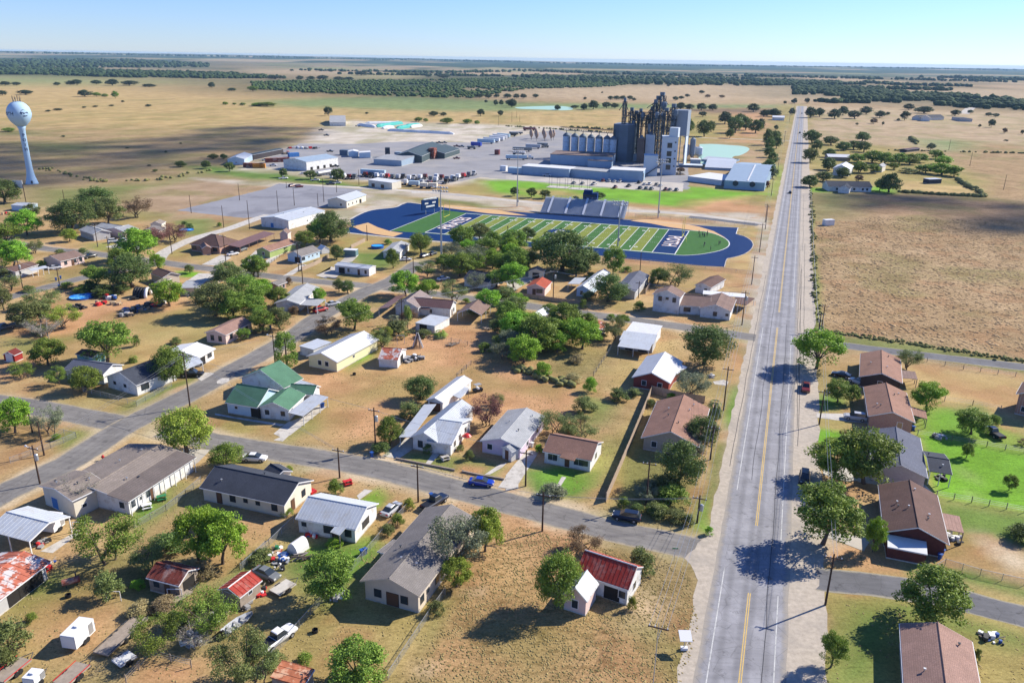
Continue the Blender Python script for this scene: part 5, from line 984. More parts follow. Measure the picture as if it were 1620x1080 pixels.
blk(r, 'wall', 'X3', (65,745), (670,772), 26, 650, MILLB, TANROOF, ribs=6); blk(r, 'annex', 'X3', (440,768), (668,778), 3, 705, MILLB, TANROOF, dy=-3.1)
r = mthing('warehouse', 'very long low pale metal warehouse along the mill frontage', 'warehouse', 'X3', (300, 870), 'the long low warehouse')
blk(r, 'wall', 'X6', (1218,515), (1620,545), 12, 447, MILLB, WMETAL, ribs=4); blk(r, 'wall', 'X3', (0,848), (650,905), 12, 775, MILLB, LGREYR, ribs=4)
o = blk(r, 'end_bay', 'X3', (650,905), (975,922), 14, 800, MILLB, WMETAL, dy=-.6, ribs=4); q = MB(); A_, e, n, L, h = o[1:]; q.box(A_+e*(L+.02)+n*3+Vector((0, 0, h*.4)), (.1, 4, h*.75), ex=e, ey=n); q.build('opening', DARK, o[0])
# silos
sil0 = None
for i, x in enumerate((235, 317, 395, 475, 553, 632, 695)):
    p = away(g('X3', x, 700+(x-235)*.09), 13); h = Hz(p, pp('X3', 0, 470+i*2)[1]); rr = 2.75
    if sil0 is None:
        r = thing('grain_silo', p, None, 'grain silo', 'grain silos in a row on the mill'); sil0 = r; P0_ = p
        q = MB(); q.lathe(p, [(rr, 0), (rr, h)], 20); q.build('silo_body', mat('silo_steel', (.48, .58, .68), .55, .06, .3, stain=(.3, .3, .3), stain_amt=.3), r, smooth=False)
        q = MB(); q.lathe(p+Vector((0, 0, h)), [(rr+.15, 0), (rr+.1, .8), (1.2, 2.3), (.5, 2.7)], 20); q.build('silo_roof', MILLD, r)
        for z in (.25, .5, .75): q = MB(); q.lathe(p+Vector((0, 0, h*z)), [(rr+.06, 0), (rr+.06, .15)], 20); q.build('band', MGREY, r)
        q = MB(); q.box(M(p, rr+.3, -.5, h/2), (.4, .6, h), ex=mx, ey=my); q.build('ladder', DSTEEL, r)
        q = MB(); q.tube([M(p, 0, 0, h+2.6), M(p, 0, 0, h+4.4)], .25, 6); q.build('filling_spout', DSTEEL, r)
    else: r = copy_tree(sil0); r.location = p
    r['label'] = ['leftmost pale grain silo of the row', 'second grain silo from the left', 'third grain silo from the left', 'middle pale grain silo, fourth of seven', 'fifth grain silo from the left of the row', 'sixth grain silo from the left of the row', 'rightmost grain silo against the dark ribbed bin block'][i]
land('the silo row', P0_)
def truss_bridge(label, a, b, w=2.6, hh=2.4, name='conveyor_bridge', n=12, m=None):
    m = m or DSTEEL; r = thing(name, (a+b)/2*1., label, 'conveyor'); r.location = (a+b)/2
    up = Vector((0, 0, 1)); d = (b-a).normalized(); s = d.cross(up).normalized()
    for k, (q0, zz) in enumerate(((-1, 0), (1, 0), (-1, hh), (1, hh))): q = MB(); q.tube([a+s*q0*w/2+up*zz, b+s*q0*w/2+up*zz], .2, 4); q.build('chord', m, r)
    q = MB()
    for i in range(n+1):
        p = a.lerp(b, i/n); q.tube([p+s*w/2, p+s*w/2+up*hh], .12, 4, cap=False); q.tube([p-s*w/2, p-s*w/2+up*hh], .12, 4, cap=False)
        if i < n: p2 = a.lerp(b, (i+1)/n); q.tube([p-s*w/2, p2-s*w/2+up*hh], .1, 4, cap=False)
    o = q.build('bracing', m, r); o['kind'] = 'stuff'; q = MB(); q.slab([a+s*w*.45+up*.15, b+s*w*.45+up*.15, b-s*w*.45+up*.15, a-s*w*.45+up*.15], .12); q.build('walkway', m, r); return r
pa, pb2 = away(g('X3', 200, 697), 13), away(g('X3', 700, 742), 13); hsil = Hz(P0_, pp('X3', 0, 412)[1])
truss_bridge('dark catwalk conveyor running over the silo row', pa+Vector((-2, 0, hsil)), pb2+Vector((0, 0, hsil)), n=24)
# ribbed bin block (hexagonal)
r = mthing('bin_block', 'tall dark corrugated bin block between the silos and the steel towers', 'bin block', 'X3', (800, 735), 'the dark bin block')
pc = away(g('X3', 800, 735), 14); hb_ = Hz(pc-my*9, pp('X3', 0, 360)[1]); wv = 7.2
hexp = [M(pc, x, y) for x, y in ((-wv, -6), (-2, -9.5), (4.5, -9), (wv+.5, -3), (wv, 9), (-wv, 9))]
q = MB(); q.prism(hexp, (0, 0, hb_)); wl_ = q.build('wall', MILLD, r)
q = MB()
for i in range(5):
    a, b = hexp[i], hexp[(i+1) % 6]; k = int((b-a).length/.8); e = (b-a).normalized(); n = Vector((e.y, -e.x, 0))
    for j in range(k+1): q.prism([a+e*(j*(b-a).length/k), a+e*(j*(b-a).length/k+.3), a+e*(j*(b-a).length/k+.3)+n*.18, a+e*(j*(b-a).length/k)+n*.18], (0, 0, hb_))
o = q.build('corrugation', MILLD, wl_); o['kind'] = 'stuff'; q = MB(); q.prism([p+Vector((0, 0, hb_+.01)) for p in hexp], (0, 0, .4)); q.build('roof', MGREY, r)
blk(r, 'hopper_room', 'X3', (875,720), (930,722), 6, 650, MILLW, MGREY, dy=1)
# towers
def lattice(label, t, b, top, w=4., dy=10., nst=9, short=None, topper=None, z0=0.):
    p = away(g(t, *b), dy); h = Hz(p, pp(t, 0, top)[1]); r = thing('steel_tower', p, label, 'steel tower', 'steel elevator towers of the mill')
    for a, c_ in ((-1, -1), (1, -1), (1, 1), (-1, 1)): q = MB(); q.tube([M(p, a*w/2, c_*w/2), M(p, a*w/2, c_*w/2, h)], .26, 4); q.build('leg', DSTEEL, r)
    q = MB(); cs = [(-1, -1), (1, -1), (1, 1), (-1, 1)]
    for i in range(nst):
        z1, z2 = h*(i+1)/nst, h*i/nst
        for k in range(4):
            a, b_ = cs[k], cs[(k+1) % 4]; q.tube([M(p, a[0]*w/2, a[1]*w/2, z1), M(p, b_[0]*w/2, b_[1]*w/2, z1)], .17, 4, cap=False); q.tube([M(p, a[0]*w/2, a[1]*w/2, z2), M(p, b_[0]*w/2, b_[1]*w/2, z1)], .14, 4, cap=False)
    o = q.build('bracing', DSTEEL, r); o['kind'] = 'stuff'
    for i in range(2, nst, 2): z = h*i/nst; q = MB(); q.prism([M(p, -w*.62, -w*.62, z), M(p, w*.62, -w*.62, z), M(p, w*.62, w*.62, z), M(p, -w*.62, w*.62, z)], (0, 0, .12)); q.build('platform', DSTEEL, r)
    for dx in (-w*.22, w*.22): q = MB(); q.tube([M(p, dx, 0, 1), M(p, dx, 0, h+1.5)], .42, 6); q.build('elevator_leg', MILLD, r)
    q = MB(); q.prism([M(p, -w*.35, -w*.3, h+.5), M(p, w*.35, -w*.3, h+.5), M(p, w*.35, w*.3, h+.5), M(p, -w*.35, w*.3, h+.5)], (0, 0, 2.2)); q.build('head_drum', MILLD, r)
    for k in range(3):
        a = k*2.1+1; q = MB(); q.tube([M(p, 0, 0, h+.4), M(p, math.cos(a)*w*1.6, math.sin(a)*w*1.1, h-6.5)], .28, 5); q.build('spout', DSTEEL, r)
    return p, h, r
TP = [lattice('slender steel leg tower above the dark bin block', 'X3', (785,735), 130, 2.6, 10, 9)]
TP += [lattice('low steel frame beside the slender leg tower', 'X3', (858,735), 225, 3.6, 14, 7), lattice('steel frame with round dust collector behind the bin block', 'X3', (945,735), 235, 3.2, 12, 7), lattice('thin steel frame in the middle of the mill', 'X3', (1015,740), 300, 2.4, 16, 7),
  lattice('tallest steel elevator tower with crowded head gear', 'X3', (1140,760), 75, 4.6, 16, 11), lattice('steel elevator tower left of the tallest one', 'X3', (1080,755), 150, 3.4, 14, 9), lattice('steel tower leaning against the tall grey tank house', 'X3', (1255,800), 190, 4.2, 16, 10)]
TP += [lattice('broad steel frame left of the tallest tower', 'X3', (1110,750), 110, 5.5, 20, 10), lattice('steel frame just right of the bin block', 'X3', (905,735), 255, 4., 18, 7), lattice('steel frame behind the windowed mill tower', 'X3', (1190,790), 230, 4., 20, 8), lattice('steel frame left of the tallest, behind the cream tank', 'X3', (1050,750), 215, 3., 20, 8)]
land('the tallest steel tower', TP[4][0])
for (i, j, z, lb) in ((0, 2, .93, 'upper left conveyor bridge between steel towers'), (2, 5, .94, 'upper middle conveyor bridge of the mill'), (1, 4, .82, 'lower conveyor bridge crossing the mill'), (4, 6, .6, 'right conveyor bridge towards the grey tank house'), (5, 6, .78, 'high right conveyor bridge of the mill'), (8, 10, .9, 'long rear conveyor bridge of the mill'), (1, 10, .7, 'sloping duct bridge behind the bin block')):
    a, b = TP[i], TP[j]; z1 = min(a[1], b[1])*z; truss_bridge(lb, a[0]+Vector((0, 0, z1)), b[0]+Vector((0, 0, z1)), n=10)
for k, (x, tp, w, m, lb) in enumerate(((1060, 455, 6.6, MILLW, 'cream ribbed rectangular tank amid the steelwork'), (970, 490, 5, TANROOF, 'dark brown narrow bin amid the steelwork'))):
    r = mthing('tank', lb, 'tank', 'X3', (x, 745)); p = away(g('X3', x, 745), 8); h = Hz(p, pp('X3', 0, tp)[1]); q = MB(); q.prism([M(p, -w/2, -3), M(p, w/2, -3), M(p, w/2, 3), M(p, -w/2, 3)], (0, 0, h)); wl_ = q.build('tank_wall', m, r)
    for j in range(8): q = MB(); q.prism([M(p, -w/2+.1+j*(w-.4)/7, -3.2), M(p, -w/2+.3+j*(w-.4)/7, -3.2), M(p, -w/2+.3+j*(w-.4)/7, -3), M(p, -w/2+.1+j*(w-.4)/7, -3)], (0, 0, h)); q.build('rib', m, wl_)
    q = MB(); q.lathe(p+Vector((0, 0, h)), [(w*.4, 0), (.5, 2.2)], 12); q.build('cyclone', MILLD, r)
# dust collectors hung in the steelwork
for k, (i, z, rr) in enumerate(((2, .92, 1.7), (5, .8, 1.5), (4, .86, 2.2), (4, .7, 1.9), (6, .9, 1.6), (3, .8, 1.3), (1, .75, 1.4))):
    p, h, r = TP[i]; q = MB(); q.lathe(M(p, 2.2, -2.4, h*z), [(.3, -3.4), (rr, 0), (rr, 2.4), (.5, 3)], 12); q.build('cyclone', MGREY if k % 2 else MILLD, r)
# white tower with windows
r = mthing('mill_tower', 'tall pale blue mill tower with stacked square windows', 'mill tower', 'X3', (1220, 855), 'the windowed mill tower')
o, A_, e, n, L, h = blk(r, 'wall', 'X3', (1150,850), (1300,855), 11, 480, MILLW, MILLW)
def onface(o, A_, e, n, x, z, w, hh, m, nm='window'):
    q = MB(); q.prism([A_+e*(x-w/2)+n*-.05+Vector((0, 0, z)), A_+e*(x+w/2)+n*-.05+Vector((0, 0, z)), A_+e*(x+w/2)+n*-.05+Vector((0, 0, z+hh)), A_+e*(x-w/2)+n*-.05+Vector((0, 0, z+hh))], n*-.08); f = q.build(nm, DFRAME, o)
    for sx in (-1, 1):
        for sz in (-1, 1): q = MB(); q.prism([A_+e*(x+sx*w/4+a*(w/4-.12))+n*-.135+Vector((0, 0, z+hh/2+sz*hh/4+b*(hh/4-.12))) for a, b in ((-1, -1), (1, -1), (1, 1), (-1, 1))], n*-.03); q.build('pane', GLASS, f)
for z in (.14, .32, .5, .72): onface(r, A_, e, n, L*.47, h*z, 3.1, 3.3, GLASS)
for z in (.22, .42, .62, .85): onface(r, A_, e, n, L*.84, h*z, .9, .9, GLASS)
q = MB(); q.prism([M(A_, 3.6, 2, h), M(A_, L-.8, 2, h), M(A_, L-.8, 8, h), M(A_, 3.6, 8, h)], (0, 0, 6.2)); q.build('penthouse', MILLW, r)
r = mthing('stair_building', 'low white windowless block with outside stairs beside the mill tower', 'mill building', 'X3', (1060, 865))
o, A_, e, n, L, h = blk(r, 'wall', 'X3', (985,862), (1115,866), 10, 665, MILLW, MILLW); q = MB(); q.slab([A_+n*-.3+Vector((0, 0, .3)), A_+n*-1.5+Vector((0, 0, .3)), A_+e*L*1.25+n*-1.5+Vector((0, 0, h*.62)), A_+e*L*1.25+n*-.3+Vector((0, 0, h*.62))], .35); q.build('stair', DSTEEL, r)
r = mthing('tank_house', 'huge blue-grey rectangular tank house raised on steel legs behind the mill tower', 'tank house', 'X3', (1330, 780), 'the raised grey tank house')
p = away(g('X3', 1330, 790), 15); h1 = Hz(p, pp('X3', 0, 212)[1]); h0 = Hz(p, pp('X3', 0, 462)[1])
q = MB(); q.prism([M(p, -5.5, -5, h0), M(p, 6, -5, h0), M(p, 6, 7, h0), M(p, -5.5, 7, h0)], (0, 0, h1-h0)); q.build('tank_wall', MGREY, r)
for a in (-5, 0, 5.5):
    for b in (-4.5, 6.5): q = MB(); q.box(M(p, a, b, h0/2), (.6, .6, h0), ex=mx, ey=my); q.build('leg', MGREY, r)
q = MB(); q.box(M(p, 5.7, 0, h0/2), (.3, 9, h0*.98), ex=mx, ey=my); q.build('lower_wall', MILLW, r)
for k, (x, y, rr, tp, lb) in enumerate(((1390, 720, 2.4, 560, 'dark round hopper tank right of the mill tower'), (1450, 720, 2.2, 500, 'tall thin dark hopper right of the tank house'), (1520, 715, 2.6, 585, 'pale round tank nearest the pond'), (1490, 700, 1.9, 590, 'narrow round tank behind the pale one'))):
    r = mthing('hopper_tank', lb, 'tank', 'X3', (x, y)); p = M(g('X3', x, y), 0, 3); h = Hz(p, pp('X3', 0, tp)[1]); q = MB(); q.lathe(p, [(.5, 2.5), (rr, 5), (rr, h), (.4, h+1.2)], 14); q.build('tank_wall', MILLW if 'pale' in lb else MGREY, r)
    for a in (.8, 2.4, 3.9, 5.5): q = MB(); q.tube([p+Vector((rr*math.cos(a), rr*math.sin(a), 0)), p+Vector((rr*math.cos(a), rr*math.sin(a), 5.2))], .15, 4); q.build('leg', DSTEEL, r)
r = mthing('mill_building', 'small pale equipment room on a slab beside the pond', 'mill building', 'X3', (1500, 750)); blk(r, 'wall', 'X3', (1450,752), (1545,755), 7, 702, MILLB, WMETAL)
r = mthing('loading_canopy', 'low dark roofed loading canopy between mill and warehouses', 'canopy', 'X3', (1450, 780)); blk(r, 'canopy', 'X3', (1330,775), (1560,785), 9, 755, MILLD, MILLW)
for nm, lb, sh, a, b, dep, top, m, rm, pt in (('warehouse', 'white flat warehouse block with dark base right of the mill', 'the white warehouse block', (175,915), (505,958), 26, 868, MILLW, WMETAL, 0), ('warehouse', 'broad blue-grey gabled warehouse at the highway hedge', 'the broad hedge warehouse', (530,985), (925,1012), 100, 905, MILLB, BMETAL, 4.5),
   ('warehouse', 'large low pale metal roofed warehouse behind the others', 'the low pale warehouse', (340,800), (640,815), 62, 775, MILLB, METAL, 2), ('warehouse', 'low metal roofed shed on the pond bank', 'the pond bank shed', (312,718), (585,742), 22, 698, MILLB, METAL, 1.5)):
    r = mthing(nm, lb, 'warehouse', 'X4', a, sh); o, A_, e, n, L, h = blk(r, 'wall', 'X4', a, b, dep, top, m, rm, pitch=pt, ribs=8)
    if pt == 4.5:
        for x in (.28, .7):
            q = MB(); q.lathe(Vector((0, 0, 0)), [(1.7, 0), (1.6, .5)], 16); c_ = A_+e*L*x+n*-.05+Vector((0, 0, h*.72)); q.v = [tuple(c_+e*v[0]+Vector((0, 0, v[1]))+n*-v[2]) for v in q.v]; q.build('fan_vent', DSTEEL, o)
        q = MB(); q.slab([A_+e*L*.55+n*2+Vector((0, 0, h+.4)), A_+e*(L*.55+.8)+n*2+Vector((0, 0, h+.4)), A_+e*(L*.55+.8)+n*dep*.5+Vector((0, 0, h+4.8)), A_+e*L*.55+n*dep*.5+Vector((0, 0, h+4.8))], .2); q.build('ridge_cap', WMETAL, o)
# grain bags and tarped piles on the caliche
TEAL = flat('teal_tarp', (.03, .33, .29), .6); BAGW = mat('white_bag', (.72, .73, .72), .6, .05, .3)
def bag(t, a, b, w, h, m, lb):
    A_, B_ = g(t, *a), g(t, *b); e = (B_-A_); L = e.length; e.normalize(); n = Vector((-e.y, e.x, 0)); q = MB(); k = max(4, int(L/4)); pf = [(-.5, 0), (-.42, .55), (-.2, .95), (.2, .95), (.42, .55), (.5, 0)]
    vs = []; fs = []
    for i in range(k+1):
        s = 1 if 0 < i < k else .55
        for x, z in pf: vs.append(A_+e*L*i/k+n*x*w*s+Vector((0, 0, z*h*s*random.uniform(.92, 1.05))))
    for i in range(k):
        for j in range(5): fs.append((i*6+j, i*6+j+1, i*6+j+7, i*6+j+6))
    fs += [tuple(range(6)), tuple(range(k*6, k*6+6))[::-1]]; q.add(vs, fs); return solo(q, 'grain_bag', m, lb, 'grain bag', 'grain bags on the caliche pad')
for a, b, w, h, m, lb in (((770,530),(1145,550),5,2.6,BAGW,'longest white grain bag lying nearest on the pad'), ((600,500),(700,512),6,3,BAGW,'leftmost short white grain bag'), ((640,492),(850,488),6,3,BAGW,'far white grain bag behind the teal cover'), ((705,510),(850,490),6,3.4,TEAL,'long teal tarped grain bag'), ((740,518),(800,512),6,3,BAGW,'short white bag in front of the teal one'), ((820,522),(900,508),6,3.4,TEAL,'teal tarped bag in the middle'), ((870,506),(950,498),6,3,TEAL,'right hand teal tarped bag'), ((900,512),(960,502),5,2.6,BAGW,'rightmost short white grain bag')): bag('D2', a, b, w, h, m, lb)
# ring of tan cones (trough cluster)
c0 = g('X6', 1390, 222); r = thing('bin_cluster', c0, 'cluster of upright rusty tan hopper cones behind the parked trailers', 'hopper cluster')
for k in range(9):
    a = k*.7; p = c0+Vector((math.cos(a)*11, math.sin(a)*14, 0)); q = MB(); q.lathe(p, [(.3, 2), (1.7, 4.5), (1.8, 6.5), (1., 8.5), (.2, 9.6)], 10); hp = q.build('hopper', mat('rust_tan', (.36, .26, .2), .8, .1), r); q = MB(); q.tube([p, p+Vector((0, 0, 4))], .2, 4); q.build('stem', DSTEEL, hp)
# ---------------------------------------------------------------- trees
def leafmat(name, a, b, c=None, tr=.25):
    m, nt, bs = newmat(name); gm = nd(nt, 'ShaderNodeNewGeometry'); oi = nd(nt, 'ShaderNodeObjectInfo')
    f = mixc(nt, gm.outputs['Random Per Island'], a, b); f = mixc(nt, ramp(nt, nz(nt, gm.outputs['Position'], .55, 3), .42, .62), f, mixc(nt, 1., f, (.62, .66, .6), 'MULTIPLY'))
    hs_ = nd(nt, 'ShaderNodeHueSaturation'); nt.links.new(f, hs_.inputs['Color'])
    v = nd(nt, 'ShaderNodeMapRange'); v.inputs[3].default_value = .95; v.inputs[4].default_value = 1.4; nt.links.new(oi.outputs['Random'], v.inputs[0]); nt.links.new(v.outputs[0], hs_.inputs['Value'])
    h = nd(nt, 'ShaderNodeMapRange'); h.inputs[3].default_value = .485; h.inputs[4].default_value = .515; nt.links.new(oi.outputs['Random'], h.inputs[0]); nt.links.new(h.outputs[0], hs_.inputs['Hue'])
    nt.links.new(hs_.outputs[0], bs.inputs['Base Color']); bs.inputs['Roughness'].default_value = .6; bs.inputs['Specular IOR Level'].default_value = .25
    t = nd(nt, 'ShaderNodeBsdfTranslucent'); nt.links.new(hs_.outputs[0], t.inputs[0]); mx_ = nd(nt, 'ShaderNodeMixShader'); mx_.inputs[0].default_value = tr
    nt.links.new(bs.outputs[0], mx_.inputs[1]); nt.links.new(t.outputs[0], mx_.inputs[2]); nt.links.new(mx_.outputs[0], nt.nodes['Material Output'].inputs[0]); return m
LM = dict(dark=leafmat('leaf_dark_green', (.085, .135, .03), (.17, .225, .06)), mid=leafmat('leaf_green', (.12, .195, .025), (.26, .35, .055)), bright=leafmat('leaf_bright_green', (.16, .31, .022), (.32, .5, .05)),
  olive=leafmat('leaf_olive', (.13, .165, .045), (.24, .27, .09)), grey=leafmat('leaf_grey_green', (.15, .175, .095), (.28, .3, .19)), yellow=leafmat('leaf_yellow_green', (.2, .25, .03), (.34, .38, .055)),
  pink=leafmat('leaf_dusky_pink', (.17, .07, .06), (.28, .13, .11)), brown=leafmat('leaf_brown', (.16, .1, .05), (.24, .16, .09)), straw=leafmat('leaf_straw', (.34, .27, .12), (.45, .37, .2)), far=leafmat('leaf_far', (.045, .075, .03), (.085, .12, .05)))
def leaves(centres, radii, per, size, rng, drop=0., flat_=.75, name='crown'):
    vs = []; c = np.repeat(centres, per, 0); r = np.repeat(radii, per)
    d = rng.normal(size=(len(c), 3)); d /= np.linalg.norm(d, axis=1)[:, None]; d[:, 2] *= flat_
    p = c+d*(r*rng.uniform(.55, 1.08, len(c)))[:, None]
    nrm = d*.6+rng.normal(size=d.shape)*.6; nrm[:, 2] += .35; nrm /= np.linalg.norm(nrm, axis=1)[:, None]
    t = np.cross(nrm, rng.normal(size=d.shape)); t /= np.linalg.norm(t, axis=1)[:, None]; b_ = np.cross(nrm, t)
    s = size*rng.uniform(.6, 1.4, len(c)); t *= s[:, None]; b_ *= (s*.62)[:, None]
    V = np.stack([p-t, p-b_*.9, p+t, p+b_], 1).reshape(-1, 3); n = len(c)
    me = bpy.data.meshes.new(name); me.vertices.add(n*4); me.vertices.foreach_set('co', V.astype(np.float32).ravel())
    me.loops.add(n*4); me.loops.foreach_set('vertex_index', np.arange(n*4, dtype=np.int32)); me.polygons.add(n); me.polygons.foreach_set('loop_start', np.arange(n, dtype=np.int32)*4); me.update(calc_edges=True)
    return me
def limbs(mb, rng, base_h, top_h, spread, n, r0, sub=3, stems=1):
    base_h *= .75
    ends = []
    for s_ in range(stems):
        a0 = rng.uniform(0, 6.28); lean = .12*(stems > 1); b = Vector((math.cos(a0)*.03*stems, math.sin(a0)*.03*stems, 0)); f = Vector((math.cos(a0)*lean, math.sin(a0)*lean, base_h))
        mb.tube([b, b.lerp(f, .5)+Vector((rng.uniform(-.02, .02), rng.uniform(-.02, .02), 0)), f], [r0*1.25/stems**.5, r0/stems**.5, r0*.85/stems**.5], 7)
        for i in range(n//stems):
            a = a0+i*6.283/(n//stems)+rng.uniform(-.4, .4); L = spread*rng.uniform(.55, .95); zt = base_h+(top_h-base_h)*rng.uniform(.35, .95)
            e = Vector((math.cos(a)*L, math.sin(a)*L, zt)); m_ = f.lerp(e, .5)+Vector((0, 0, .04)); mb.tube([f, m_, e], [r0*.55, r0*.35, r0*.12], 5, cap=False)
            for k in range(sub):
                q = f.lerp(e, rng.uniform(.45, .9)); a2 = a+rng.uniform(-1.2, 1.2); e2 = q+Vector((math.cos(a2), math.sin(a2), rng.uniform(.2, 1.)))*spread*.32; mb.tube([q, e2], [r0*.22, r0*.05], 4, cap=False); ends.append(e2)
            ends.append(e)
    return ends
# unit trees: height 1, crown width 1
PROTO = {}
def proto(kind, var, far=False):
    key = (kind, var, far)
    if key in PROTO: return PROTO[key]
    rng = np.random.default_rng(abs(hash(kind)) % 1 + 11*var+{'oak': 1, 'elm': 2, 'mesq': 3, 'bush': 4, 'bare': 5, 'palm': 6, 'cedar': 7, 'fan': 8, 'grass': 9}[kind]*101); mb = MB(); cl = []; rad = []
    D = 4 if far else 1
    if kind == 'oak':
        limbs(mb, rng, .22, .8, .4, 6, .035, 3)
        N = 78
        for i in range(N):
            a = rng.uniform(0, 6.283); ph = rng.uniform(-1., 1.5); rr = rng.uniform(.6, 1.05); cl.append((math.cos(a)*math.cos(ph)*.39*rr, math.sin(a)*math.cos(ph)*.39*rr, .5+math.sin(ph)*.38*rr)); rad.append(rng.uniform(.09, .17))
        me = leaves(np.array(cl), np.array(rad), 150//D, .016*(1 if not far else 2.1), rng)
    elif kind == 'elm':
        ends = limbs(mb, rng, .28, .9, .36, 7, .026, 4)
        for e in ends[:]: cl.append(tuple(e)); rad.append(rng.uniform(.07, .13))
        for i in range(44):
            a = rng.uniform(0, 6.283); ph = rng.uniform(-1.1, 1.5); rr = rng.uniform(.55, 1.05); cl.append((math.cos(a)*math.cos(ph)*.4*rr, math.sin(a)*math.cos(ph)*.4*rr, .53+math.sin(ph)*.4*rr)); rad.append(rng.uniform(.08, .15))
        me = leaves(np.array(cl), np.array(rad), 130//D, .018*(1 if not far else 2.1), rng)
    elif kind == 'mesq':
        ends = limbs(mb, rng, .14, .85, .42, 9, .022, 5, 3)
        for e in ends: cl.append(tuple(e)); rad.append(rng.uniform(.07, .15))
        for i in range(22): a = rng.uniform(0, 6.283); ph = rng.uniform(-.6, 1.4); rr = rng.uniform(.5, 1.05); cl.append((math.cos(a)*math.cos(ph)*.42*rr, math.sin(a)*math.cos(ph)*.42*rr, .5+math.sin(ph)*.4*rr)); rad.append(rng.uniform(.06, .14))
        me = leaves(np.array(cl), np.array(rad), 95//D, .013*(1 if not far else 2.1), rng)
    elif kind == 'bush':
        mb.tube([(0, 0, 0), (0, 0, .3)], [.02, .015], 5); limbs(mb, rng, .1, .7, .3, 6, .015, 2)
        for i in range(40): a = rng.uniform(0, 6.283); ph = rng.uniform(0, 1.5); rr = rng.uniform(.5, 1.); cl.append((math.cos(a)*math.cos(ph)*.4*rr, math.sin(a)*math.cos(ph)*.4*rr, .14+math.sin(ph)*.7*rr)); rad.append(rng.uniform(.1, .18))
        me = leaves(np.array(cl), np.array(rad), 100//D, .024*(1 if not far else 2.), rng)
    elif kind == 'cedar':
        mb.tube([(0, 0, 0), (0, 0, .9)], [.05, .01], 6)
        for i in range(50): z = rng.uniform(.12, .97); w = .42*(1-((z-.4)/.62)**2)**.5 if abs(z-.4) < .6 else .1; a = rng.uniform(0, 6.283); cl.append((math.cos(a)*w*.8, math.sin(a)*w*.8, z)); rad.append(.13)
        me = leaves(np.array(cl), np.array(rad), 90//D, .025*(1 if not far else 2.), rng)
    elif kind == 'bare':
        ends = limbs(mb, rng, .12, .85, .42, 12, .018, 9, 4)
        for i in range(260):
            q = ends[i % len(ends)]*rng.uniform(.6, 1.); a = rng.uniform(0, 6.28); mb.tube([q, q+Vector((math.cos(a), math.sin(a), rng.uniform(.1, 1.2)))*rng.uniform(.06, .16)], [.004, .0015], 3, cap=False)
        me = leaves(np.array([tuple(e) for e in ends]), np.full(len(ends), .06), 6, .011, rng)
    elif kind == 'grass':
        mb.tube([(0, 0, 0), (0, 0, .1)], [.02, .01], 4)
        for i in range(14): a = rng.uniform(0, 6.283); r_ = rng.uniform(0, .35); cl.append((math.cos(a)*r_, math.sin(a)*r_, .3)); rad.append(.3)
        me = leaves(np.array(cl), np.array(rad), 40, .03, rng)
    elif kind in ('palm', 'fan'):
        th = .72 if kind == 'palm' else .45
        mb.tube([(0, 0, 0), (.01, 0, th*.5), (0, 0, th)], [.05 if kind == 'palm' else .09, .035 if kind == 'palm' else .06, .04], 8)
        vs = []; fs = []; R0 = .5
        for k in range(34):
            a = k*2.4; el = rng.uniform(-.9, 1.25); L = R0*rng.uniform(.75, 1.); h = np.array((math.cos(a), math.sin(a), 0)); sd_ = np.array((-math.sin(a), math.cos(a), 0)); c0 = np.array((0, 0, th)); sc = (1-th)
            stem = [c0+h*L*t*math.cos(el*.6)+np.array((0, 0, sc*(math.sin(el)*t-.7*t*t)))for t in (0, .35, .7, 1.)]
            for j in range(9):
                sp = (j-4)*.17; e_ = stem[3]*1.+sd_*sp*L*.9+np.array((0, 0, -abs(sp)*.25*sc)); mid = stem[1]*.45+stem[2]*.55+sd_*sp*L*.45; n = len(vs); w = sd_*.016
                vs += [tuple(stem[1]), tuple(mid-w), tuple(e_), tuple(mid+w)]; fs.append((n, n+1, n+2, n+3))
        me = bpy.data.meshes.new('crown'); me.from_pydata(vs, [], fs)
    me.materials.append(LM['mid'])
    tm = bpy.data.meshes.new('trunk'); tm.from_pydata(mb.v, [], mb.f); tm.materials.append(PALEBARK if kind in ('bare',) else BARK); PROTO[key] = (tm, me); return PROTO[key]
TC = [0]
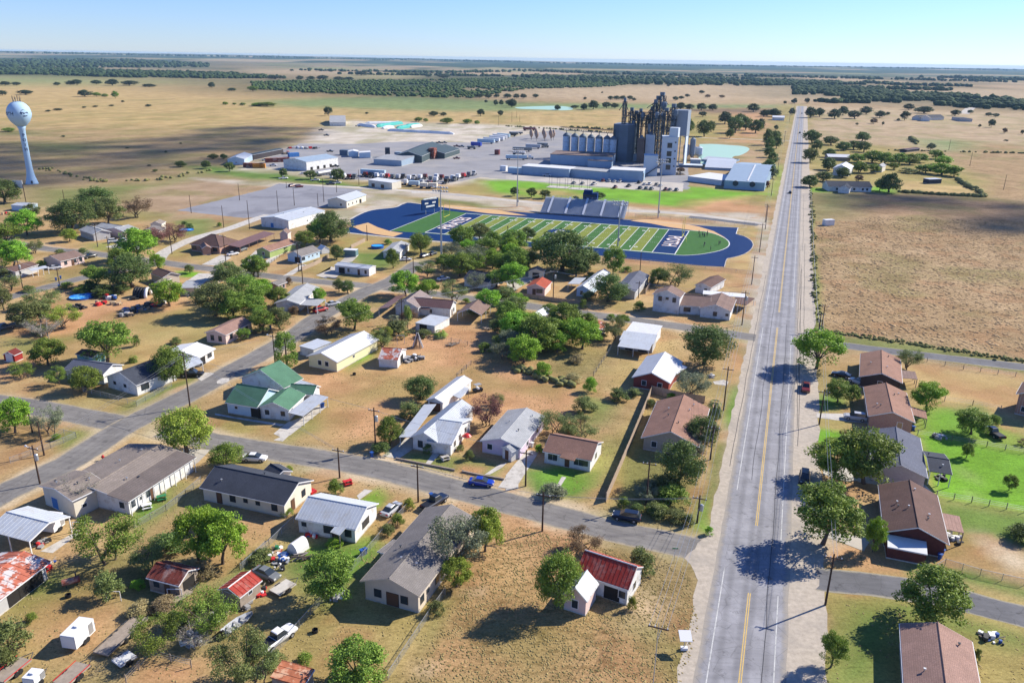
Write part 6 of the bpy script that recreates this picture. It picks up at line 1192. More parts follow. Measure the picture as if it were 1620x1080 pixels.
def tree(kind, t, x, y, w, h, lm='mid', look=None, label=None, grp=None, xy=None, size=None, nm=None, zz=0.):
    TC[0] += 1; p = xy if xy is not None else g(t, x, y)
    if size is None: k = ppm(p)*TL[t][2]; W_ = w/k; H_ = h/k/ math.cos(PIT)*1.0
    else: W_, H_ = size
    if size is None:
        th_ = math.atan2(CH, p.y); W_ *= 1.12; H_ = max((h/k-W_*.18*math.sin(th_))/math.cos(th_), .6)*1.06; H_ = max(H_, (p.y < 420)*W_*{'oak': .7, 'elm': .76, 'mesq': .6, 'bush': .5}.get(kind, 0))
    d = depth(p); tm, cm = proto(kind, TC[0] % 3, d > 430)
    nm = nm or {'oak': 'oak_tree', 'elm': 'elm_tree', 'mesq': 'mesquite_tree', 'bush': 'shrub', 'bare': 'bare_tree', 'palm': 'palm_tree', 'fan': 'fan_palm', 'cedar': 'cedar_tree', 'grass': 'grass_clump'}[kind]
    r = thing(nm, (p.x, p.y, zz)); r.scale = (W_*1.03, W_*1.03, H_); r.rotation_euler = (0, 0, TC[0]*2.39996)
    a = bpy.data.objects.new('trunk', tm); COL.objects.link(a); a.parent = r; b = bpy.data.objects.new('crown' if kind not in ('palm', 'fan') else 'fronds', cm); COL.objects.link(b); b.parent = r
    b.material_slots[0].link = 'OBJECT'; b.material_slots[0].material = LM[lm]
    szw = 'large' if H_ > 8.5 else 'small' if H_ < 4 else 'medium'
    colw = {'dark': 'dark green', 'mid': 'green', 'bright': 'bright green', 'olive': 'olive', 'grey': 'grey-green', 'yellow': 'yellow-green', 'pink': 'dusky pink', 'brown': 'brownish', 'straw': 'straw coloured', 'far': 'dark'}[lm]
    if kind == 'bare': colw = 'leafless grey'
    kw = {'oak': 'rounded tree', 'elm': 'leafy tree', 'mesq': 'airy tree', 'bush': 'shrub', 'bare': 'tree', 'palm': 'tall thin palm', 'fan': 'stocky fan palm', 'cedar': 'narrow upright tree', 'grass': 'grass clump'}[kind]
    cat = 'shrub' if kind == 'bush' else 'grass clump' if kind == 'grass' else 'palm tree' if kind in ('palm', 'fan') else 'tree'
    if label: tag(r, label, cat, grp or ('yard trees of the town' if cat == 'tree' else cat+'s of the town'))
    else: auto(r, look or (szw+' '+colw+' '+kw), cat, grp or {'tree': 'trees of the town', 'shrub': 'shrubs of the town', 'palm tree': 'palms', 'grass clump': 'grass clumps'}[cat])
    return r
TD = '''C3 elm 40 700 170 120 bright;C3 elm 130 990 190 130 bright;C3 elm 260 1010 170 110 mid;C3 elm 380 1020 180 110 bright;C3 elm 250 880 110 80 mid;C3 elm 460 960 140 100 mid;C2 elm 1390 700 120 100 mid;C2 elm 1260 620 140 120 mid;C2 elm 1440 960 140 100 mid;C2 elm 1370 590 130 90 bright;C2 elm 1230 570 130 90 olive;C1 elm 1330 880 200 130 mid;C1 elm 1450 870 150 130 mid;C1 elm 1300 700 180 90 olive;C1 elm 690 600 150 90 mid;C1 elm 1390 1000 80 70 mid;C3 bush 480 660 100 50 dark;C3 elm 400 640 160 120 dark;C1 elm 40 480 180 60 mid;C1 elm 230 900 150 90 olive;B3 elm 60 40 190 110 bright;B3 elm 20 120 140 90 grey
A1 mesq 640 400 360 320 mid;A1 elm 1280 400 290 300 bright;A1 elm 1130 395 230 300 bright;A1 elm 1180 200 150 130 bright;A1 bush 950 335 220 110 dark;A1 mesq 850 430 190 180 olive;A1 bush 60 900 260 220 olive;A1 bush 10 1010 180 160 olive;A1 bush 620 590 190 160 olive;A1 bush 790 535 90 60 bright
A1 mesq 900 890 260 220 mid;A1 mesq 1180 790 300 240 mid;A1 mesq 1370 1080 330 300 olive;A1 mesq 1200 740 200 150 olive;A1 bare 1120 860 260 170 grey;A1 bush 790 690 150 90 straw;A1 bush 930 660 160 90 straw;A1 bush 180 730 80 60 mid;A1 bush 1150 480 160 100 straw;A1 bush 1000 760 160 100 olive
A2 elm 445 610 300 270 mid;A2 mesq 1170 420 330 340 grey;A2 elm 1330 330 210 250 yellow;A2 elm 1160 530 180 160 yellow;A2 elm 600 1090 340 190 mid;A2 bush 825 185 80 85 mid;A2 bush 890 85 85 65 yellow;A2 bush 300 960 100 70 mid;A2 mesq 40 1080 240 250 olive;A2 bush 770 235 90 70 olive;A2 bush 1040 680 110 90 olive
A2 bush 200 120 90 40 mid;A2 bush 470 300 110 40 bright;A2 bush 40 380 150 60 olive;A2 bush 120 980 130 90 olive
A3 oak 300 650 260 320 mid;A3 mesq 440 330 210 140 brown;A3 bush 755 460 180 180 olive;A3 bush 670 80 80 70 mid;A3 bush 860 130 140 90 olive;A3 bush 960 150 130 70 olive;A3 bush 1155 235 55 55 bright;A3 bush 720 660 60 90 yellow;A3 mesq 800 40 140 100 grey;A3 bush 1040 170 90 60 olive;A3 bush 750 100 90 60 dark;A3 bush 270 20 160 50 grey
A4 elm 380 295 400 340 mid;A4 elm 650 330 120 190 bright;A4 elm 975 735 390 310 mid;A4 elm 415 990 160 190 mid;A4 bush 1235 950 50 80 dark;A4 bush 1500 260 170 110 dark
B4 elm 330 225 280 220 bright;B4 elm 445 415 150 135 mid;B4 elm 530 425 90 110 mid;B4 elm 950 465 190 170 bright;B4 elm 1205 600 190 130 mid;B4 bush 1335 545 75 70 mid;B4 elm 585 880 360 310 mid;B4 elm 430 860 300 200 yellow;B4 elm 1185 735 75 85 mid;B4 elm 1425 920 80 90 mid;B4 mesq 850 230 150 140 olive;B4 mesq 480 618 40 55 brown;B4 mesq 1500 660 60 40 brown
B1 elm 95 590 200 200 bright;B1 mesq 300 600 170 180 grey;B1 oak 1060 700 300 260 yellow;B1 oak 1295 780 190 130 mid;B1 elm 275 205 190 150 mid;B1 mesq 120 280 130 100 mid;B1 mesq 325 320 110 115 mid;B1 oak 490 350 190 150 mid;B1 elm 620 185 290 220 mid;B1 oak 975 300 220 210 mid;B1 fan 760 190 60 60 mid;B1 bush 780 100 50 75 olive;B1 bush 1000 85 80 40 olive;B1 bush 320 630 60 40 mid;B1 bush 240 30 120 40 olive;B1 bare 490 1010 200 230 grey
B2 cedar 195 215 130 190 mid;B2 oak 955 400 185 140 dark;B2 bush 900 500 140 110 olive;B2 oak 780 650 150 160 mid;B2 mesq 1330 545 180 180 pink;B2 bush 1005 700 85 70 dark;B2 bush 1235 745 60 70 olive;B2 bush 470 935 110 90 mid;B2 mesq 1385 440 100 80 olive;B2 bush 740 700 130 60 dark;B2 bush 210 820 50 50 yellow;B2 bush 1180 690 50 40 olive;B2 mesq 730 110 130 120 olive
B3 mesq 280 610 190 160 olive;B3 mesq 430 620 190 130 olive;B3 bush 480 355 85 100 bright;B3 bush 440 475 140 110 olive;B3 bush 640 405 130 80 dark;B3 bush 205 265 110 95 bright;B3 oak 1140 205 280 240 dark;B3 mesq 1060 400 200 190 grey;B3 fan 1185 500 100 150 olive;B3 oak 1110 670 190 180 dark;B3 oak 990 890 270 270 dark;B3 bush 945 395 60 40 bright;B3 bush 190 700 60 50 bright;B3 bush 370 590 110 60 olive;B3 bush 830 440 60 50 olive
B3 bush 500 465 60 50 olive;B3 bush 900 920 170 130 olive;B3 bush 960 980 200 120 mid;B3 bush 1160 590 80 110 olive;B3 mesq 1090 720 110 130 grey;B3 bush 860 1050 130 70 mid;B3 mesq 820 930 80 90 grey;B3 bush 400 190 100 40 straw;B3 bush 380 300 110 40 straw;B3 bush 730 380 90 50 olive;B3 bush 60 100 130 80 grey
C1 elm 155 405 180 110 bright;C1 oak 420 385 250 150 dark;C1 oak 560 290 220 110 dark;C1 elm 625 340 180 90 olive;C1 mesq 790 300 150 120 brown;C1 elm 400 440 90 75 yellow;C1 elm 90 590 190 140 bright;C1 elm 10 560 120 130 mid;C1 mesq 205 505 100 85 olive;C1 mesq 860 470 190 100 pink;C1 mesq 980 440 160 80 pink;C1 mesq 800 450 100 80 pink
C1 elm 790 545 220 120 bright;C1 elm 555 700 150 120 mid;C1 oak 745 700 260 180 dark;C1 elm 900 600 100 90 bright;C1 bush 600 740 130 50 dark;C1 bush 470 730 110 50 mid;C1 bush 380 705 80 40 mid;C1 bush 690 735 120 50 dark;C1 elm 960 810 190 140 bright;C1 mesq 250 820 190 110 olive;C1 elm 150 930 190 150 olive;C1 bare 265 985 220 150 grey;C1 mesq 370 930 180 150 yellow
C1 oak 1240 860 260 200 olive;C1 oak 1400 800 240 180 mid;C1 elm 1450 640 150 90 mid;C1 oak 30 220 180 120 dark;C1 oak 185 300 90 80 dark;C1 bush 345 515 60 40 olive;C1 bush 475 510 70 40 olive;C1 mesq 50 720 150 90 olive;C1 elm 20 830 110 130 olive;C1 bush 240 580 70 40 bright;C1 bush 170 610 60 40 mid;C1 elm 1080 620 60 40 olive;C1 bush 1050 350 50 30 dark;C1 bush 1080 365 50 35 dark;C1 bush 1250 355 30 30 mid;C1 elm 1480 940 110 130 mid
C1 bush 520 715 120 45 dark;C1 bush 160 725 80 40 olive;C1 bush 30 650 120 60 olive;C1 bush 580 755 110 30 dark;C1 elm 1500 760 130 110 bright;C1 mesq 1180 780 120 100 olive;C1 bush 100 830 80 50 olive
C2 oak 445 440 230 175 dark;C2 elm 385 450 130 140 mid;C2 elm 300 475 120 100 mid;C2 oak 480 540 80 85 dark;C2 oak 490 725 65 75 dark;C2 oak 540 735 80 80 dark;C2 elm 797 590 85 110 mid;C2 oak 955 505 130 120 mid;C2 mesq 985 640 130 95 dark;C2 elm 865 750 180 120 bright;C2 elm 995 768 130 115 bright;C2 mesq 1140 780 170 130 olive;C2 elm 1180 640 170 110 mid;C2 mesq 1250 600 200 150 grey
C2 elm 1190 470 150 100 mid;C2 mesq 1130 540 130 110 grey;C2 elm 1330 540 150 120 mid;C2 elm 1420 620 140 100 mid;C2 elm 1460 540 130 120 bright;C2 mesq 1270 710 110 100 grey;C2 fan 800 930 90 110 grey;C2 palm 883 945 50 170 mid;C2 fan 1065 985 90 65 mid;C2 bush 835 945 70 45 mid;C2 mesq 430 970 150 120 brown;C2 elm 585 940 210 125 mid;C2 mesq 735 1030 130 120 yellow;C2 elm 150 940 150 130 olive
C2 elm 60 960 150 130 mid;C2 elm 380 800 80 100 bright;C2 bush 205 690 40 60 brown;C2 elm 30 640 130 80 mid;C2 elm 30 760 110 110 bright;C2 elm 150 810 140 90 mid;C2 mesq 900 890 110 60 brown;C2 elm 1340 830 150 110 bright;C2 elm 1450 900 150 110 mid;C2 bush 1320 1065 90 60 mid;C2 mesq 1480 1000 130 90 grey;C2 bush 1215 790 50 35 mid;C2 bush 830 975 180 30 olive;C2 bush 980 980 100 35 olive;C2 elm 1090 600 110 90 mid;C2 bush 770 455 60 30 mid;C2 bush 170 500 90 50 dark;C2 bush 240 855 80 60 brown
C2 elm 1230 520 110 80 bright;C2 elm 1290 440 130 60 olive;C2 elm 1370 480 120 60 mid;C2 elm 1500 620 120 110 bright;C2 elm 1440 790 120 90 olive;C2 mesq 1390 960 120 90 olive;C2 elm 1500 840 130 110 bright;C2 mesq 1420 1050 130 80 mid;C2 bush 1270 850 120 60 olive;C2 bush 560 590 60 40 mid
C3 oak 330 610 330 250 dark;C3 elm 60 640 170 170 mid;C3 elm 610 640 130 170 mid;C3 oak 590 780 220 140 dark;C3 bush 760 835 70 70 mid;C3 mesq 960 690 190 130 dark;C3 elm 50 500 160 100 mid;C3 elm 120 440 100 60 dark;C3 elm 470 600 150 120 dark;C3 elm 40 880 160 120 olive;C3 elm 340 950 200 140 mid;C3 elm 440 1050 210 160 bright;C3 mesq 610 1000 140 140 olive;C3 elm 180 1060 250 150 mid;C3 elm 660 925 90 60 mid;C3 elm 60 1000 200 110 bright
C3 mesq 240 960 160 110 olive;C3 bush 600 880 60 35 mid;C3 elm 100 1130 200 120 bright;C3 mesq 0 1110 170 110 grey;C3 elm 290 1070 150 120 bright;C3 bush 530 1000 100 70 olive;C3 mesq 480 940 90 70 olive;C3 bush 440 820 50 60 mid;C3 elm 870 680 110 60 mid;C3 elm 50 180 55 50 dark;C3 elm 148 190 60 55 dark;C3 elm 225 195 65 50 dark;C3 elm 520 205 90 50 dark;C3 elm 400 203 40 22 dark;C3 bush 690 610 60 40 mid;C3 bush 480 770 100 60 olive;C3 bush 830 690 40 60 olive
C3 elm 200 520 130 90 mid;C3 elm 30 560 130 110 bright;C3 oak 130 590 140 110 dark
C4 oak 1040 60 150 70 bright;C4 elm 950 50 110 50 mid;C4 elm 1110 70 100 60 mid;C4 bush 860 50 130 35 olive;C4 oak 290 130 100 70 dark;C4 oak 370 95 95 55 dark;C4 oak 480 75 90 60 dark;C4 oak 740 160 130 110 dark;C4 oak 690 150 70 70 dark;C4 elm 570 100 50 40 brown;C4 elm 570 45 80 60 mid;C4 elm 655 50 80 50 mid;C4 elm 770 30 60 40 mid;C4 elm 400 35 80 50 dark
D4 oak 300 600 100 75 dark;D4 oak 330 640 70 60 dark;D4 oak 590 590 85 55 dark;D4 oak 410 610 90 50 dark;D4 oak 480 640 90 50 dark;D4 oak 540 635 90 50 dark;D4 oak 600 650 80 60 dark;D4 elm 290 710 90 80 olive;D4 oak 400 680 70 50 dark;D4 oak 395 750 70 70 dark;D4 elm 560 710 100 50 mid;D4 elm 580 770 90 60 mid;D4 oak 650 710 110 70 mid;D4 oak 720 720 110 70 mid;D4 oak 800 720 110 65 mid;D4 oak 860 720 100 60 mid;D4 elm 920 710 90 50 mid;D4 elm 980 640 50 40 grey;D4 elm 1010 690 90 50 mid;D4 oak 1050 720 100 50 bright
D4 oak 295 455 70 60 far;D4 oak 345 450 55 50 far;D4 oak 430 460 80 55 far;D4 oak 480 440 60 50 far;D4 oak 545 460 80 45 far;D4 oak 610 435 70 45 far;D4 oak 690 455 60 40 far;D4 elm 830 470 55 50 far;D4 oak 855 410 60 35 far;D4 oak 940 430 100 40 far;D4 oak 1120 445 55 35 far;D4 oak 1205 430 35 20 far;D4 oak 1310 445 40 20 far;D4 oak 1350 450 40 20 far;D4 elm 1325 510 40 45 far;D4 elm 655 490 45 30 brown;D4 elm 560 498 18 14 far;D4 elm 708 498 16 20 far;D4 elm 1258 510 18 18 far;D4 elm 1400 545 30 30 brown;D4 elm 1500 550 20 25 far;D4 elm 795 475 20 16 far;D4 bush 1410 588 30 10 far;D4 oak 735 440 30 18 far
D4 oak 50 610 60 90 dark;D4 oak 90 590 50 60 dark;D4 oak 60 640 60 70 dark;D4 oak 100 630 60 70 dark;D4 oak 60 680 60 60 dark;D4 oak 80 720 60 70 dark;D4 oak 50 780 80 90 dark;D4 oak 80 800 60 60 dark;D4 oak 105 570 50 40 dark;D4 elm 205 375 30 30 far;D4 elm 275 375 30 30 far;D4 elm 150 378 20 18 far;D4 oak 190 440 40 40 far;D4 oak 98 525 26 28 far;D4 oak 30 450 50 40 far;D4 oak 90 450 70 45 far;D4 bush 50 855 30 45 pink;D4 oak 10 520 50 60 far
X4 oak 180 440 110 140 dark;X4 oak 330 475 150 160 dark;X4 oak 400 430 100 110 dark;X4 oak 540 350 140 120 far;X4 oak 640 440 160 160 dark;X4 oak 740 410 140 130 dark;X4 oak 840 440 150 130 dark;X4 oak 590 490 90 90 dark;X4 oak 820 230 120 80 far;X4 oak 100 210 100 70 far;X4 oak 190 215 90 60 far;X4 oak 310 215 110 70 far;X4 oak 420 215 100 60 far;X4 elm 320 280 80 50 far;X4 oak 960 270 90 60 far;X4 oak 1030 260 100 60 far;X4 oak 50 120 60 40 far;X4 oak 110 105 60 30 far;X4 oak 170 85 50 30 far;X4 oak 510 95 60 30 brown;X4 oak 370 90 60 30 brown;X4 oak 310 50 60 30 far;X4 oak 690 350 110 100 dark
X3 oak 400 210 70 60 far;X3 oak 490 205 110 85 far;X3 oak 620 195 90 60 far;X3 oak 700 195 90 50 far;X3 oak 135 215 55 45 far;X3 oak 310 195 90 30 far;X3 oak 405 110 30 22 far;X3 oak 577 48 22 16 far;X3 oak 660 115 60 40 far;X3 oak 720 112 70 40 far;X3 oak 780 112 70 40 far;X3 oak 850 112 60 40 far;X3 oak 890 122 50 30 far;X3 elm 1350 830 90 50 brown
D3 oak 35 395 55 45 far;D3 oak 445 410 40 35 far;D3 oak 295 410 35 28 far;D3 oak 8 340 26 20 far;D3 oak 60 345 40 26 far;D3 oak 100 345 40 26 far;D3 oak 170 342 36 22 far;D3 elm 452 352 18 14 far;D3 oak 925 278 20 14 far
D2 elm 430 445 50 50 far;D2 oak 1030 445 60 28 far;D2 oak 1085 445 40 22 far;D2 oak 945 478 50 26 mid;D2 oak 985 478 30 20 mid;D2 oak 1105 487 75 32 mid;D2 oak 1222 490 55 28 mid;D2 oak 1277 492 35 22 mid;D2 elm 1298 445 50 38 far;D2 oak 1410 445 35 32 far;D2 oak 1383 385 30 32 far;D2 oak 1415 385 28 32 far;D2 oak 1455 385 40 30 far;D2 oak 1475 395 35 30 far;D2 oak 1328 370 20 16 far;D2 oak 80 390 100 24 mid;D2 oak 20 390 60 20 mid;D2 oak 1290 342 45 24 far;D2 oak 1340 345 45 26 far;D2 oak 1388 340 40 20 far;D2 oak 1450 342 50 24 far;D2 oak 650 435 20 12 far
D2 oak 268 240 46 24 far;D2 oak 330 240 50 22 far;D2 oak 400 240 70 26 far;D2 oak 490 243 60 22 far;D2 oak 545 243 60 20 far;D2 oak 130 236 100 22 far;D2 oak 620 214 90 24 far;D2 oak 1000 224 40 16 far;D2 oak 1085 230 80 22 far;D2 oak 222 190 26 10 far;D2 elm 175 795 50 50 dark;D2 elm 330 805 75 50 dark;D2 elm 485 815 85 70 dark
D1 oak 485 335 75 38 far;D1 oak 550 335 50 24 mid;D1 oak 597 338 40 20 mid;D1 elm 657 345 40 40 mid;D1 oak 145 325 80 28 far;D1 oak 12 328 60 28 far;D1 oak 30 272 60 24 far;D1 oak 95 272 50 20 far;D1 oak 325 272 40 20 far;D1 oak 400 270 50 26 far;D1 oak 440 270 60 32 far;D1 oak 550 265 60 24 far;D1 oak 640 272 70 36 far;D1 oak 740 272 90 28 far;D1 oak 850 280 80 18 far;D1 oak 1207 285 42 32 far;D1 oak 50 535 70 24 mid;D1 oak 1030 735 70 36 dark;D1 elm 1175 745 60 45 dark;D1 elm 1310 760 60 50 dark;D1 oak 1215 690 60 30 dark;D1 oak 1275 690 40 30 dark;D1 oak 1440 305 60 30 mid;D1 oak 1320 303 50 18 far;D1 oak 1283 382 34 18 mid;D1 oak 1335 382 24 12 mid;D1 oak 1382 385 40 16 mid;D1 oak 1480 388 90 20 mid;D1 oak 885 762 30 14 dark
D1 oak 845 392 36 14 far;D1 oak 635 390 30 10 far;D1 oak 545 395 30 10 far;D1 oak 330 413 50 12 far;D1 oak 275 420 30 10 far;D1 oak 480 400 24 10 far;D1 oak 700 368 20 12 far;D1 bush 360 565 24 12 far;D1 bush 945 655 20 14 far;D1 bush 725 630 20 10 far;D1 bush 850 730 24 10 far;D1 bush 1030 605 18 10 far'''
for ln in TD.replace('\n', ';').split(';'):
    q = ln.split()
    if len(q) < 7: continue
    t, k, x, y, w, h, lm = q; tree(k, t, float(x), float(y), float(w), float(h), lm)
# far woods and hedges that read as one mass
def ico():
    bm_v = []; import bmesh
    bm = bmesh.new(); bmesh.ops.create_icosphere(bm, subdivisions=1, radius=1); v = np.array([tuple(x.co) for x in bm.verts]); bm.verts.ensure_lookup_table(); f = np.array([[x.index for x in q.verts] for q in bm.faces]); bm.free(); return v, f
IV, IF = ico()
def woods(name, pts, sizes, mat_, label, rng=RNG, fl=1.):
    n = len(pts); s = np.array(sizes); sc = np.stack([s*rng.uniform(.8, 1.3, n), s*rng.uniform(.8, 1.3, n), s*fl*rng.uniform(.55, .85, n)], 1)
    V = IV[None]*(1+rng.uniform(-.25, .25, (n, len(IV), 1)))*sc[:, None]; z = terr(pts[:, 0], pts[:, 1]); V[..., 0] += pts[:, None, 0]; V[..., 1] += pts[:, None, 1]; V[..., 2] += (z+s*.5*fl*(fl > .9))[:, None]
    Fq = (IF[None]+np.arange(n)[:, None, None]*len(IV)).reshape(-1, 3); me = bpy.data.meshes.new(name); me.vertices.add(n*len(IV)); me.vertices.foreach_set('co', V.astype(np.float32).ravel())
    me.loops.add(Fq.size); me.loops.foreach_set('vertex_index', Fq.ravel().astype(np.int32)); me.polygons.add(len(Fq)); me.polygons.foreach_set('loop_start', np.arange(len(Fq), dtype=np.int32)*3); me.update(calc_edges=True); me.materials.append(mat_)
    o = bpy.data.objects.new(name, me); COL.objects.link(o); o['label'] = label; o['category'] = 'woodland'; o['kind'] = 'stuff'; return o
def fillpoly(pts, n, size, jit=.35, tile='P'):
    P = np.array([G(*pp(tile, a, b))[:2] for a, b in pts]); lo, hi = P.min(0), P.max(0); out = []
    while len(out) < n:
        q = RNG.uniform(lo, hi, (n*3, 2)); ins = np.zeros(len(q), bool)
        for i in range(len(P)):
            a, b = P[i], P[(i+1) % len(P)]; cr = ((a[1] > q[:, 1]) != (b[1] > q[:, 1])); ins ^= cr & (q[:, 0] < a[0]+(q[:, 1]-a[1])*(b[0]-a[0])/((b[1]-a[1]) or 1e-9))
        q = q[ins]; q = q[fbm(q[:, 0]/90, q[:, 1]/90, 3) > .3+jit*.3]; out += list(q)
    return np.array(out[:n]), RNG.uniform(.6, 1.25, n)*size
def fillline(pts, n, size, wid):
    P = [G(*p) for p in pts]; L = [(P[i+1]-P[i]).length for i in range(len(P)-1)]; T_ = sum(L); out = []
    for k in range(n):
        d = random.uniform(0, T_)
        for i, l in enumerate(L):
            if d <= l: break
            d -= l
        q = P[i].lerp(P[i+1], d/l); out.append((q.x+random.gauss(0, wid), q.y+random.gauss(0, wid*1.2)))
    return np.array(out), RNG.uniform(.6, 1.3, n)*size
WM = mat('woodland_foliage', (.028, .048, .018), .95, .3, .05, col2=(.055, .085, .03)); WM2 = mat('brush_foliage', (.05, .085, .025), .95, .3, .04, col2=(.085, .12, .04))
a, s = fillpoly([(395,131),(480,128),(620,128),(820,124),(1000,128),(1010,132),(960,138),(835,141),(780,150),(742,156),(660,154),(560,150),(480,147),(400,141)], 5200, 4.2, .1); woods('brushland', a, s, WM2, 'dense green mesquite brush spreading across the middle distance')
parts = [fillpoly([(-60,97),(200,98),(330,103),(330,108),(210,108),(-60,108)], 900, 12), fillpoly([(-60,109),(150,110),(250,115),(320,116),(420,119),(420,124),(240,122),(100,118),(-60,117)], 1500, 8), fillline([(250,122),(330,124),(420,124),(400,120)], 160, 7, 20), fillline([(0,118),(80,118),(150,121),(230,123)], 200, 7, 14),
  fillpoly([(800,121),(1000,123),(1180,125),(1330,131),(1330,135),(1150,136),(1000,134),(900,130)], 900, 9), fillpoly([(1255,138),(1300,137),(1380,143),(1500,150),(1640,163),(1640,175),(1540,172),(1480,167),(1400,162),(1340,158),(1300,150),(1255,150)], 1500, 7.5), fillline([(1200,135),(1290,134),(1360,134)], 160, 8, 20), fillline([(1370,131),(1440,136),(1530,137)], 120, 8, 25),
  fillline([(1295,161),(1320,163),(1365,163)], 60, 6, 6), fillline([(1330,140),(1490,143)], 90, 8, 20), fillline([(620,97),(900,103),(1200,107),(1620,113)], 500, 14, 120), fillline([(0,90),(400,95),(620,98)], 400, 14, 160), fillline([(480,112),(700,116),(800,114)], 160, 9, 40), fillline([(840,113),(1000,119),(1240,122),(1620,131)], 420, 10, 60), fillline([(1255,163),(1240,160)], 1, 5, 1),
  fillline([(1500,124),(1620,128)], 120, 12, 60), fillline([(560,118),(680,120),(790,121)], 120, 8, 20)]
woods('far_woodland', np.concatenate([p[0] for p in parts]), np.concatenate([p[1] for p in parts]), WM, 'hazy belts of dark woodland crossing the far plain to the horizon')
parts = [fillline([(1283,302),(1287,400),(1292,480),(1297,520)], 150, .6, .6), fillline([(1420,304),(1500,309),(1562,312)], 90, 1.3, .6), fillline([(1515,285),(1540,300),(1560,312)], 60, 1.6, .8), fillline([(1290,522),(1340,529),(1450,545),(1620,572)], 260, .4, .8), fillline([(1440,218),(1452,230)], 20, 2.5, .6), fillline([(900,201),(990,206)], 50, 1.3, 1.2), fillline([(800,200),(990,211)], 60, 1.2, 1),
  fillline([(60,265),(160,288),(260,284),(330,270)], 60, 1.1, 2), fillline([(1400,238),(1620,243)], 60, 1.2, 1), fillline([(820,585),(905,612)], 40, .9, .8)]
woods('hedgerow_weeds', np.concatenate([p[0] for p in parts]), np.concatenate([p[1] for p in parts]), mat('weed_foliage', (.13, .15, .05), .95, .3, .5, col2=(.24, .22, .09)), 'scrubby weeds growing along fence lines and field edges')
# grass tufts close to the camera
n = 26000; P = RNG.uniform((-70, 72), (70, 230), (n*4, 2)); xsr = (P[:, 0]-29.2)*math.sin(R(71.08))-(P[:, 1]-79.)*math.cos(R(71.08)); P = P[(np.abs(xsr+1) > 11) & (fbm(P[:, 0]/5, P[:, 1]/5, 3) > .46)]
def onroad(P):
    k = np.zeros(len(P), bool)
    for ob in bpy.data.objects:
        if ob.name.startswith(('street', 'driveway', 'walkway', 'concrete')) and ob.type == 'MESH':
            co = np.array([v.co[:2] for v in ob.data.vertices]); co = co[(co[:, 1] < 260)]
            if not len(co): continue
            if ob.name.startswith('street'):
                for i in range(0, len(co), 9):
                    c_ = co[min(i+4, len(co)-1)]; k |= (P[:, 0]-c_[0])**2+(P[:, 1]-c_[1])**2 < 3.9**2
            else: c_ = co.mean(0); r_ = np.abs(co-c_).max(); k |= (np.abs(P[:, 0]-c_[0]) < r_) & (np.abs(P[:, 1]-c_[1]) < r_)
    return k
P = P[~onroad(P)][:14000]; TUF = mat('tuft_grass', (.14, .12, .045), .95, .3, .35, col2=(.36, .27, .12))
woods('grass_tufts', P, RNG.uniform(.07, .17, len(P)), TUF, 'dry grass tufts scattered over the near yards and lots', fl=.45)
a, s_ = fillpoly([(1290,350),(1400,343),(1660,350),(1660,565),(1480,546),(1330,530),(1302,515)], 9000, .5, -2); woods('field_tufts', a, s_*RNG.uniform(.3, 1.3, len(a)), mat('field_grass', (.25, .17, .085), .95, .3, .06, col2=(.42, .29, .16)), 'clumpy brown grass covering the big field right of the highway', fl=.3)
a, s_ = fillpoly([(820,832),(960,866),(1090,905),(1105,985),(1080,1085),(640,1085),(720,960),(770,870)], 5000, .15, -2); woods('lot_tufts', a, s_, TUF, 'small dry tussocks covering the corner lot', fl=.4)
for nm_ in ('grass_tufts', 'field_tufts', 'lot_tufts'): bpy.data.objects[nm_]['category'] = 'grass'
# ---------------------------------------------------------------- haze
hm = bpy.data.materials.new('air'); hm.use_nodes = True; hn = hm.node_tree; hn.nodes.remove(hn.nodes['Principled BSDF']); pv = hn.nodes.new('ShaderNodeVolumePrincipled'); pv.inputs['Color'].default_value = (.45, .72, 1, 1); pv.inputs['Density'].default_value = 4e-5; pv.inputs['Anisotropy'].default_value = 0.
hn.links.new(pv.outputs[0], hn.nodes['Material Output'].inputs['Volume'])
q = MB(); q.box((0, 8300, 37.5), (32400, 17800, 79)); hz_ = q.build('haze', hm); hz_['kind'] = 'stuff'; hz_['label'] = 'thin pale blue air haze over the whole plain'; hz_['category'] = 'haze'
# ---------------------------------------------------------------- vehicles
PAINT = {k: (flat('paint_'+k, v, .28, 0, .6)) for k, v in dict(blue=(.01, .04, .35), navy=(.01, .018, .04), silver=(.42, .43, .45), white=(.7, .7, .7), red=(.4, .015, .015), black=(.012, .012, .014), maroon=(.15, .02, .02), grey=(.16, .17, .17), tan=(.3, .27, .2), teal=(.05, .2, .22)).items()}
HLM = flat('lamp_glass', (.7, .7, .65), .1, 0, .6); TLM = flat('tail_lamp', (.4, .01, .01), .3)
def loft(mb, secs, mi=0):      # secs: (x, [(y, z)...]) closed ring
    n = len(secs[0][1]); vs = [(x, y, z) for x, r in secs for y, z in r]; fs = []
    for i in range(len(secs)-1):
        for k in range(n): fs.append((i*n+k, i*n+(k+1) % n, (i+1)*n+(k+1) % n, (i+1)*n+k))
    fs += [tuple(range(n-1, -1, -1)), tuple(range((len(secs)-1)*n, len(secs)*n))]; mb.add(vs, fs, mi)
def hull(x, w, zb, zs, zt): return (x, [(-w*.9, zb), (-w, (zb+zs)/2), (-w, zs), (-w*.86, zt), (w*.86, zt), (w, zs), (w, (zb+zs)/2), (w*.9, zb)])
def cab(x, w0, w1, z0, z1): return (x, [(-w0, z0), (-w1, z1), (w1, z1), (w0, z0)])
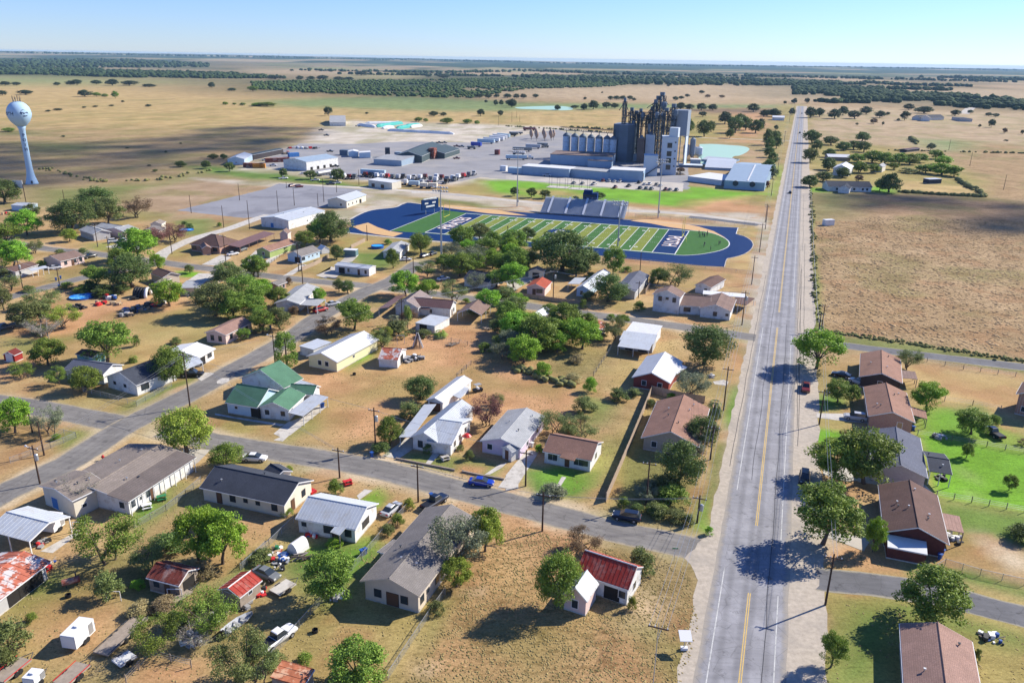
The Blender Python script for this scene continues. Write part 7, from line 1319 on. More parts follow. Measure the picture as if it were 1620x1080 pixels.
CARD = {'sedan': (4.7, .9, [(-2.35, .78, .35, .6, .72), (-2.2, .87, .22, .72, .92), (-1.2, .9, .2, .74, .96), (.7, .9, .2, .74, .95), (1.9, .86, .22, .66, .82), (2.3, .76, .32, .56, .68)], (-1.75, -.95, .25, 1.15), 1.43),
 'suv': (4.8, .95, [(-2.4, .86, .4, .85, 1.0), (-2.3, .93, .3, .9, 1.08), (.9, .95, .28, .88, 1.06), (2.0, .92, .3, .84, .98), (2.38, .82, .42, .7, .84)], (-2.25, -1.95, .35, 1.15), 1.75),
 'pickup': (5.6, .98, [(-2.8, .93, .42, .86, 1.02), (-.4, .97, .38, .86, 1.02), (1.3, .97, .38, .88, 1.08), (2.5, .94, .4, .84, 1.0), (2.8, .86, .5, .72, .9)], (-.65, -.45, .7, 1.35), 1.82)}
CP = {}
def carproto(kind):
    if kind in CP: return CP[kind]
    L, w, hs_, (c0, c1, c2, c3), H_ = CARD[kind]; M_ = {}
    q = MB(); loft(q, [hull(*s) for s in hs_]); M_['body'] = q
    zt = max(s[4] for s in hs_)-.02; q = MB(); loft(q, [cab(c0, w*.84, w*.8, zt-.05, zt+.02), cab(c1, w*.84, w*.66, zt-.05, H_-.05), cab(c2, w*.84, w*.68, zt-.05, H_-.04), cab(c3, w*.84, w*.8, zt-.05, zt+.02)]); M_['windows'] = q
    q = MB(); q.hexa([(c1-.02, -w*.66, H_-.06), (c2+.02, -w*.68, H_-.06), (c2+.02, w*.68, H_-.06), (c1-.02, w*.66, H_-.06), (c1+.08, -w*.58, H_), (c2-.08, -w*.6, H_), (c2-.08, w*.6, H_), (c1+.08, w*.58, H_)]); M_['roof'] = q
    if kind == 'pickup': q = MB(); q.box((-1.75, 0, 1.03), (1.95, w*1.6, .03)); M_['bed'] = q
    M_['_w'] = [(L*.3, 1), (L*.3, -1), (-L*.29, 1), (-L*.29, -1)]; M_['_k'] = (L, w, .38 if kind != 'sedan' else .33); out = {}
    for nm in ('body', 'windows', 'roof', 'bed'):
        if nm in M_: b = M_[nm]; me = bpy.data.meshes.new(nm); me.from_pydata(b.v, [], b.f); me.materials.append({'windows': GLASS, 'bed': BLACK}.get(nm, PAINT['white'])); out[nm] = me
    r_ = M_['_k'][2]; q = MB(); q.lathe((0, 0, 0), [(r_*.6, -.11), (r_, -.09), (r_, .09), (r_*.6, .11)], 14); me = bpy.data.meshes.new('wheel'); me.from_pydata([(x, z, y) for x, y, z in q.v], [], q.f); me.materials.append(RUBBER); out['wheel'] = me
    q = MB(); q.lathe((0, 0, 0), [(r_*.58, -.125), (r_*.58, .125)], 10); me = bpy.data.meshes.new('rim'); me.from_pydata([(x, z, y) for x, y, z in q.v], [], q.f); me.materials.append(STEEL); out['rim'] = me
    q = MB(); q.box((0, 0, 0), (.12, .36, .16)); me = bpy.data.meshes.new('headlight'); me.from_pydata(q.v, [], q.f); me.materials.append(HLM); out['headlight'] = me; me2 = me.copy(); me2.name = 'taillight'; me2.materials[0] = TLM; out['taillight'] = me2
    CP[kind] = (out, M_); return CP[kind]
def car(kind, paint, t, a, b=None, look=None, label=None, hd=None, grp='cars and pickups', zoff=0., nm=None):
    out, M_ = carproto(kind); L, w, r_ = M_['_k']; pa = g(t, *a)
    if b is not None: pb_ = g(t, *b); p = (pa+pb_)/2; hd = math.atan2(pb_.y-pa.y, pb_.x-pa.x)
    else: p = pa
    nm = nm or {'sedan': 'parked_car', 'suv': 'parked_suv', 'pickup': 'pickup_truck'}[kind]
    r = thing(nm, (p.x, p.y, .03)); r.rotation_euler = (0, 0, hd); near = depth(p) < 330
    def ch(n2, par, loc=(0, 0, 0), m=None):
        o = bpy.data.objects.new(n2, out[n2]); COL.objects.link(o); o.parent = par; o.location = loc
        if m: o.material_slots[0].link = 'OBJECT'; o.material_slots[0].material = m
        return o
    for n2 in ('body', 'roof'): ch(n2, r, m=PAINT[paint])
    ch('windows', r)
    if 'bed' in out: ch('bed', r)
    for x, s in M_['_w']:
        wl_ = ch('wheel', r, (x, s*(w-.06), r_))
        if near: ch('rim', wl_)
    if near:
        for s in (-1, 1): ch('headlight', r, (L/2-.1, s*w*.62, .66 if kind == 'sedan' else .82)); ch('taillight', r, (-L/2+.05, s*w*.66, .75 if kind == 'sedan' else .88))
    look = look or paint+' '+{'sedan': 'sedan', 'suv': 'sport utility car', 'pickup': 'pickup truck'}[kind]; cat = 'pickup' if kind == 'pickup' else 'car'
    if label: tag(r, label, cat, grp)
    else: auto(r, look, cat, grp)
    return r
car('sedan', 'blue', 'B2', (1240, 880), (1365, 893), label='bright blue car parked on the front street kerb'); car('suv', 'navy', 'A3', (750, 160), (625, 138), label='dark blue SUV parked on the street near the highway junction')
car('pickup', 'maroon', 'B4', (268, 320), (266, 372), label='dark red pickup with open bed on the highway shoulder'); car('suv', 'black', 'B4', (262, 830), (258, 900), label='black boxy off-roader parked on the highway shoulder'); car('suv', 'silver', 'B4', (612, 525), (485, 508), label='silver SUV on the driveway of the brick house')
car('sedan', 'black', 'B4', (520, 283), (420, 262), label='black sedan in front of the first brown-roofed house'); car('sedan', 'silver', 'B4', (595, 322), (535, 300), label='pale sedan half under the tree by the brown-roofed houses'); car('sedan', 'silver', 'A2', (750, 138), (830, 72), label='silver sedan on gravel beside the white metal-roofed cottage')
car('pickup', 'navy', 'A2', (985, 95), (1085, 35), label='dark pickup truck at the kerb behind the grey-shingled house'); car('sedan', 'white', 'B1', (1400, 745), (1505, 750), label='white sedan parked beside the charcoal-roofed house'); car('pickup', 'black', 'Y1', (1245, 375), (1345, 375), label='black pickup in the driveway of the broad white-roofed house')
car('suv', 'red', 'C2', (345, 848), (425, 828), label='red SUV parked by the diagonal street'); car('sedan', 'silver', 'C2', (428, 808), (485, 796), label='silver sedan parked just beyond the red SUV'); car('suv', 'navy', 'C2', (955, 535), (1003, 520), label='left of two dark cars parked under the trees'); car('sedan', 'navy', 'C2', (1005, 522), (1043, 508), label='right of two dark cars parked under the trees')
car('sedan', 'white', 'C2', (845, 550), (896, 547), label='white sedan in the dirt drive of the pool house'); car('sedan', 'white', 'C2', (1065, 662), (1105, 655)); car('suv', 'white', 'C1', (620, 448), (680, 442)); car('suv', 'white', 'C1', (688, 448), (728, 436)); car('sedan', 'white', 'C1', (280, 600), (347, 592)); car('pickup', 'black', 'C1', (488, 538), (533, 528))
car('sedan', 'white', 'C1', (1300, 522), (1355, 512)); car('suv', 'grey', 'C1', (1362, 500), (1402, 485)); car('pickup', 'grey', 'C1', (55, 932), (0, 945)); car('pickup', 'navy', 'B4', (1352, 618), (1310, 592)); car('pickup', 'white', 'A2', (60, 905), (220, 790), label='white pickup truck parked nose up in the left junk yard'); car('sedan', 'grey', 'A2', (20, 450), (140, 500), label='old grey-green sedan between the red-topped shed and the junk')
car('sedan', 'black', 'P', (1248, 312), (1251.5, 300), label='dark car driving on the highway past the stadium'); car('suv', 'black', 'D4', (233, 550), (236, 538), label='dark car farther along the highway near the side track'); car('sedan', 'black', 'D4', (246, 436), (248, 428), label='most distant dark car on the highway')
car('suv', 'maroon', 'C2', (212, 130), (235, 126)); car('suv', 'maroon', 'C2', (250, 133), (280, 130))
for x, y, c, k in ((157, 806, 'white', 'pickup'), (272, 778, 'white', 'sedan'), (337, 816, 'silver', 'pickup'), (425, 838, 'navy', 'pickup'), (460, 832, 'silver', 'pickup')): car(k, c, 'D2', (x, y), (x+34, y-2))
for i, (x, y, c, k) in enumerate(((235, 788, 'white', 'pickup'), (388, 830, 'grey', 'sedan'), (437, 832, 'grey', 'sedan'), (502, 836, 'silver', 'pickup'), (556, 818, 'maroon', 'suv'), (590, 820, 'silver', 'suv'), (621, 822, 'silver', 'sedan'), (652, 822, 'white', 'pickup'), (622, 856, 'maroon', 'pickup'), (700, 848, 'black', 'pickup'), (765, 860, 'black', 'suv'), (800, 862, 'grey', 'suv'), (830, 864, 'grey', 'suv'), (790, 838, 'silver', 'sedan'), (820, 836, 'white', 'suv'), (860, 840, 'tan', 'suv'), (880, 846, 'silver', 'sedan'), (910, 868, 'maroon', 'pickup'), (935, 868, 'grey', 'sedan'), (972, 870, 'grey', 'suv'), (760, 828, 'black', 'suv'))): car(k, c, 'D3', (x, y), hd=1.1+(i % 3)*.04 if i > 0 else -.15)
# trailers and trucks
def boxtrailer(t, a, b, m, look, h=2.7, w=2.5, cat='trailer', tank=False, grp='semi trailers'):
    A_, B_ = g(t, *a), g(t, *b); e = (B_-A_).normalized(); n = Vector((-e.y, e.x, 0)); L = (B_-A_).length; r = thing('semi_trailer', (A_+B_)/2)
    q = MB()
    if tank: q.tube([A_+Vector((0, 0, 2.2)), B_+Vector((0, 0, 2.2))], 1.05, 12); q.build('tank', m, r)
    else: q.prism([A_-n*w/2+Vector((0, 0, 1.1)), B_-n*w/2+Vector((0, 0, 1.1)), B_+n*w/2+Vector((0, 0, 1.1)), A_+n*w/2+Vector((0, 0, 1.1))], (0, 0, h)); q.build('trailer_box', m, r)
    q = MB(); q.box((A_+B_)/2+Vector((0, 0, .95)), (L*.96, .9, .25), ex=e, ey=n); q.build('chassis', DSTEEL, r)
    for f in (.08, .17, .83):
        for s in (-1, 1): q = MB(); c_ = A_+e*L*f+n*s*(w/2-.3)+Vector((0, 0, .5)); q.tube([c_-n*.14, c_+n*.14], .5, 10); q.build('wheel', RUBBER, r)
    return auto(r, look, cat, grp)
def tractor(t, a, hd, paint, look=None, grp='truck tractors'):
    p = g(t, *a); e = Vector((math.cos(hd), math.sin(hd), 0)); n = Vector((-e.y, e.x, 0)); r = thing('truck_tractor', p)
    q = MB(); q.box(p+e*.3+Vector((0, 0, 2.)), (2.1, 2.3, 2.1), ex=e, ey=n); cb = q.build('cab', PAINT[paint], r); q = MB(); q.box(p+e*1.37+Vector((0, 0, 2.45)), (.04, 1.9, .8), ex=e, ey=n); q.build('windscreen', GLASS, cb)
    q = MB(); q.box(p+e*2.2+Vector((0, 0, 1.3)), (1.7, 1.7, 1.3), ex=e, ey=n); q.build('bonnet', PAINT[paint], r); q = MB(); q.box(p-e*1.+Vector((0, 0, .85)), (6.6, .9, .3), ex=e, ey=n); q.build('chassis', DSTEEL, r)
    for f in (2.2, -2.2, -3.4):
        for s in (-1, 1): q = MB(); c_ = p+e*f+n*s*.95+Vector((0, 0, .5)); q.tube([c_-n*.16, c_+n*.16], .5, 10); q.build('wheel', RUBBER, r)
    return auto(r, look or paint+' truck tractor', 'truck', grp)
TWHITE = PAINT['white']; TBLUE = flat('pale_blue_box', (.4, .52, .6), .5)
for a, b, m, look, tk in (((1280, 600), (1375, 604), TBLUE, 'white box trailer', 0), ((1315, 590), (1405, 596), TWHITE, 'white box trailer', 0), ((1350, 580), (1430, 588), TWHITE, 'white box trailer', 0), ((1370, 570), (1445, 580), TWHITE, 'white box trailer', 0), ((1395, 565), (1462, 572), TBLUE, 'white box trailer', 0), ((1245, 618), (1300, 622), PAINT['blue'], 'blue box trailer', 0), ((1225, 632), (1270, 635), PAINT['grey'], 'grey low trailer', 0), ((1438, 560), (1500, 562), PAINT['black'], 'black open trailer', 0), ((1470, 550), (1512, 552), PAINT['grey'], 'grey open trailer', 0), ((618, 782), (755, 790), TBLUE, 'long pale blue box trailer', 0), ((370, 790), (440, 778), PAINT['silver'], 'silver tanker trailer', 1)): boxtrailer('D2', a, b, m, look, tank=bool(tk), h=2.9 if 'low' not in look and 'open' not in look else 1.4)
for a, b, m, look, tk in (((0, 693), (120, 695), TBLUE, 'long grain trailer', 0), ((40, 665), (110, 668), TWHITE, 'white tanker trailer', 1), ((40, 645), (150, 648), PAINT['grey'], 'grey grain trailer', 0), ((115, 628), (200, 632), PAINT['silver'], 'silver grain trailer', 0), ((180, 620), (240, 622), PAINT['grey'], 'grey grain trailer', 0), ((0, 560), (60, 562), PAINT['black'], 'black open trailer', 0), ((20, 548), (98, 550), PAINT['grey'], 'black open trailer', 0), ((100, 528), (170, 530), PAINT['maroon'], 'dark brown trailer', 0)): boxtrailer('D3', a, b, m, look, tank=bool(tk), h=2.4 if 'open' not in look else 1.4)
tractor('D3', (135, 690), .1, 'white'); tractor('D3', (225, 625), .1, 'grey')
cols = ['white', 'silver', 'white', 'maroon', 'grey', 'white', 'maroon', 'navy', 'white', 'white', 'red', 'grey', 'silver', 'black']
for i, x in enumerate(np.linspace(455, 1260, 27)):
    if 600 < x < 630: continue
    y = 793+(x-455)*.028+random.uniform(-8, 8) if x < 1080 else 822-(x-1080)*.22
    tractor('D2', (x, y), random.choice((1.3, 1.2, -1.7, 1.4)), cols[i % 14])
for i, (x, y) in enumerate(((870, 835), (905, 838), (960, 835), (1010, 842), (1040, 820), (1100, 828), (1150, 815))): tractor('D2', (x, y), random.choice((1.3, -1.8)), cols[(i*5+2) % 14])
for a, b, m in (((890, 845), (948, 847), TBLUE), ((955, 855), (1000, 858), CREAM), ((1000, 856), (1050, 858), CREAM)): boxtrailer('D2', a, b, m, 'short pale box trailer', h=2.2)
for x, y, c in ((470, 735, 'black'), (1060, 600, 'black'), (1090, 600, 'grey'), (1160, 620, 'maroon'), (1190, 622, 'grey'), (390, 528, 'black'), (420, 558, 'black'), (440, 650, 'black')): car('pickup', c, 'D2', (x, y), hd=random.uniform(-.4, .4))
def crate(t, a, b, h, w, m, nm, look, cat, grp=None, z=0.):
    A_, B_ = g(t, *a), g(t, *b); e = (B_-A_).normalized(); n = Vector((-e.y, e.x, 0)); q = MB(); q.prism([A_+Vector((0, 0, z)), B_+Vector((0, 0, z)), B_+n*w+Vector((0, 0, z)), A_+n*w+Vector((0, 0, z))], (0, 0, h))
    k = max(2, int((B_-A_).length/1.2))
    for i in range(k+1): c_ = A_.lerp(B_, i/k); q.prism([c_-e*.06-n*.06+Vector((0, 0, z)), c_+e*.06-n*.06+Vector((0, 0, z)), c_+e*.06-n*.001+Vector((0, 0, z)), c_-e*.06-n*.001+Vector((0, 0, z))], (0, 0, h))
    p = (A_+B_)/2; o = q.build(nm, m, off=p); o.location = p; return auto(o, look, cat, grp)
crate('D1', (1385, 738), (1480, 742), 3, 3, RUST, 'shipping_container', 'rust red shipping container', 'container', 'yard containers'); crate('D1', (1482, 742), (1510, 742), 3, 3, flat('orange_container', (.5, .2, .02)), 'shipping_container', 'orange shipping container', 'container', 'yard containers'); crate('D2', (0, 742), (60, 742), 3, 3, flat('orange_container', (.5, .2, .02)), 'shipping_container', 'orange yellow shipping container', 'container', 'yard containers')
crate('D2', (75, 712), (210, 706), 3, 3, RUST, 'shipping_container', 'long rust red container', 'container', 'yard containers'); crate('D2', (210, 680), (265, 676), 3, 3, BLUED, 'shipping_container', 'blue container', 'container', 'yard containers'); crate('D2', (495, 668), (540, 670), 4, 5, MILLD, 'shipping_container', 'dark container', 'container', 'yard containers')
crate('X6', (422, 385), (468, 388), 8, 5, RUST, 'hopper_bin', 'rusty square hopper bin', 'hopper'); crate('X6', (52, 372), (92, 372), 7, 5, DSTEEL, 'hopper_bin', 'dark square bin', 'hopper'); crate('X6', (130, 362), (180, 364), 3, 4, BMETAL, 'hopper_bin', 'teal grey bin', 'hopper')
crate('X6', (1030, 488), (1080, 492), 3.5, 3, TWHITE, 'yard_box', 'white box unit', 'box'); crate('X6', (1100, 505), (1215, 512), 3.6, 4, TBLUE, 'yard_box', 'pale blue low box building', 'box'); crate('X6', (985, 350), (1020, 352), 4, 3, PAINT['maroon'], 'yard_box', 'dark red hopper wagon', 'wagon')
for x, y, c in ((115, 730, 'white'), (70, 700, 'white'), (1160, 690, 'maroon')): car('pickup', c, 'D2', (x, y), hd=.2)
# ---------------------------------------------------------------- junk heaps, bins, yard things
def heap(t, x, y, rx, ry, n, look, cols_, s=.7, h=.8, cat='junk heap', nm='junk_heap', label=None, grp=None):
    c_ = g(t, x, y); k = ppm(c_)*TL[t][2]; r = thing(nm, c_); rx /= k; ry /= k*.45
    for i in range(n):
        a = random.uniform(0, 6.28); d = random.random()**.5; p = c_+Vector((math.cos(a)*rx*d, math.sin(a)*ry*d, 0)); m = PLASTIC.get(random.choice(cols_)) ; z = random.uniform(.3, 1)*s; q = MB(); j = i % 4
        if j == 0: q.box(p+Vector((0, 0, z*h/2)), (z*1.3, z, z*h), rz=a); q.build('crate', m, r)
        elif j == 1: q.lathe(p, [(z*.45, 0), (z*.5, z*.4), (z*.45, z*h*1.2)], 9); q.build('drum', m, r)
        elif j == 2: q.prism([p+Vector((math.cos(a+b)*z*q_, math.sin(a+b)*z*q_, .02)) for b, q_ in ((0, 1), (1.2, .7), (2.5, 1), (3.8, .8), (5.1, .9))], (0, 0, z*.35)); q.build('bag', m, r)
        else: e = Vector((math.cos(a), math.sin(a), 0)); q.tube([p-e*z+Vector((0, 0, .1)), p+e*z+Vector((0, 0, .1+z*.5))], .09*s, 5); q.build('board', random.choice((WOOD, DSTEEL, WOOD)), r)
    if label: return tag(r, label, cat, grp)
    return auto(r, look, cat, grp or 'heaps of yard junk')
K = ['black', 'grey', 'black', 'tan']
for a in (('C1', 720, 862, 40, 12, 22, 'dark scrap heap', K), ('C1', 760, 835, 50, 14, 26, 'scrap heap with a blue bag', K+['blue']), ('C1', 820, 820, 55, 14, 30, 'dark heap of parts', K), ('C1', 890, 800, 55, 14, 30, 'dark scrap row', K+['red']), ('C1', 940, 782, 40, 12, 20, 'mixed junk row', K+['white']), ('C1', 680, 795, 35, 12, 18, 'pile of machine parts', K), ('C1', 575, 795, 28, 12, 18, 'orange and black machines', ['red', 'black', 'tan']), ('C1', 625, 765, 45, 12, 22, 'bright toys and parts', ['blue', 'red', 'black', 'white']), ('C1', 760, 765, 30, 10, 12, 'yellow and black machine', ['tan', 'black']), ('C1', 1000, 750, 26, 20, 14, 'red and white equipment', ['red', 'red', 'white']), ('C1', 440, 820, 50, 14, 18, 'black equipment', ['black']), ('C1', 1090, 745, 40, 12, 16, 'white and dark junk row', ['white', 'grey', 'black']),
  ('A2', 130, 345, 40, 35, 34, 'red blue and white toy heap', ['red', 'blue', 'white', 'tan', 'green']), ('A2', 160, 400, 45, 35, 40, 'white and blue bag heap', ['white', 'blue', 'grey', 'black', 'white']), ('A2', 40, 570, 32, 24, 22, 'red gas can heap', ['red', 'red', 'black', 'white']), ('A2', 345, 240, 35, 15, 18, 'blue and pink yard clutter', ['blue', 'white', 'red']), ('A2', 485, 575, 35, 25, 20, 'pale scrap heap', ['white', 'grey', 'grey']), ('A1', 230, 290, 45, 18, 20, 'red and black carport clutter', ['red', 'black', 'grey']), ('A1', 270, 420, 20, 30, 14, 'blue and orange clutter', ['blue', 'red', 'tan']), ('A1', 210, 455, 40, 16, 18, 'blue and grey barn clutter', ['blue', 'grey']), ('A1', 1400, 640, 25, 20, 14, 'dark machine', ['black', 'grey']), ('A1', 1100, 830, 50, 30, 26, 'grey junk heap', ['grey', 'black', 'white']),
  ('A1', 1250, 690, 50, 30, 22, 'pale broken board heap', ['grey', 'white', 'tan']), ('B2', 300, 930, 30, 20, 16, 'red and grey patio clutter', ['red', 'grey', 'white']), ('Y2', 545, 690, 40, 22, 22, 'white and grey scrap heap', ['grey', 'white', 'black']), ('Y2', 470, 700, 40, 25, 18, 'dark scrap under the shed', ['black', 'grey']), ('Z6', 985, 695, 30, 18, 12, 'white bagged rubbish', ['white', 'grey']), ('Z8', 790, 790, 40, 35, 18, 'dark porch furniture', ['black', 'white', 'grey']), ('Z8', 700, 395, 40, 20, 14, 'black mower', ['black', 'grey']), ('Z7', 905, 820, 60, 22, 16, 'white bench and black grill', ['white', 'black', 'grey']), ('A4', 1330, 830, 60, 30, 18, 'blue tarped timber', ['blue', 'black', 'white']), ('B1', 650, 1000, 30, 20, 14, 'white porch appliances', ['white', 'grey']), ('Z1', 1000, 700, 10, 5, 3, 'small porch item', ['grey']), ('C1', 30, 285, 40, 12, 16, 'rust red machinery', ['red', 'tan']), ('D2', 290, 630, 90, 12, 60, 'long row of scrapped machinery', K+['white', 'red']), ('D2', 150, 660, 80, 12, 50, 'field of mixed scrap', K+['white', 'red', 'tan']), ('D2', 30, 670, 60, 10, 30, 'shed side scrap', K+['red']), ('X3', 1340, 850, 55, 20, 30, 'brown pallet heap', ['tan', 'tan', 'black']), ('D2', 600, 505, 20, 5, 8, 'dark tyre heap', ['black'])):
    heap(*a, s=.75 if a[0][0] in 'AZ' else 1.25 if a[0] != 'D2' else 2.)
def bin_(t, x, y, col='blue', look='blue wheelie bin'):
    p = g(t, x, y); q = MB(); q.lathe(p, [(.26, 0), (.36, .95)], 4); r = thing('wheelie_bin', p); q.build('bin_body', PLASTIC[col], r); q = MB(); q.box(p+Vector((0, 0, 1.)), (.66, .7, .09), rz=.8); q.build('lid', PLASTIC[col], r); return auto(r, look, 'bin', 'household bins')
for a in (('B2', 678, 728), ('B2', 1016, 965), ('B2', 388, 450), ('B2', 400, 446), ('Z6', 905, 1025), ('Z6', 945, 1035), ('C1', 320, 662), ('C1', 346, 652), ('C1', 337, 702), ('A2', 622, 352), ('A2', 640, 345), ('B4', 880, 578), ('A4', 1030, 375), ('A4', 1045, 350), ('B1', 1212, 160), ('B2', 100, 0)): bin_(*a)
bin_('Z5', 10, 640, 'white', 'white tank bin')
# pools, domes, tents
def disc_pool(t, x, y, w, look, label, h=1.1):
    c_ = g(t, x, y); r_ = w/ppm(c_)/TL[t][2]/2; r = thing('pool', c_, label, 'pool', None); q = MB(); q.lathe(c_, [(r_, 0), (r_, h), (r_-.15, h+.02), (r_-.15, h-.2)], 22); q.build('pool_wall', PLASTIC['blue'], r)
    q = MB(); q.lathe(c_+Vector((0, 0, h-.12)), [(r_-.16, 0), (r_-.16, .01)], 22); q.build('water', flat('pool_blue', (.03, .35, .7), .15) if h > .8 else mat('blue_tarp', (.02, .2, .65), .5, .1, .4, stain=(.2, .6, .8), stain_amt=.9, stain_scale=.6), r)
disc_pool('C1', 465, 758, 130, '', 'large round blue tarp covered pool in the left dirt yard', .5); disc_pool('C2', 710, 476, 72, '', 'round blue swimming pool in the back yard by the stadium')
disc_pool('C1', 1062, 375, 80, '', 'flat teal paddling pool on the lawn beside the small barn', .4)
c_ = g('Z2', 775, 840); r = thing('storage_tent', c_, 'small white dome storage tent on the lawn', 'storage tent'); ex_ = (g('Z2', 800, 860)-g('Z2', 715, 825)).normalized(); ey_ = Vector((-ex_.y, ex_.x, 0)); q = MB(); pf = [c_+ex_*1.1*math.cos(a)+Vector((0, 0, 1.9*math.sin(a))) for a in np.linspace(0, math.pi, 9)]; q.prism([p-ey_*0 for p in pf], ey_*2.6); q.build('tent_cover', TWHITE, r)
q = MB(); q.prism([c_+ex_*.5*s_+ey_*-.02+Vector((0, 0, z_)) for s_, z_ in ((-1, .1), (1, .1), (1, 1.3), (-1, 1.3))], ey_*-.02); q.build('flap', FRAME, r)
c_ = g('C1', 820, 752); r = thing('inflatable_arch', c_, 'black and white arched inflatable tent beside the scrap rows', 'inflatable tent'); 
for k in range(5):
    q = MB(); pts = [c_+Vector((-2.2+k*.9, 0, 0))+Vector((0, 2.*math.cos(a), 2.6*math.sin(a))) for a in np.linspace(0, math.pi, 10)]; q.tube(pts, .52, 8); q.build('air_rib', BLACK if k < 4 else TWHITE, r, smooth=True)
# enclosed and flat trailers near
def wtrailer(t, a, b, w, h, m, label, deck=.45, rails=None, nm='trailer', gate=False):
    A_, B_ = g(t, *a), g(t, *b); e = (B_-A_).normalized(); n = Vector((-e.y, e.x, 0)); L = (B_-A_).length; r = thing(nm, (A_+B_)/2, label, 'trailer', 'yard trailers')
    q = MB(); q.prism([A_+Vector((0, 0, deck)), B_+Vector((0, 0, deck)), B_+n*w+Vector((0, 0, deck)), A_+n*w+Vector((0, 0, deck))], (0, 0, h)); bx = q.build('trailer_box' if h > 1 else 'deck', m, r)
    if h > 1:
        q = MB(); q.prism([A_-e*.02+n*.1+Vector((0, 0, deck+.1)), A_-e*.02+n*(w-.1)+Vector((0, 0, deck+.1)), A_-e*.02+n*(w-.1)+Vector((0, 0, deck+h-.1)), A_-e*.02+n*.1+Vector((0, 0, deck+h-.1))], e*-.03); q.build('rear_door', FRAME, bx); q = MB(); q.box((A_+B_)/2+n*w/2+Vector((0, 0, deck+h+.12)), (.5, .5, .22), ex=e, ey=n); q.build('roof_vent', FRAME, bx)
        q = MB(); q.box(A_+e*L*.8-n*.02+Vector((0, 0, deck+h*.5)), (.8, .03, h*.8), ex=e, ey=n); q.build('side_door', STEEL, bx)
    else:
        for s_ in (0, w): q = MB(); q.tube([A_+n*s_+Vector((0, 0, deck+.35)), B_+n*s_+Vector((0, 0, deck+.35))], .05, 5); q.build('side_rail', rails or WOOD, r)
    for f in (.42, .56):
        for s_ in (-.02, w+.02): q = MB(); c_ = A_+e*L*f+n*s_+Vector((0, 0, .36)); q.tube([c_-n*.12, c_+n*.12], .36, 10); q.build('wheel', RUBBER, r)
    q = MB(); q.tube([B_+n*.3+Vector((0, 0, deck)), B_+n*w/2+e*1.3+Vector((0, 0, deck)), B_+n*(w-.3)+Vector((0, 0, deck))], .06, 5); q.build('drawbar', DSTEEL, r)
    if gate:
        for k in range(8): q = MB(); q.box(A_+n*w*k/7+e*-.05+Vector((0, 0, deck+.8)), (.05, .06, 1.5), ex=e, ey=n); q.build('gate_bar', DSTEEL, r)
    return r
wtrailer('A1', (440, 905), (548, 795), 2.1, 1.95, TWHITE, 'white enclosed box trailer on the bare dirt'); wtrailer('A1', (620, 945), (850, 730), 2.3, .18, WOOD, 'long flat wooden deck trailer under the brush', rails=DSTEEL); wtrailer('A2', (155, 600), (250, 535), 2.2, .15, CONC, 'small utility trailer with wood deck beside the junk')
wtrailer('A1', (30, 1100), (185, 970), 2.2, .2, WOOD, 'leftmost rusty flat trailer at the bottom edge', rails=RED); wtrailer('A1', (390, 1120), (520, 1000), 2.2, .2, WOOD, 'flat trailer with red side rail at the bottom edge', rails=RED); wtrailer('A1', (205, 1120), (262, 1060), 1.6, 1.2, TWHITE, 'small white trailer between two flat ones'); wtrailer('A1', (690, 1010), (785, 950), 2.0, .2, flat('white_deck', (.6, .6, .58)), 'short slatted white trailer near the wire fence'); wtrailer('A1', (930, 700), (1100, 580), 1.6, .2, WOOD, 'narrow wood ramp trailer below the rusty shed')
wtrailer('Z1', (270, 960), (370, 880), 2.4, 2.2, TWHITE, 'white camper parked under the open carport')
# aluminium boat
A_, B_ = g('A1', 1280, 820), g('A1', 1440, 700); e = (B_-A_).normalized(); n = Vector((-e.y, e.x, 0)); L = (B_-A_).length; r = thing('fishing_boat', (A_+B_)/2, 'grey aluminium fishing boat on the grass', 'boat'); q = MB(); vs = []
for f, w in ((0, .8), (.3, .9), (.6, .85), (.85, .5), (1, .05)): p = A_+e*L*f; vs += [p-n*w+Vector((0, 0, .9)), p-n*w*.6+Vector((0, 0, .35)), p+n*w*.6+Vector((0, 0, .35)), p+n*w+Vector((0, 0, .9))]
q.add(vs, [(i*4+k, i*4+k+1, i*4+k+5, i*4+k+4) for i in range(4) for k in range(3)]+[(0, 1, 2, 3)]); q.build('hull', PAINT['silver'], r)
for f in (.2, .45, .68): q = MB(); q.box(A_+e*L*f+Vector((0, 0, .7)), (.3, 1.5, .06), ex=e, ey=n); q.build('bench_seat', PLASTIC['grey'], r)
q = MB(); q.box(A_-e*.2+Vector((0, 0, .9)), (.35, .35, .7), ex=e, ey=n); q.build('outboard_motor', BLACK, r)
# golf cart
p = g('Z4', 915, 265); r = thing('golf_cart', p, 'black golf cart parked behind the garage', 'golf cart'); q = MB(); q.box(p+Vector((0, 0, .55)), (2.3, 1.15, .45), rz=.6); q.build('body', BLACK, r); q = MB(); q.box(p+Vector((0, 0, 1.85)), (1.6, 1.2, .08), rz=.6); q.build('roof', PLASTIC['grey'], r); q = MB(); q.box(p+Vector((0, 0, .95)), (.5, 1.05, .4), rz=.6); q.build('seat', PLASTIC['white'], r)
for s_ in (-1, 1):
    for f in (-1, 1): v = Vector((math.cos(.6)*.75*f-math.sin(.6)*.55*s_, math.sin(.6)*.75*f+math.cos(.6)*.55*s_, 0)); q = MB(); q.tube([p+v+Vector((0, 0, .7)), p+v+Vector((0, 0, 1.85))], .03, 5); q.build('roof_post', BLACK, r); q = MB(); d_ = Vector((-math.sin(.6), math.cos(.6), 0))*.1; q.tube([p+v-d_+Vector((0, 0, .24)), p+v+d_+Vector((0, 0, .24))], .24, 10); q.build('wheel', RUBBER, r)
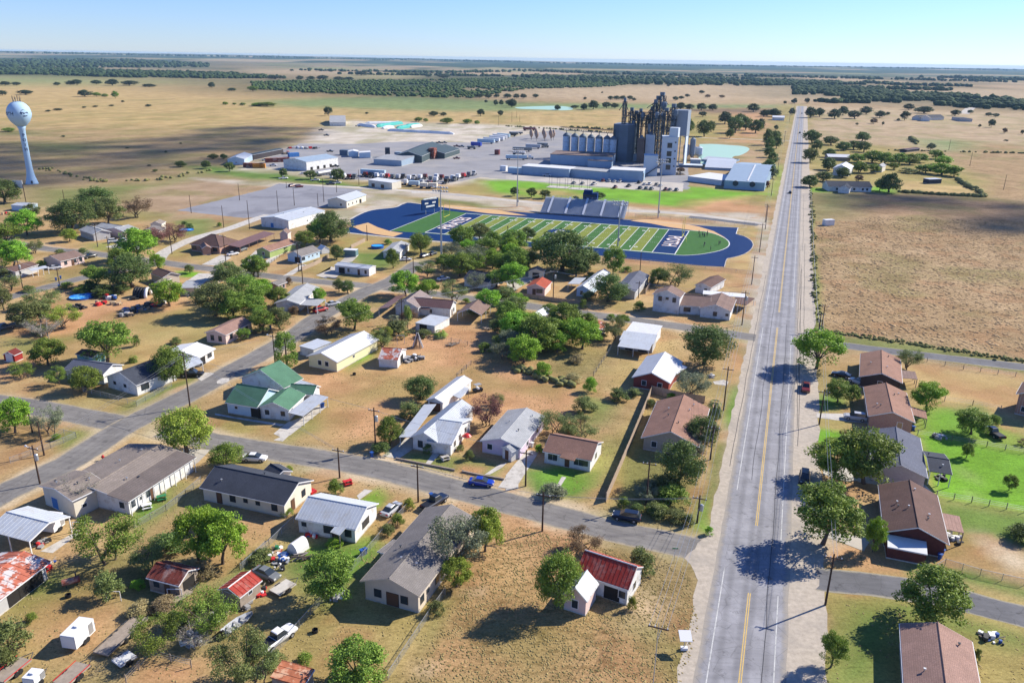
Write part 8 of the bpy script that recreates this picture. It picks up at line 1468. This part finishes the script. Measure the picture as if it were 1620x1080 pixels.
# picnic tables
for t, x, y, lb, m in (('Z1', 1250, 635, 'green picnic table on the lawn behind the long house', PLASTIC['green']), ('Z1', 1115, 715, 'white garden table near the green picnic table', PLASTIC['white']), ('Z2', 1192, 312, 'small red bench table beside the shrub', PLASTIC['red']), ('B2', 1095, 745, 'stone bird bath on the front lawn', CONC)):
    p = g(t, x, y); r = thing('garden_table', p, lb, 'garden table'); q = MB(); q.box(p+Vector((0, 0, .75)), (1.6, .8, .06), rz=.5); q.build('table_top', m, r)
    for s_ in (-1, 1): o_ = Vector((-math.sin(.5), math.cos(.5), 0))*.75*s_; q = MB(); q.box(p+o_+Vector((0, 0, .45)), (1.6, .28, .05), rz=.5); q.build('bench', m, r); o2 = Vector((math.cos(.5), math.sin(.5), 0))*.6*s_; q = MB(); q.box(p+o2+Vector((0, 0, .37)), (.08, 1.5, .74), rz=.5); q.build('leg', m, r)
# propane tank, umbrella, solar box, swing frames
p = g('A3', 1015, 890); r = thing('roadside_sign', p, 'small white tilted box on a post at the highway verge', 'roadside box'); q = MB(); q.tube([p, p+Vector((0, 0, 2.2))], .07, 6); q.build('post', STEEL, r); q = MB(); q.slab([p+Vector((a*.8, b*.8, 2.3+b*.25)) for a, b in ((-1, -1), (1, -1), (1, 1), (-1, 1))], .12); q.build('panel', FRAME, r); q = MB(); q.box(p+Vector((0, 0, .25)), (.9, .5, .4)); q.build('base_box', FRAME, r)
p = g('A3', 958, 395); r = thing('street_sign', p, 'street name sign on a thin post at the highway corner', 'street sign'); q = MB(); q.tube([p, p+Vector((0, 0, 2.6))], .04, 6); q.build('post', STEEL, r); q = MB(); q.box(p+Vector((0, 0, 2.6)), (.9, .04, .2)); q.build('name_plate', PLASTIC['green'], r)
p = g('Z1', 715, 275); r = thing('fire_hydrant', p, 'red fire hydrant on the verge beside the corner house', 'fire hydrant'); q = MB(); q.lathe(p, [(.28, 0), (.22, .1), (.2, .75), (.28, .8), (.2, 1.), (.05, 1.1)], 10); q.build('hydrant_body', RED, r); q = MB(); q.tube([p+Vector((-.35, 0, .6)), p+Vector((.35, 0, .6))], .1, 6); q.build('outlet', RED, r)
p = g('Z4', 800, 800); r = thing('parasol', p, 'red garden umbrella beside the many-gabled white house', 'garden umbrella'); q = MB(); q.lathe(p+Vector((0, 0, 1.3)), [(1.0, 0), (.5, .45), (.03, .6)], 8); q.build('canopy', RED, r); q = MB(); q.tube([p, p+Vector((0, 0, 1.9))], .03, 5); q.build('pole', STEEL, r)
for t, (x, y), hh, lb in (('A1', (650, 612), 1.6, 'white steel goal frame in the dirt yard'), ('A1', (1000, 605), 1.8, 'white pipe frame below the rusty shed'), ('Z1', (505, 950), 2.2, 'pipe clothesline frame beside the carport'), ('Y2', (400, 560), 2.4, 'rusty swing frame in the dry yard')):
    p = g(t, x, y); r = thing('pipe_frame', p, lb, 'pipe frame'); 
    for s_ in (-1, 1): q = MB(); q.tube([p+Vector((s_*1, 0, 0)), p+Vector((s_*1, 0, hh))], .06, 5); q.build('upright', FRAME, r)
    q = MB(); q.tube([p+Vector((-1, 0, hh)), p+Vector((1, 0, hh))], .06, 5); q.build('crossbar', FRAME, r)
p = g('A1', 410, 530); r = thing('smoker_grill', p, 'rusty barrel smoker grill on wheels in the dirt yard', 'smoker grill'); q = MB(); q.tube([p+Vector((-1, -.6, 1)), p+Vector((1, .6, 1))], .5, 12); q.build('barrel', RUST, r); q = MB(); q.tube([p+Vector((.6, .4, 1.3)), p+Vector((.6, .4, 2.2))], .09, 6); q.build('chimney', DSTEEL, r)
for s_ in (-1, 1): q = MB(); q.tube([p+Vector((.6*s_, .36*s_, 0)), p+Vector((.6*s_, .36*s_, .8))], .06, 5); q.build('leg', DSTEEL, r)
for t, x, y, lb in (('A1', 390, 590, 'dark steel fire drum near the smoker'), ('A2', 503, 885, 'black fire ring on the dry back lawn'), ('A2', 355, 790, 'dark metal box on the back lawn'), ('B2', 578, 262, 'small black stump in the dry lot')):
    p = g(t, x, y); q = MB(); q.lathe(p, [(.4, 0), (.42, .5), (.36, .5), (.34, .1)], 12); solo(q, 'fire_drum', BLACK, lb, 'fire drum', None, base=p)
p = g('Y2', 545, 590); r = thing('wood_stack', p, 'tall pyramid of old planks in the dry yard', 'plank stack')
for i in range(26): a = random.uniform(0, 6.28); q = MB(); q.tube([p+Vector((math.cos(a)*1.5, math.sin(a)*1.5, 0)), p+Vector((math.cos(a)*.15, math.sin(a)*.15, random.uniform(2.6, 4.2)))], .1, 4); q.build('plank', random.choice((WOOD, RUST2, DSTEEL, FRAME)), r)
for t, x, y, lb in (('Z2', 865, 870, 'stack of cut logs beside the white tent'), ('Y2', 1150, 440, 'small pile of boards behind the pavilion'), ('Y2', 840, 575, 'low brush pile in the dry lot'), ('A4', 1500, 225, 'fallen branches at the sand patch edge'), ('B3', 290, 935, 'brush pile at the front street verge')):
    p = g(t, x, y); r = thing('log_pile', p, lb, 'log pile')
    for i in range(14): a = random.uniform(-.5, .5)+.6; e = Vector((math.cos(a), math.sin(a), 0)); o_ = Vector((random.uniform(-1, 1), random.uniform(-.7, .7), random.uniform(.1, .6))); q = MB(); q.tube([p+o_-e, p+o_+e], random.uniform(.06, .14), 6); q.build('log', random.choice((BARK, PALEBARK, WOOD)), r)
# ---------------------------------------------------------------- poles and wires
PW = []
def pole(t, b, top, look=None, arm=True, tr=False, r0=.17, label=None, light=False, ang=None, pm=None):
    p = g(t, *b); h = Hz(p, pp(t, *top)[1]); r = thing('utility_pole', p); q = MB(); q.tube([p, p+Vector((0, 0, h))], [r0, r0*.65], 7); q.build('pole', pm or POLE, r); d = Vector((1, -.3, 0)).normalized() if ang is None else Vector((math.cos(ang), math.sin(ang), 0))
    if arm:
        q = MB(); q.box(p+Vector((0, 0, h-.7)), (2.4, .12, .14), ex=d, ey=Vector((-d.y, d.x, 0))); ca = q.build('crossarm', POLE, r)
        for s_ in (-1.05, -.4, 1.05): q = MB(); q.lathe(p+d*s_+Vector((0, 0, h-.63)), [(.06, 0), (.09, .1), (.04, .22)], 6); q.build('insulator', FRAME, ca)
    if tr: q = MB(); q.lathe(p+d*.45+Vector((0, 0, h-2.9)), [(.3, 0), (.32, .1), (.32, 1.1), (.2, 1.25)], 10); q.build('transformer', STEEL, r)
    if light: q = MB(); q.tube([p+Vector((0, 0, h-.6)), p+d*-1.4+Vector((0, 0, h-.2))], .05, 5); la = q.build('lamp_arm', STEEL, r); q = MB(); q.lathe(p+d*-1.5+Vector((0, 0, h-.45)), [(.22, 0), (.18, .2), (.05, .3)], 8); q.build('lamp_head', FRAME, la)
    if label: tag(r, label, 'utility pole', 'utility poles')
    else: auto(r, look or ('wooden pole with transformer' if tr else 'wooden pole with lamp' if light else 'wooden utility pole' if arm else 'bare wooden pole'), 'utility pole', 'utility poles')
    PW.append((p, h, d)); return len(PW)-1
HP = [pole('P', (1030, 1115), (1047, 985), ang=R(-19), r0=.07, pm=STEEL, label='thin grey pole with crossarm at the bottom of the view'), pole('A3', (1090, 168), (1125, 10), tr=True, ang=R(-19)), pole('B3', (1165, 745), (1205, 545), ang=R(-19)), pole('B3', (1240, 465), (1262, 215), ang=R(-19)), pole('C3', (1345, 915), (1375, 720), tr=True, ang=R(-19)), pole('C3', (1400, 685), (1425, 520), ang=R(-19)), pole('C3', (1445, 500), (1465, 335), ang=R(-19)), pole('C3', (1478, 370), (1500, 235), ang=R(-19)), pole('D4', (38, 1050), (58, 945), ang=R(-19)), pole('D4', (72, 900), (92, 800), ang=R(-19)), pole('D4', (108, 770), (122, 680), ang=R(-19)), pole('D4', (145, 600), (155, 530), ang=R(-19)), pole('D4', (175, 480), (182, 425), ang=R(-19)), pole('D4', (205, 400), (212, 350), ang=R(-19))]
FP = [pole('P', (857.8, 839.7), (861.7, 778), light=False), pole('P', (661.7, 793.6), (657, 732.5)), pole('B2', (495, 848), (480, 675)), pole('B1', (1083, 445), (1045, 135)), ]
SP = [pole('Z1', (135, 492), (45, 140), tr=True, light=True), pole('B1', (252, 720), (213, 530), arm=False), pole('B1', (185, 590), (160, 480), arm=False), pole('B2', (128, 205), (108, 30), light=True), pole('C2', (850, 900), (845, 765)), pole('C2', (915, 620), (915, 525)), pole('C2', (875, 560), (878, 450))]
OP = [pole('B2', (700, 690), (685, 448), tr=True), pole('B3', (113, 895), (117, 690)), pole('B3', (800, 1000), (812, 750)), pole('A4', (380, 635), (408, 345)), pole('B4', (345, 545), (368, 345)), pole('C4', (343, 945), (350, 840)), pole('C4', (357, 945), (368, 795)), pole('C3', (755, 760), (760, 665)), pole('C3', (765, 605), (770, 500), arm=False), pole('C3', (270, 770), (272, 600), tr=True), pole('C2', (285, 680), (280, 560), light=True), pole('C2', (262, 610), (250, 450), light=True), pole('C2', (652, 435), (650, 345), arm=False)]
CPs = [pole('C1', (130, 705), (95, 545), tr=True), pole('C1', (340, 690), (320, 590), light=True), pole('C1', (700, 555), (690, 490), arm=False), pole('C1', (630, 553), (612, 410), tr=True), pole('C1', (557, 470), (545, 335)), pole('C1', (980, 510), (972, 400), arm=False), pole('C1', (1287, 560), (1275, 400), light=True), pole('C1', (805, 450), (800, 365), arm=False)]
for t, b, tp in (('C1', (375, 255), (352, 145)), ('C1', (1275, 360), (1262, 235)), ('C1', (1422, 370), (1410, 205)), ('C1', (1090, 278), (1078, 175)), ('C1', (1365, 205), (1355, 110)), ('C2', (145, 270), (130, 150)), ('C2', (237, 235), (228, 135)), ('C2', (405, 215), (392, 80)), ('C2', (372, 240), (368, 165)), ('C2', (192, 135), (190, 100)), ('C2', (478, 160), (476, 110)), ('C2', (605, 120), (602, 30)), ('D4', (1083, 640), (1087, 580)), ('D4', (1203, 730), (1217, 650)), ('D4', (1395, 865), (1412, 780)), ('D2', (1400, 500), (1398, 440)), ('D2', (1475, 480), (1474, 420)), ('D3', (80, 480), (82, 435)), ('D3', (62, 455), (62, 415))): pole(t, b, tp, arm=False)
def wires(idx, label, offs=(-1.05, -.4, 1.05), dz=-.5, sag=.5):
    q = MB()
    for a, b in zip(idx, idx[1:]):
        (p, h, d), (p2, h2, d2) = PW[a], PW[b]
        for o_ in offs: A_ = p+d*o_+Vector((0, 0, h+dz)); B_ = p2+d2*o_+Vector((0, 0, h2+dz)); q.tube([A_.lerp(B_, t_)-Vector((0, 0, sag*4*t_*(1-t_))) for t_ in (0, .2, .4, .6, .8, 1)], .022, 3, cap=False)
    c_ = PW[idx[0]][0]; solo(q, 'power_lines', STEEL, label, 'power lines', None, base=c_)
wires(HP, 'power lines strung along the left verge of the highway'); wires(HP, 'thick lower cable under the highway power lines', (.1,), -2.2, .7); wires([HP[1]]+[FP[0], FP[1], FP[2], FP[3]], 'power lines along the front street', (-.4, .4)); wires([SP[0], FP[3], SP[3], SP[4]], 'power lines along the diagonal street', (-.4, .4)); wires([OP[3], OP[4], OP[5]], 'power line along the right shoulder of the highway', (0, .5)); wires([OP[1], OP[0], FP[3]], 'service lines behind the front street houses', (0,)); wires([CPs[0], CPs[1], CPs[3], CPs[4]], 'lines along the left middle street', (-.4, .4)); wires([HP[4], OP[7], OP[9], SP[4]], 'lines along the upper cross street', (-.4, .4))
# ---------------------------------------------------------------- fences
m, nt, b = newmat('chain_link'); b.inputs['Base Color'].default_value = (.4, .41, .4, 1); b.inputs['Alpha'].default_value = .22; b.inputs['Metallic'].default_value = .2; CHAIN = m
def fence(t, pts, label, kind='chain', h=1.2, sp=3.):
    P = [g(t, *p) for p in pts]; r = thing('wire_fence' if kind != 'board' else 'board_fence', P[0], label, 'fence', 'chain link and wire fences' if kind != 'board' else 'board fences')
    pm = STEEL if kind == 'chain' else WOOD; up = Vector((0, 0, 1)); pq = MB()
    for a, b_ in zip(P, P[1:]):
        L = (b_-a).length; k = max(1, round(L/sp)); e = (b_-a).normalized(); n = Vector((-e.y, e.x, 0))
        for i in range(k+1): c_ = a.lerp(b_, i/k); q = MB(); q.tube([c_, c_+up*(h+.1)], .05 if kind == 'chain' else .08, 5); q.build('post', pm, r)
        if kind == 'chain':
            q = MB(); q.tube([a+up*h, b_+up*h], .035, 4); q.build('top_rail', STEEL, r); q = MB(); q.add([a+up*.03, b_+up*.03, b_+up*h, a+up*h], [(0, 1, 2, 3)]); q.build('mesh_panel', CHAIN, r)
        elif kind == 'wire':
            for z in (.45, .8, 1.15): q = MB(); q.tube([a+up*z, b_+up*z], .02, 3, cap=False); q.build('wire', STEEL, r)
        else:
            for i in range(k):
                c0 = a.lerp(b_, i/k); c1 = a.lerp(b_, (i+1)/k); q = MB(); nb_ = 9
                for j in range(nb_): x0 = c0.lerp(c1, (j+.03)/nb_); x1 = c0.lerp(c1, (j+.97)/nb_); zt = h+random.uniform(-.03, .03); q.prism([x0-n*.08, x1-n*.08, x1-n*.08+up*zt, x0-n*.08+up*zt], n*.025)
                o = q.build('fence_panel', FENCEW, r); o['kind'] = 'stuff'
            q = MB(); q.tube([a+up*(h*.8), b_+up*(h*.8)], .04, 4); q.build('rail', WOOD, r)
fence('B3', [(570, 985), (700, 680), (828, 368)], 'tall weathered board fence running back from the street beside the green lawn', 'board', 1.9, 2.4); fence('B3', [(832, 366), (960, 395), (1130, 425)], 'tall board fence behind the buff stone house', 'board', 1.9, 2.4)
fence('Y3', [(85, 258), (230, 275), (400, 300), (560, 318)], 'dark brown board fence in front of the terracotta-roofed house', 'board', 1.3, 2.4); fence('Y4', [(1370, 745), (1490, 695), (1620, 625)], 'weathered board fence beside the pale blue house', 'board', 1.5, 2.4); fence('C2', [(560, 480), (640, 440)], 'short board fence behind the blue-grey container', 'board', 1.6, 2.4); fence('Y3', [(1165, 275), (1270, 285)], 'brown board fence between the two-storey house and its neighbour', 'board', 1.8, 2.4); fence('Y3', [(1030, 120), (960, 200), (930, 250)], 'board fence beside the long slate-roofed house', 'board', 1.6, 2.4)
fence('A2', [(60, 1000), (330, 690), (620, 380), (760, 215), (880, 90)], 'long chain link fence between the cottage lawn and the grey-shingled house'); fence('A2', [(770, 1060), (1000, 710), (1095, 575)], 'chain link fence along the corner lot beside the grey-shingled house'); fence('Z2', [(400, 950), (600, 780), (785, 600)], 'chain link fence between the charcoal-roofed house and the white cottage'); fence('Z1', [(1000, 900), (1290, 740), (1470, 600), (1610, 480)], 'chain link fence behind the long corner house')
fence('B1', [(0, 505), (120, 545), (300, 590), (435, 620), (290, 680), (60, 765)], 'chain link fence round the corner lot at the left crossing'); fence('Y1', [(300, 520), (540, 580), (790, 650), (870, 600), (1110, 470)], 'chain link fence in front of the slate-roofed white house'); fence('A4', [(1010, 440), (1060, 410), (1260, 470), (1512, 525)], 'chain link fence beside the right side street'); fence('Z8', [(670, 520), (900, 560), (1246, 625)], 'low wire fence across the green back yards', 'wire')
fence('Z7', [(790, 175), (1100, 240), (1545, 300)], 'wire fence along the upper right lane paddock', 'wire', 1.2, 4.); fence('Z7', [(940, 510), (1180, 545), (1420, 590)], 'wire fence below the dry paddock', 'wire', 1.2, 4.); fence('Z7', [(710, 800), (1000, 850), (1300, 900), (1620, 955)], 'wire fence above the bright green lawn', 'wire', 1.2, 4.); fence('P', [(1283, 302), (1287, 400), (1292, 480), (1297, 530)], 'barbed wire fence along the left edge of the brown field', 'wire', 1.2, 5.)
fence('X2', [(650, 195), (900, 215), (1150, 235), (1500, 262)], 'chain link fence along the far side of the track', 'chain', 1.8, 5.); fence('X2', [(560, 500), (850, 530), (1150, 565), (1480, 600)], 'chain link fence along the near side of the track', 'chain', 1.2, 5.); fence('A1', [(720, 1080), (860, 930), (1090, 990)], 'sagging wire fence at the bottom of the junk yard', 'wire'); fence('A1', [(1370, 440), (1512, 310)], 'chain link fence beside the red-topped tool shed'); fence('Y2', [(600, 515), (830, 545), (1040, 590)], 'overgrown wire fence across the dry block', 'wire'); fence('Y2', [(880, 850), (1000, 740)], 'short wire fence behind the garage', 'wire'); fence('Y4', [(1075, 690), (1170, 620), (1240, 590)], 'dark rail fence beside the pale blue house', 'wire')
fence('B3', [(500, 270), (600, 120)], 'wire fence beside the dry lot shed', 'wire')
for pts, lb in (([(815, 742), (980, 775), (1150, 808)], 'long timber kerb in front of the many-gabled white house'), ([(1190, 815), (1300, 838), (1430, 860)], 'timber kerb in front of the lilac house')):
    P = [g('B2', *p) for p in pts]; q = MB()
    for a, b_ in zip(P, P[1:]): q.prism([a+Vector((0, -.15, 0)), b_+Vector((0, -.15, 0)), b_+Vector((0, .15, 0)), a+Vector((0, .15, 0))], (0, 0, .35))
    solo(q, 'timber_kerb', WOOD, lb, 'kerb')
# batting cages behind the stand
for t, x, y, lb in (('D3', 300, 850, 'left batting cage frame on the practice field'), ('D3', 425, 860, 'right batting cage frame on the practice field')):
    p = g(t, x, y); r = thing('batting_cage', p, lb, 'batting cage'); q = MB(); q.box(p+Vector((0, 0, .06)), (13, 9, .1), rz=FT); q.build('slab', CONC, r)
    for a in (-5, 0, 5):
        for b_ in (-3, 3): o_ = FU*a+FV*b_; q = MB(); q.tube([p+o_, p+o_+Vector((0, 0, 6))], .1, 4); q.build('post', DSTEEL, r)
    for b_ in (-3, 3): q = MB(); q.tube([p+FU*-5+FV*b_+Vector((0, 0, 6)), p+FU*5+FV*b_+Vector((0, 0, 6))], .08, 4); q.build('rail', DSTEEL, r)
# sign frame by the tower
p = g('C1', 148, 215); h = Hz(p, pp('C1', 0, 112)[1]); r = thing('billboard', p, 'white sign board on a tall leaning pole below the water tower', 'billboard'); q = MB(); q.tube([p, p+Vector((0, 0, h))], .2, 6); q.build('pole', POLE, r); q = MB(); q.box(p+Vector((-2.5, 0, h-.2)), (5, .2, 4)); q.build('board', FRAME, r)
# ---------------------------------------------------------------- people
def person_mesh():
    bm_ = MB(); V = {'pelvis': (0, 0, .95, .15), 'chest': (0, .02, 1.32, .17), 'neck': (0, .02, 1.52, .065), 'head': (0, .03, 1.68, .11), 'crown': (0, .02, 1.8, .08)}
    for s_, n_ in ((-1, 'l'), (1, 'r')): V.update({'sh'+n_: (.18*s_, .02, 1.42, .08), 'el'+n_: (.27*s_, .0, 1.15, .05), 'ha'+n_: (.25*s_, .12, .92, .042), 'hi'+n_: (.1*s_, 0, .88, .1), 'kn'+n_: (.12*s_, .05*s_, .48, .065), 'an'+n_: (.13*s_, -.02*s_, .09, .045), 'to'+n_: (.14*s_, .14-.02*s_, .04, .04)})
    k = list(V); E_ = [('pelvis', 'chest'), ('chest', 'neck'), ('neck', 'head'), ('head', 'crown')]+[e for n_ in 'lr' for e in (('chest', 'sh'+n_), ('sh'+n_, 'el'+n_), ('el'+n_, 'ha'+n_), ('pelvis', 'hi'+n_), ('hi'+n_, 'kn'+n_), ('kn'+n_, 'an'+n_), ('an'+n_, 'to'+n_))]
    me = bpy.data.meshes.new('tmp'); me.from_pydata([V[x][:3] for x in k], [(k.index(a), k.index(b)) for a, b in E_], []); o = bpy.data.objects.new('tmp', me); COL.objects.link(o); md = o.modifiers.new('s', 'SKIN')
    for i, x in enumerate(k): me.skin_vertices[0].data[i].radius = (V[x][3], V[x][3])
    me.skin_vertices[0].data[0].use_root = True; sm = o.modifiers.new('u', 'SUBSURF'); sm.levels = 1; dg = bpy.context.evaluated_depsgraph_get(); m2 = bpy.data.meshes.new_from_object(o.evaluated_get(dg)); bpy.data.objects.remove(o); m2.name = 'body'
    sk = flat('skin', (.45, .25, .17), .6); sh = flat('navy_shirt', (.02, .03, .09), .8); tr = flat('dark_trousers', (.03, .03, .035), .8); ha = flat('dark_hair', (.02, .015, .01), .8)
    m2.materials.clear()
    for q_ in (tr, sh, sk, ha): m2.materials.append(q_)
    for p in m2.polygons:
        c_ = p.center; z = c_.z; p.material_index = 0 if z < .95 and abs(c_.x) < .22 else 1 if z < 1.48 and not (abs(c_.x) > .2 and z < 1.2) else 3 if (z > 1.72 or c_.y < -.01 and z > 1.6) else 2
    m2.shade_smooth(); return m2
PM = person_mesh(); pc_ = 0
shirtw = flat('white_shirt', (.7, .7, .7), .8)
PPL = [('X2', 1105+18*i+(i % 2)*6, 318+(i % 3)*10) for i in range(4)]+[('X2', 1112+17*i, 338-(i % 2)*5) for i in range(4)]+[('X2', 1140, 412), ('X2', 1145, 400), ('X2', 1245, 395), ('X2', 1254, 392), ('X2', 1188, 432), ('X1', 1185, 285)]
for i, (t, x, y) in enumerate(PPL):
    p = g(t, x, y); r = thing('person', (p.x, p.y, .04)); r.rotation_euler = (0, 0, i*1.7); b_ = bpy.data.objects.new('body', PM); COL.objects.link(b_); b_.parent = r; hq = MB(); hq.lathe(Vector((0, 0, 0)), [(.1, 1.7), (.12, 1.76), (.1, 1.84), (.03, 1.87)], 8); hb2 = hq.build('hair', bpy.data.materials['dark_hair'], off=(0, 0, 0)); hb2.parent = r
    if t == 'X1': tag(r, 'lone person in dark clothes standing on the left part of the football field', 'person', 'people on the football field')
    elif i < 8: tag(r, 'person in navy shirt standing in the loose group behind the right goal post', 'person', 'marching group on the turf')
    else: tag(r, ['person in navy shirt standing nearest the right goal post', 'person in navy shirt close behind the one by the goal post', 'left one of two people on the right turf end', 'right one of two people on the right turf end', 'person in navy shirt alone at the near edge of the turf'][i-8], 'person', 'people on the football field')
p = g('A1', 458, 258); r = thing('person', (p.x, p.y, .02), 'person in white top and dark trousers standing beside the open carport', 'person'); b_ = bpy.data.objects.new('body', PM); COL.objects.link(b_); b_.parent = r; b_.material_slots[1].link = 'OBJECT'; b_.material_slots[1].material = shirtw; r.rotation_euler = (0, 0, 2.)
# ---------------------------------------------------------------- clouds whose shade lies on the far pastures
CLM = flat('cloud_white', (.85, .86, .88), 1., 0, 0)
def cloud(label, quad, n, hgt=1500, r0=60):
    P = [G(*p) for p in quad]; q = MB(); vs = []; fs = []
    lo = Vector((min(p.x for p in P), min(p.y for p in P))); hi = Vector((max(p.x for p in P), max(p.y for p in P))); rng = random.Random(5); k = 0; tot = []
    while k < n:
        x = rng.uniform(lo.x, hi.x); y = rng.uniform(lo.y, hi.y); ins = False
        for i in range(len(P)):
            a, b_ = P[i], P[(i+1) % len(P)]
            if (a.y > y) != (b_.y > y) and x < a.x+(y-a.y)*(b_.x-a.x)/(b_.y-a.y): ins = not ins
        if not ins: continue
        tot.append((x, y, rng.uniform(.5, 1.2)*r0)); k += 1
    for x, y, rr in tot:
        z = hgt+rng.uniform(-20, 120); c_ = Vector((x, y, 0))+sdir*(z/sdir.z); n0 = len(vs)
        for v in IV: s_ = rr*rng.uniform(.8, 1.2); vs.append((c_.x+v[0]*s_, c_.y+v[1]*s_, c_.z+v[2]*s_*.45))
        fs += [tuple(int(i)+n0 for i in f) for f in IF]
    q.add(vs, fs); o = q.build('cloud', CLM, smooth=True); o['kind'] = 'stuff'; o['label'] = label; o['category'] = 'cloud'; return o
cloud('high cumulus cloud shading the left pasture', [(-200, 228), (180, 224), (290, 214), (330, 202), (430, 199), (520, 204), (470, 226), (380, 258), (240, 278), (60, 300), (-200, 300)], 640, r0=7.5)
cloud('smaller high cloud shading the right brown field', [(1480, 352), (1520, 342), (1700, 340), (1700, 366), (1560, 370)], 34, r0=8); cloud('small high cloud shading the top of the right field', [(1310, 306), (1480, 308), (1640, 322), (1620, 336), (1450, 332), (1330, 330)], 48, r0=8)
# ---------------------------------------------------------------- finish: labels that say which one
def rel_words(p, q):
    a, b = proj(p.x, p.y), proj(q.x, q.y); dx, dy = a[0]-b[0], (a[1]-b[1])*1.8
    if abs(dx) > abs(dy): return 'left of' if dx < 0 else 'right of'
    return 'behind' if dy < 0 else 'in front of'
_grp = {}
for o, look in AUTO:
    p = o.location; L = sorted(LAND, key=lambda l: abs(proj(l[1].x, l[1].y)[0]-proj(p.x, p.y)[0])+1.8*abs(proj(l[1].x, l[1].y)[1]-proj(p.x, p.y)[1])); l = L[0]
    _grp.setdefault((look, rel_words(p, l[1]), l[0]), []).append((o, l, L[1], L[2]))
ORD = ['nearest', 'second nearest', 'third nearest', 'fourth nearest', 'fifth nearest', 'sixth nearest', 'seventh nearest', 'eighth nearest', 'ninth nearest', 'tenth nearest']+['%dth nearest' % i for i in range(11, 60)]
for (look, rel, nm), lst in _grp.items():
    if len(lst) == 1: lst[0][0]['label'] = '%s %s %s' % (look, rel, nm); continue
    lst.sort(key=lambda e: (e[0].location-e[1][1]).length)
    for i, e in enumerate(lst): e[0]['label'] = ('%s %s, %s of those %s it' % (look, 'by '+nm, ORD[i], rel)) if len((look+nm+rel).split()) < 9 else '%s %s %s %s' % (ORD[i], look, rel, nm)
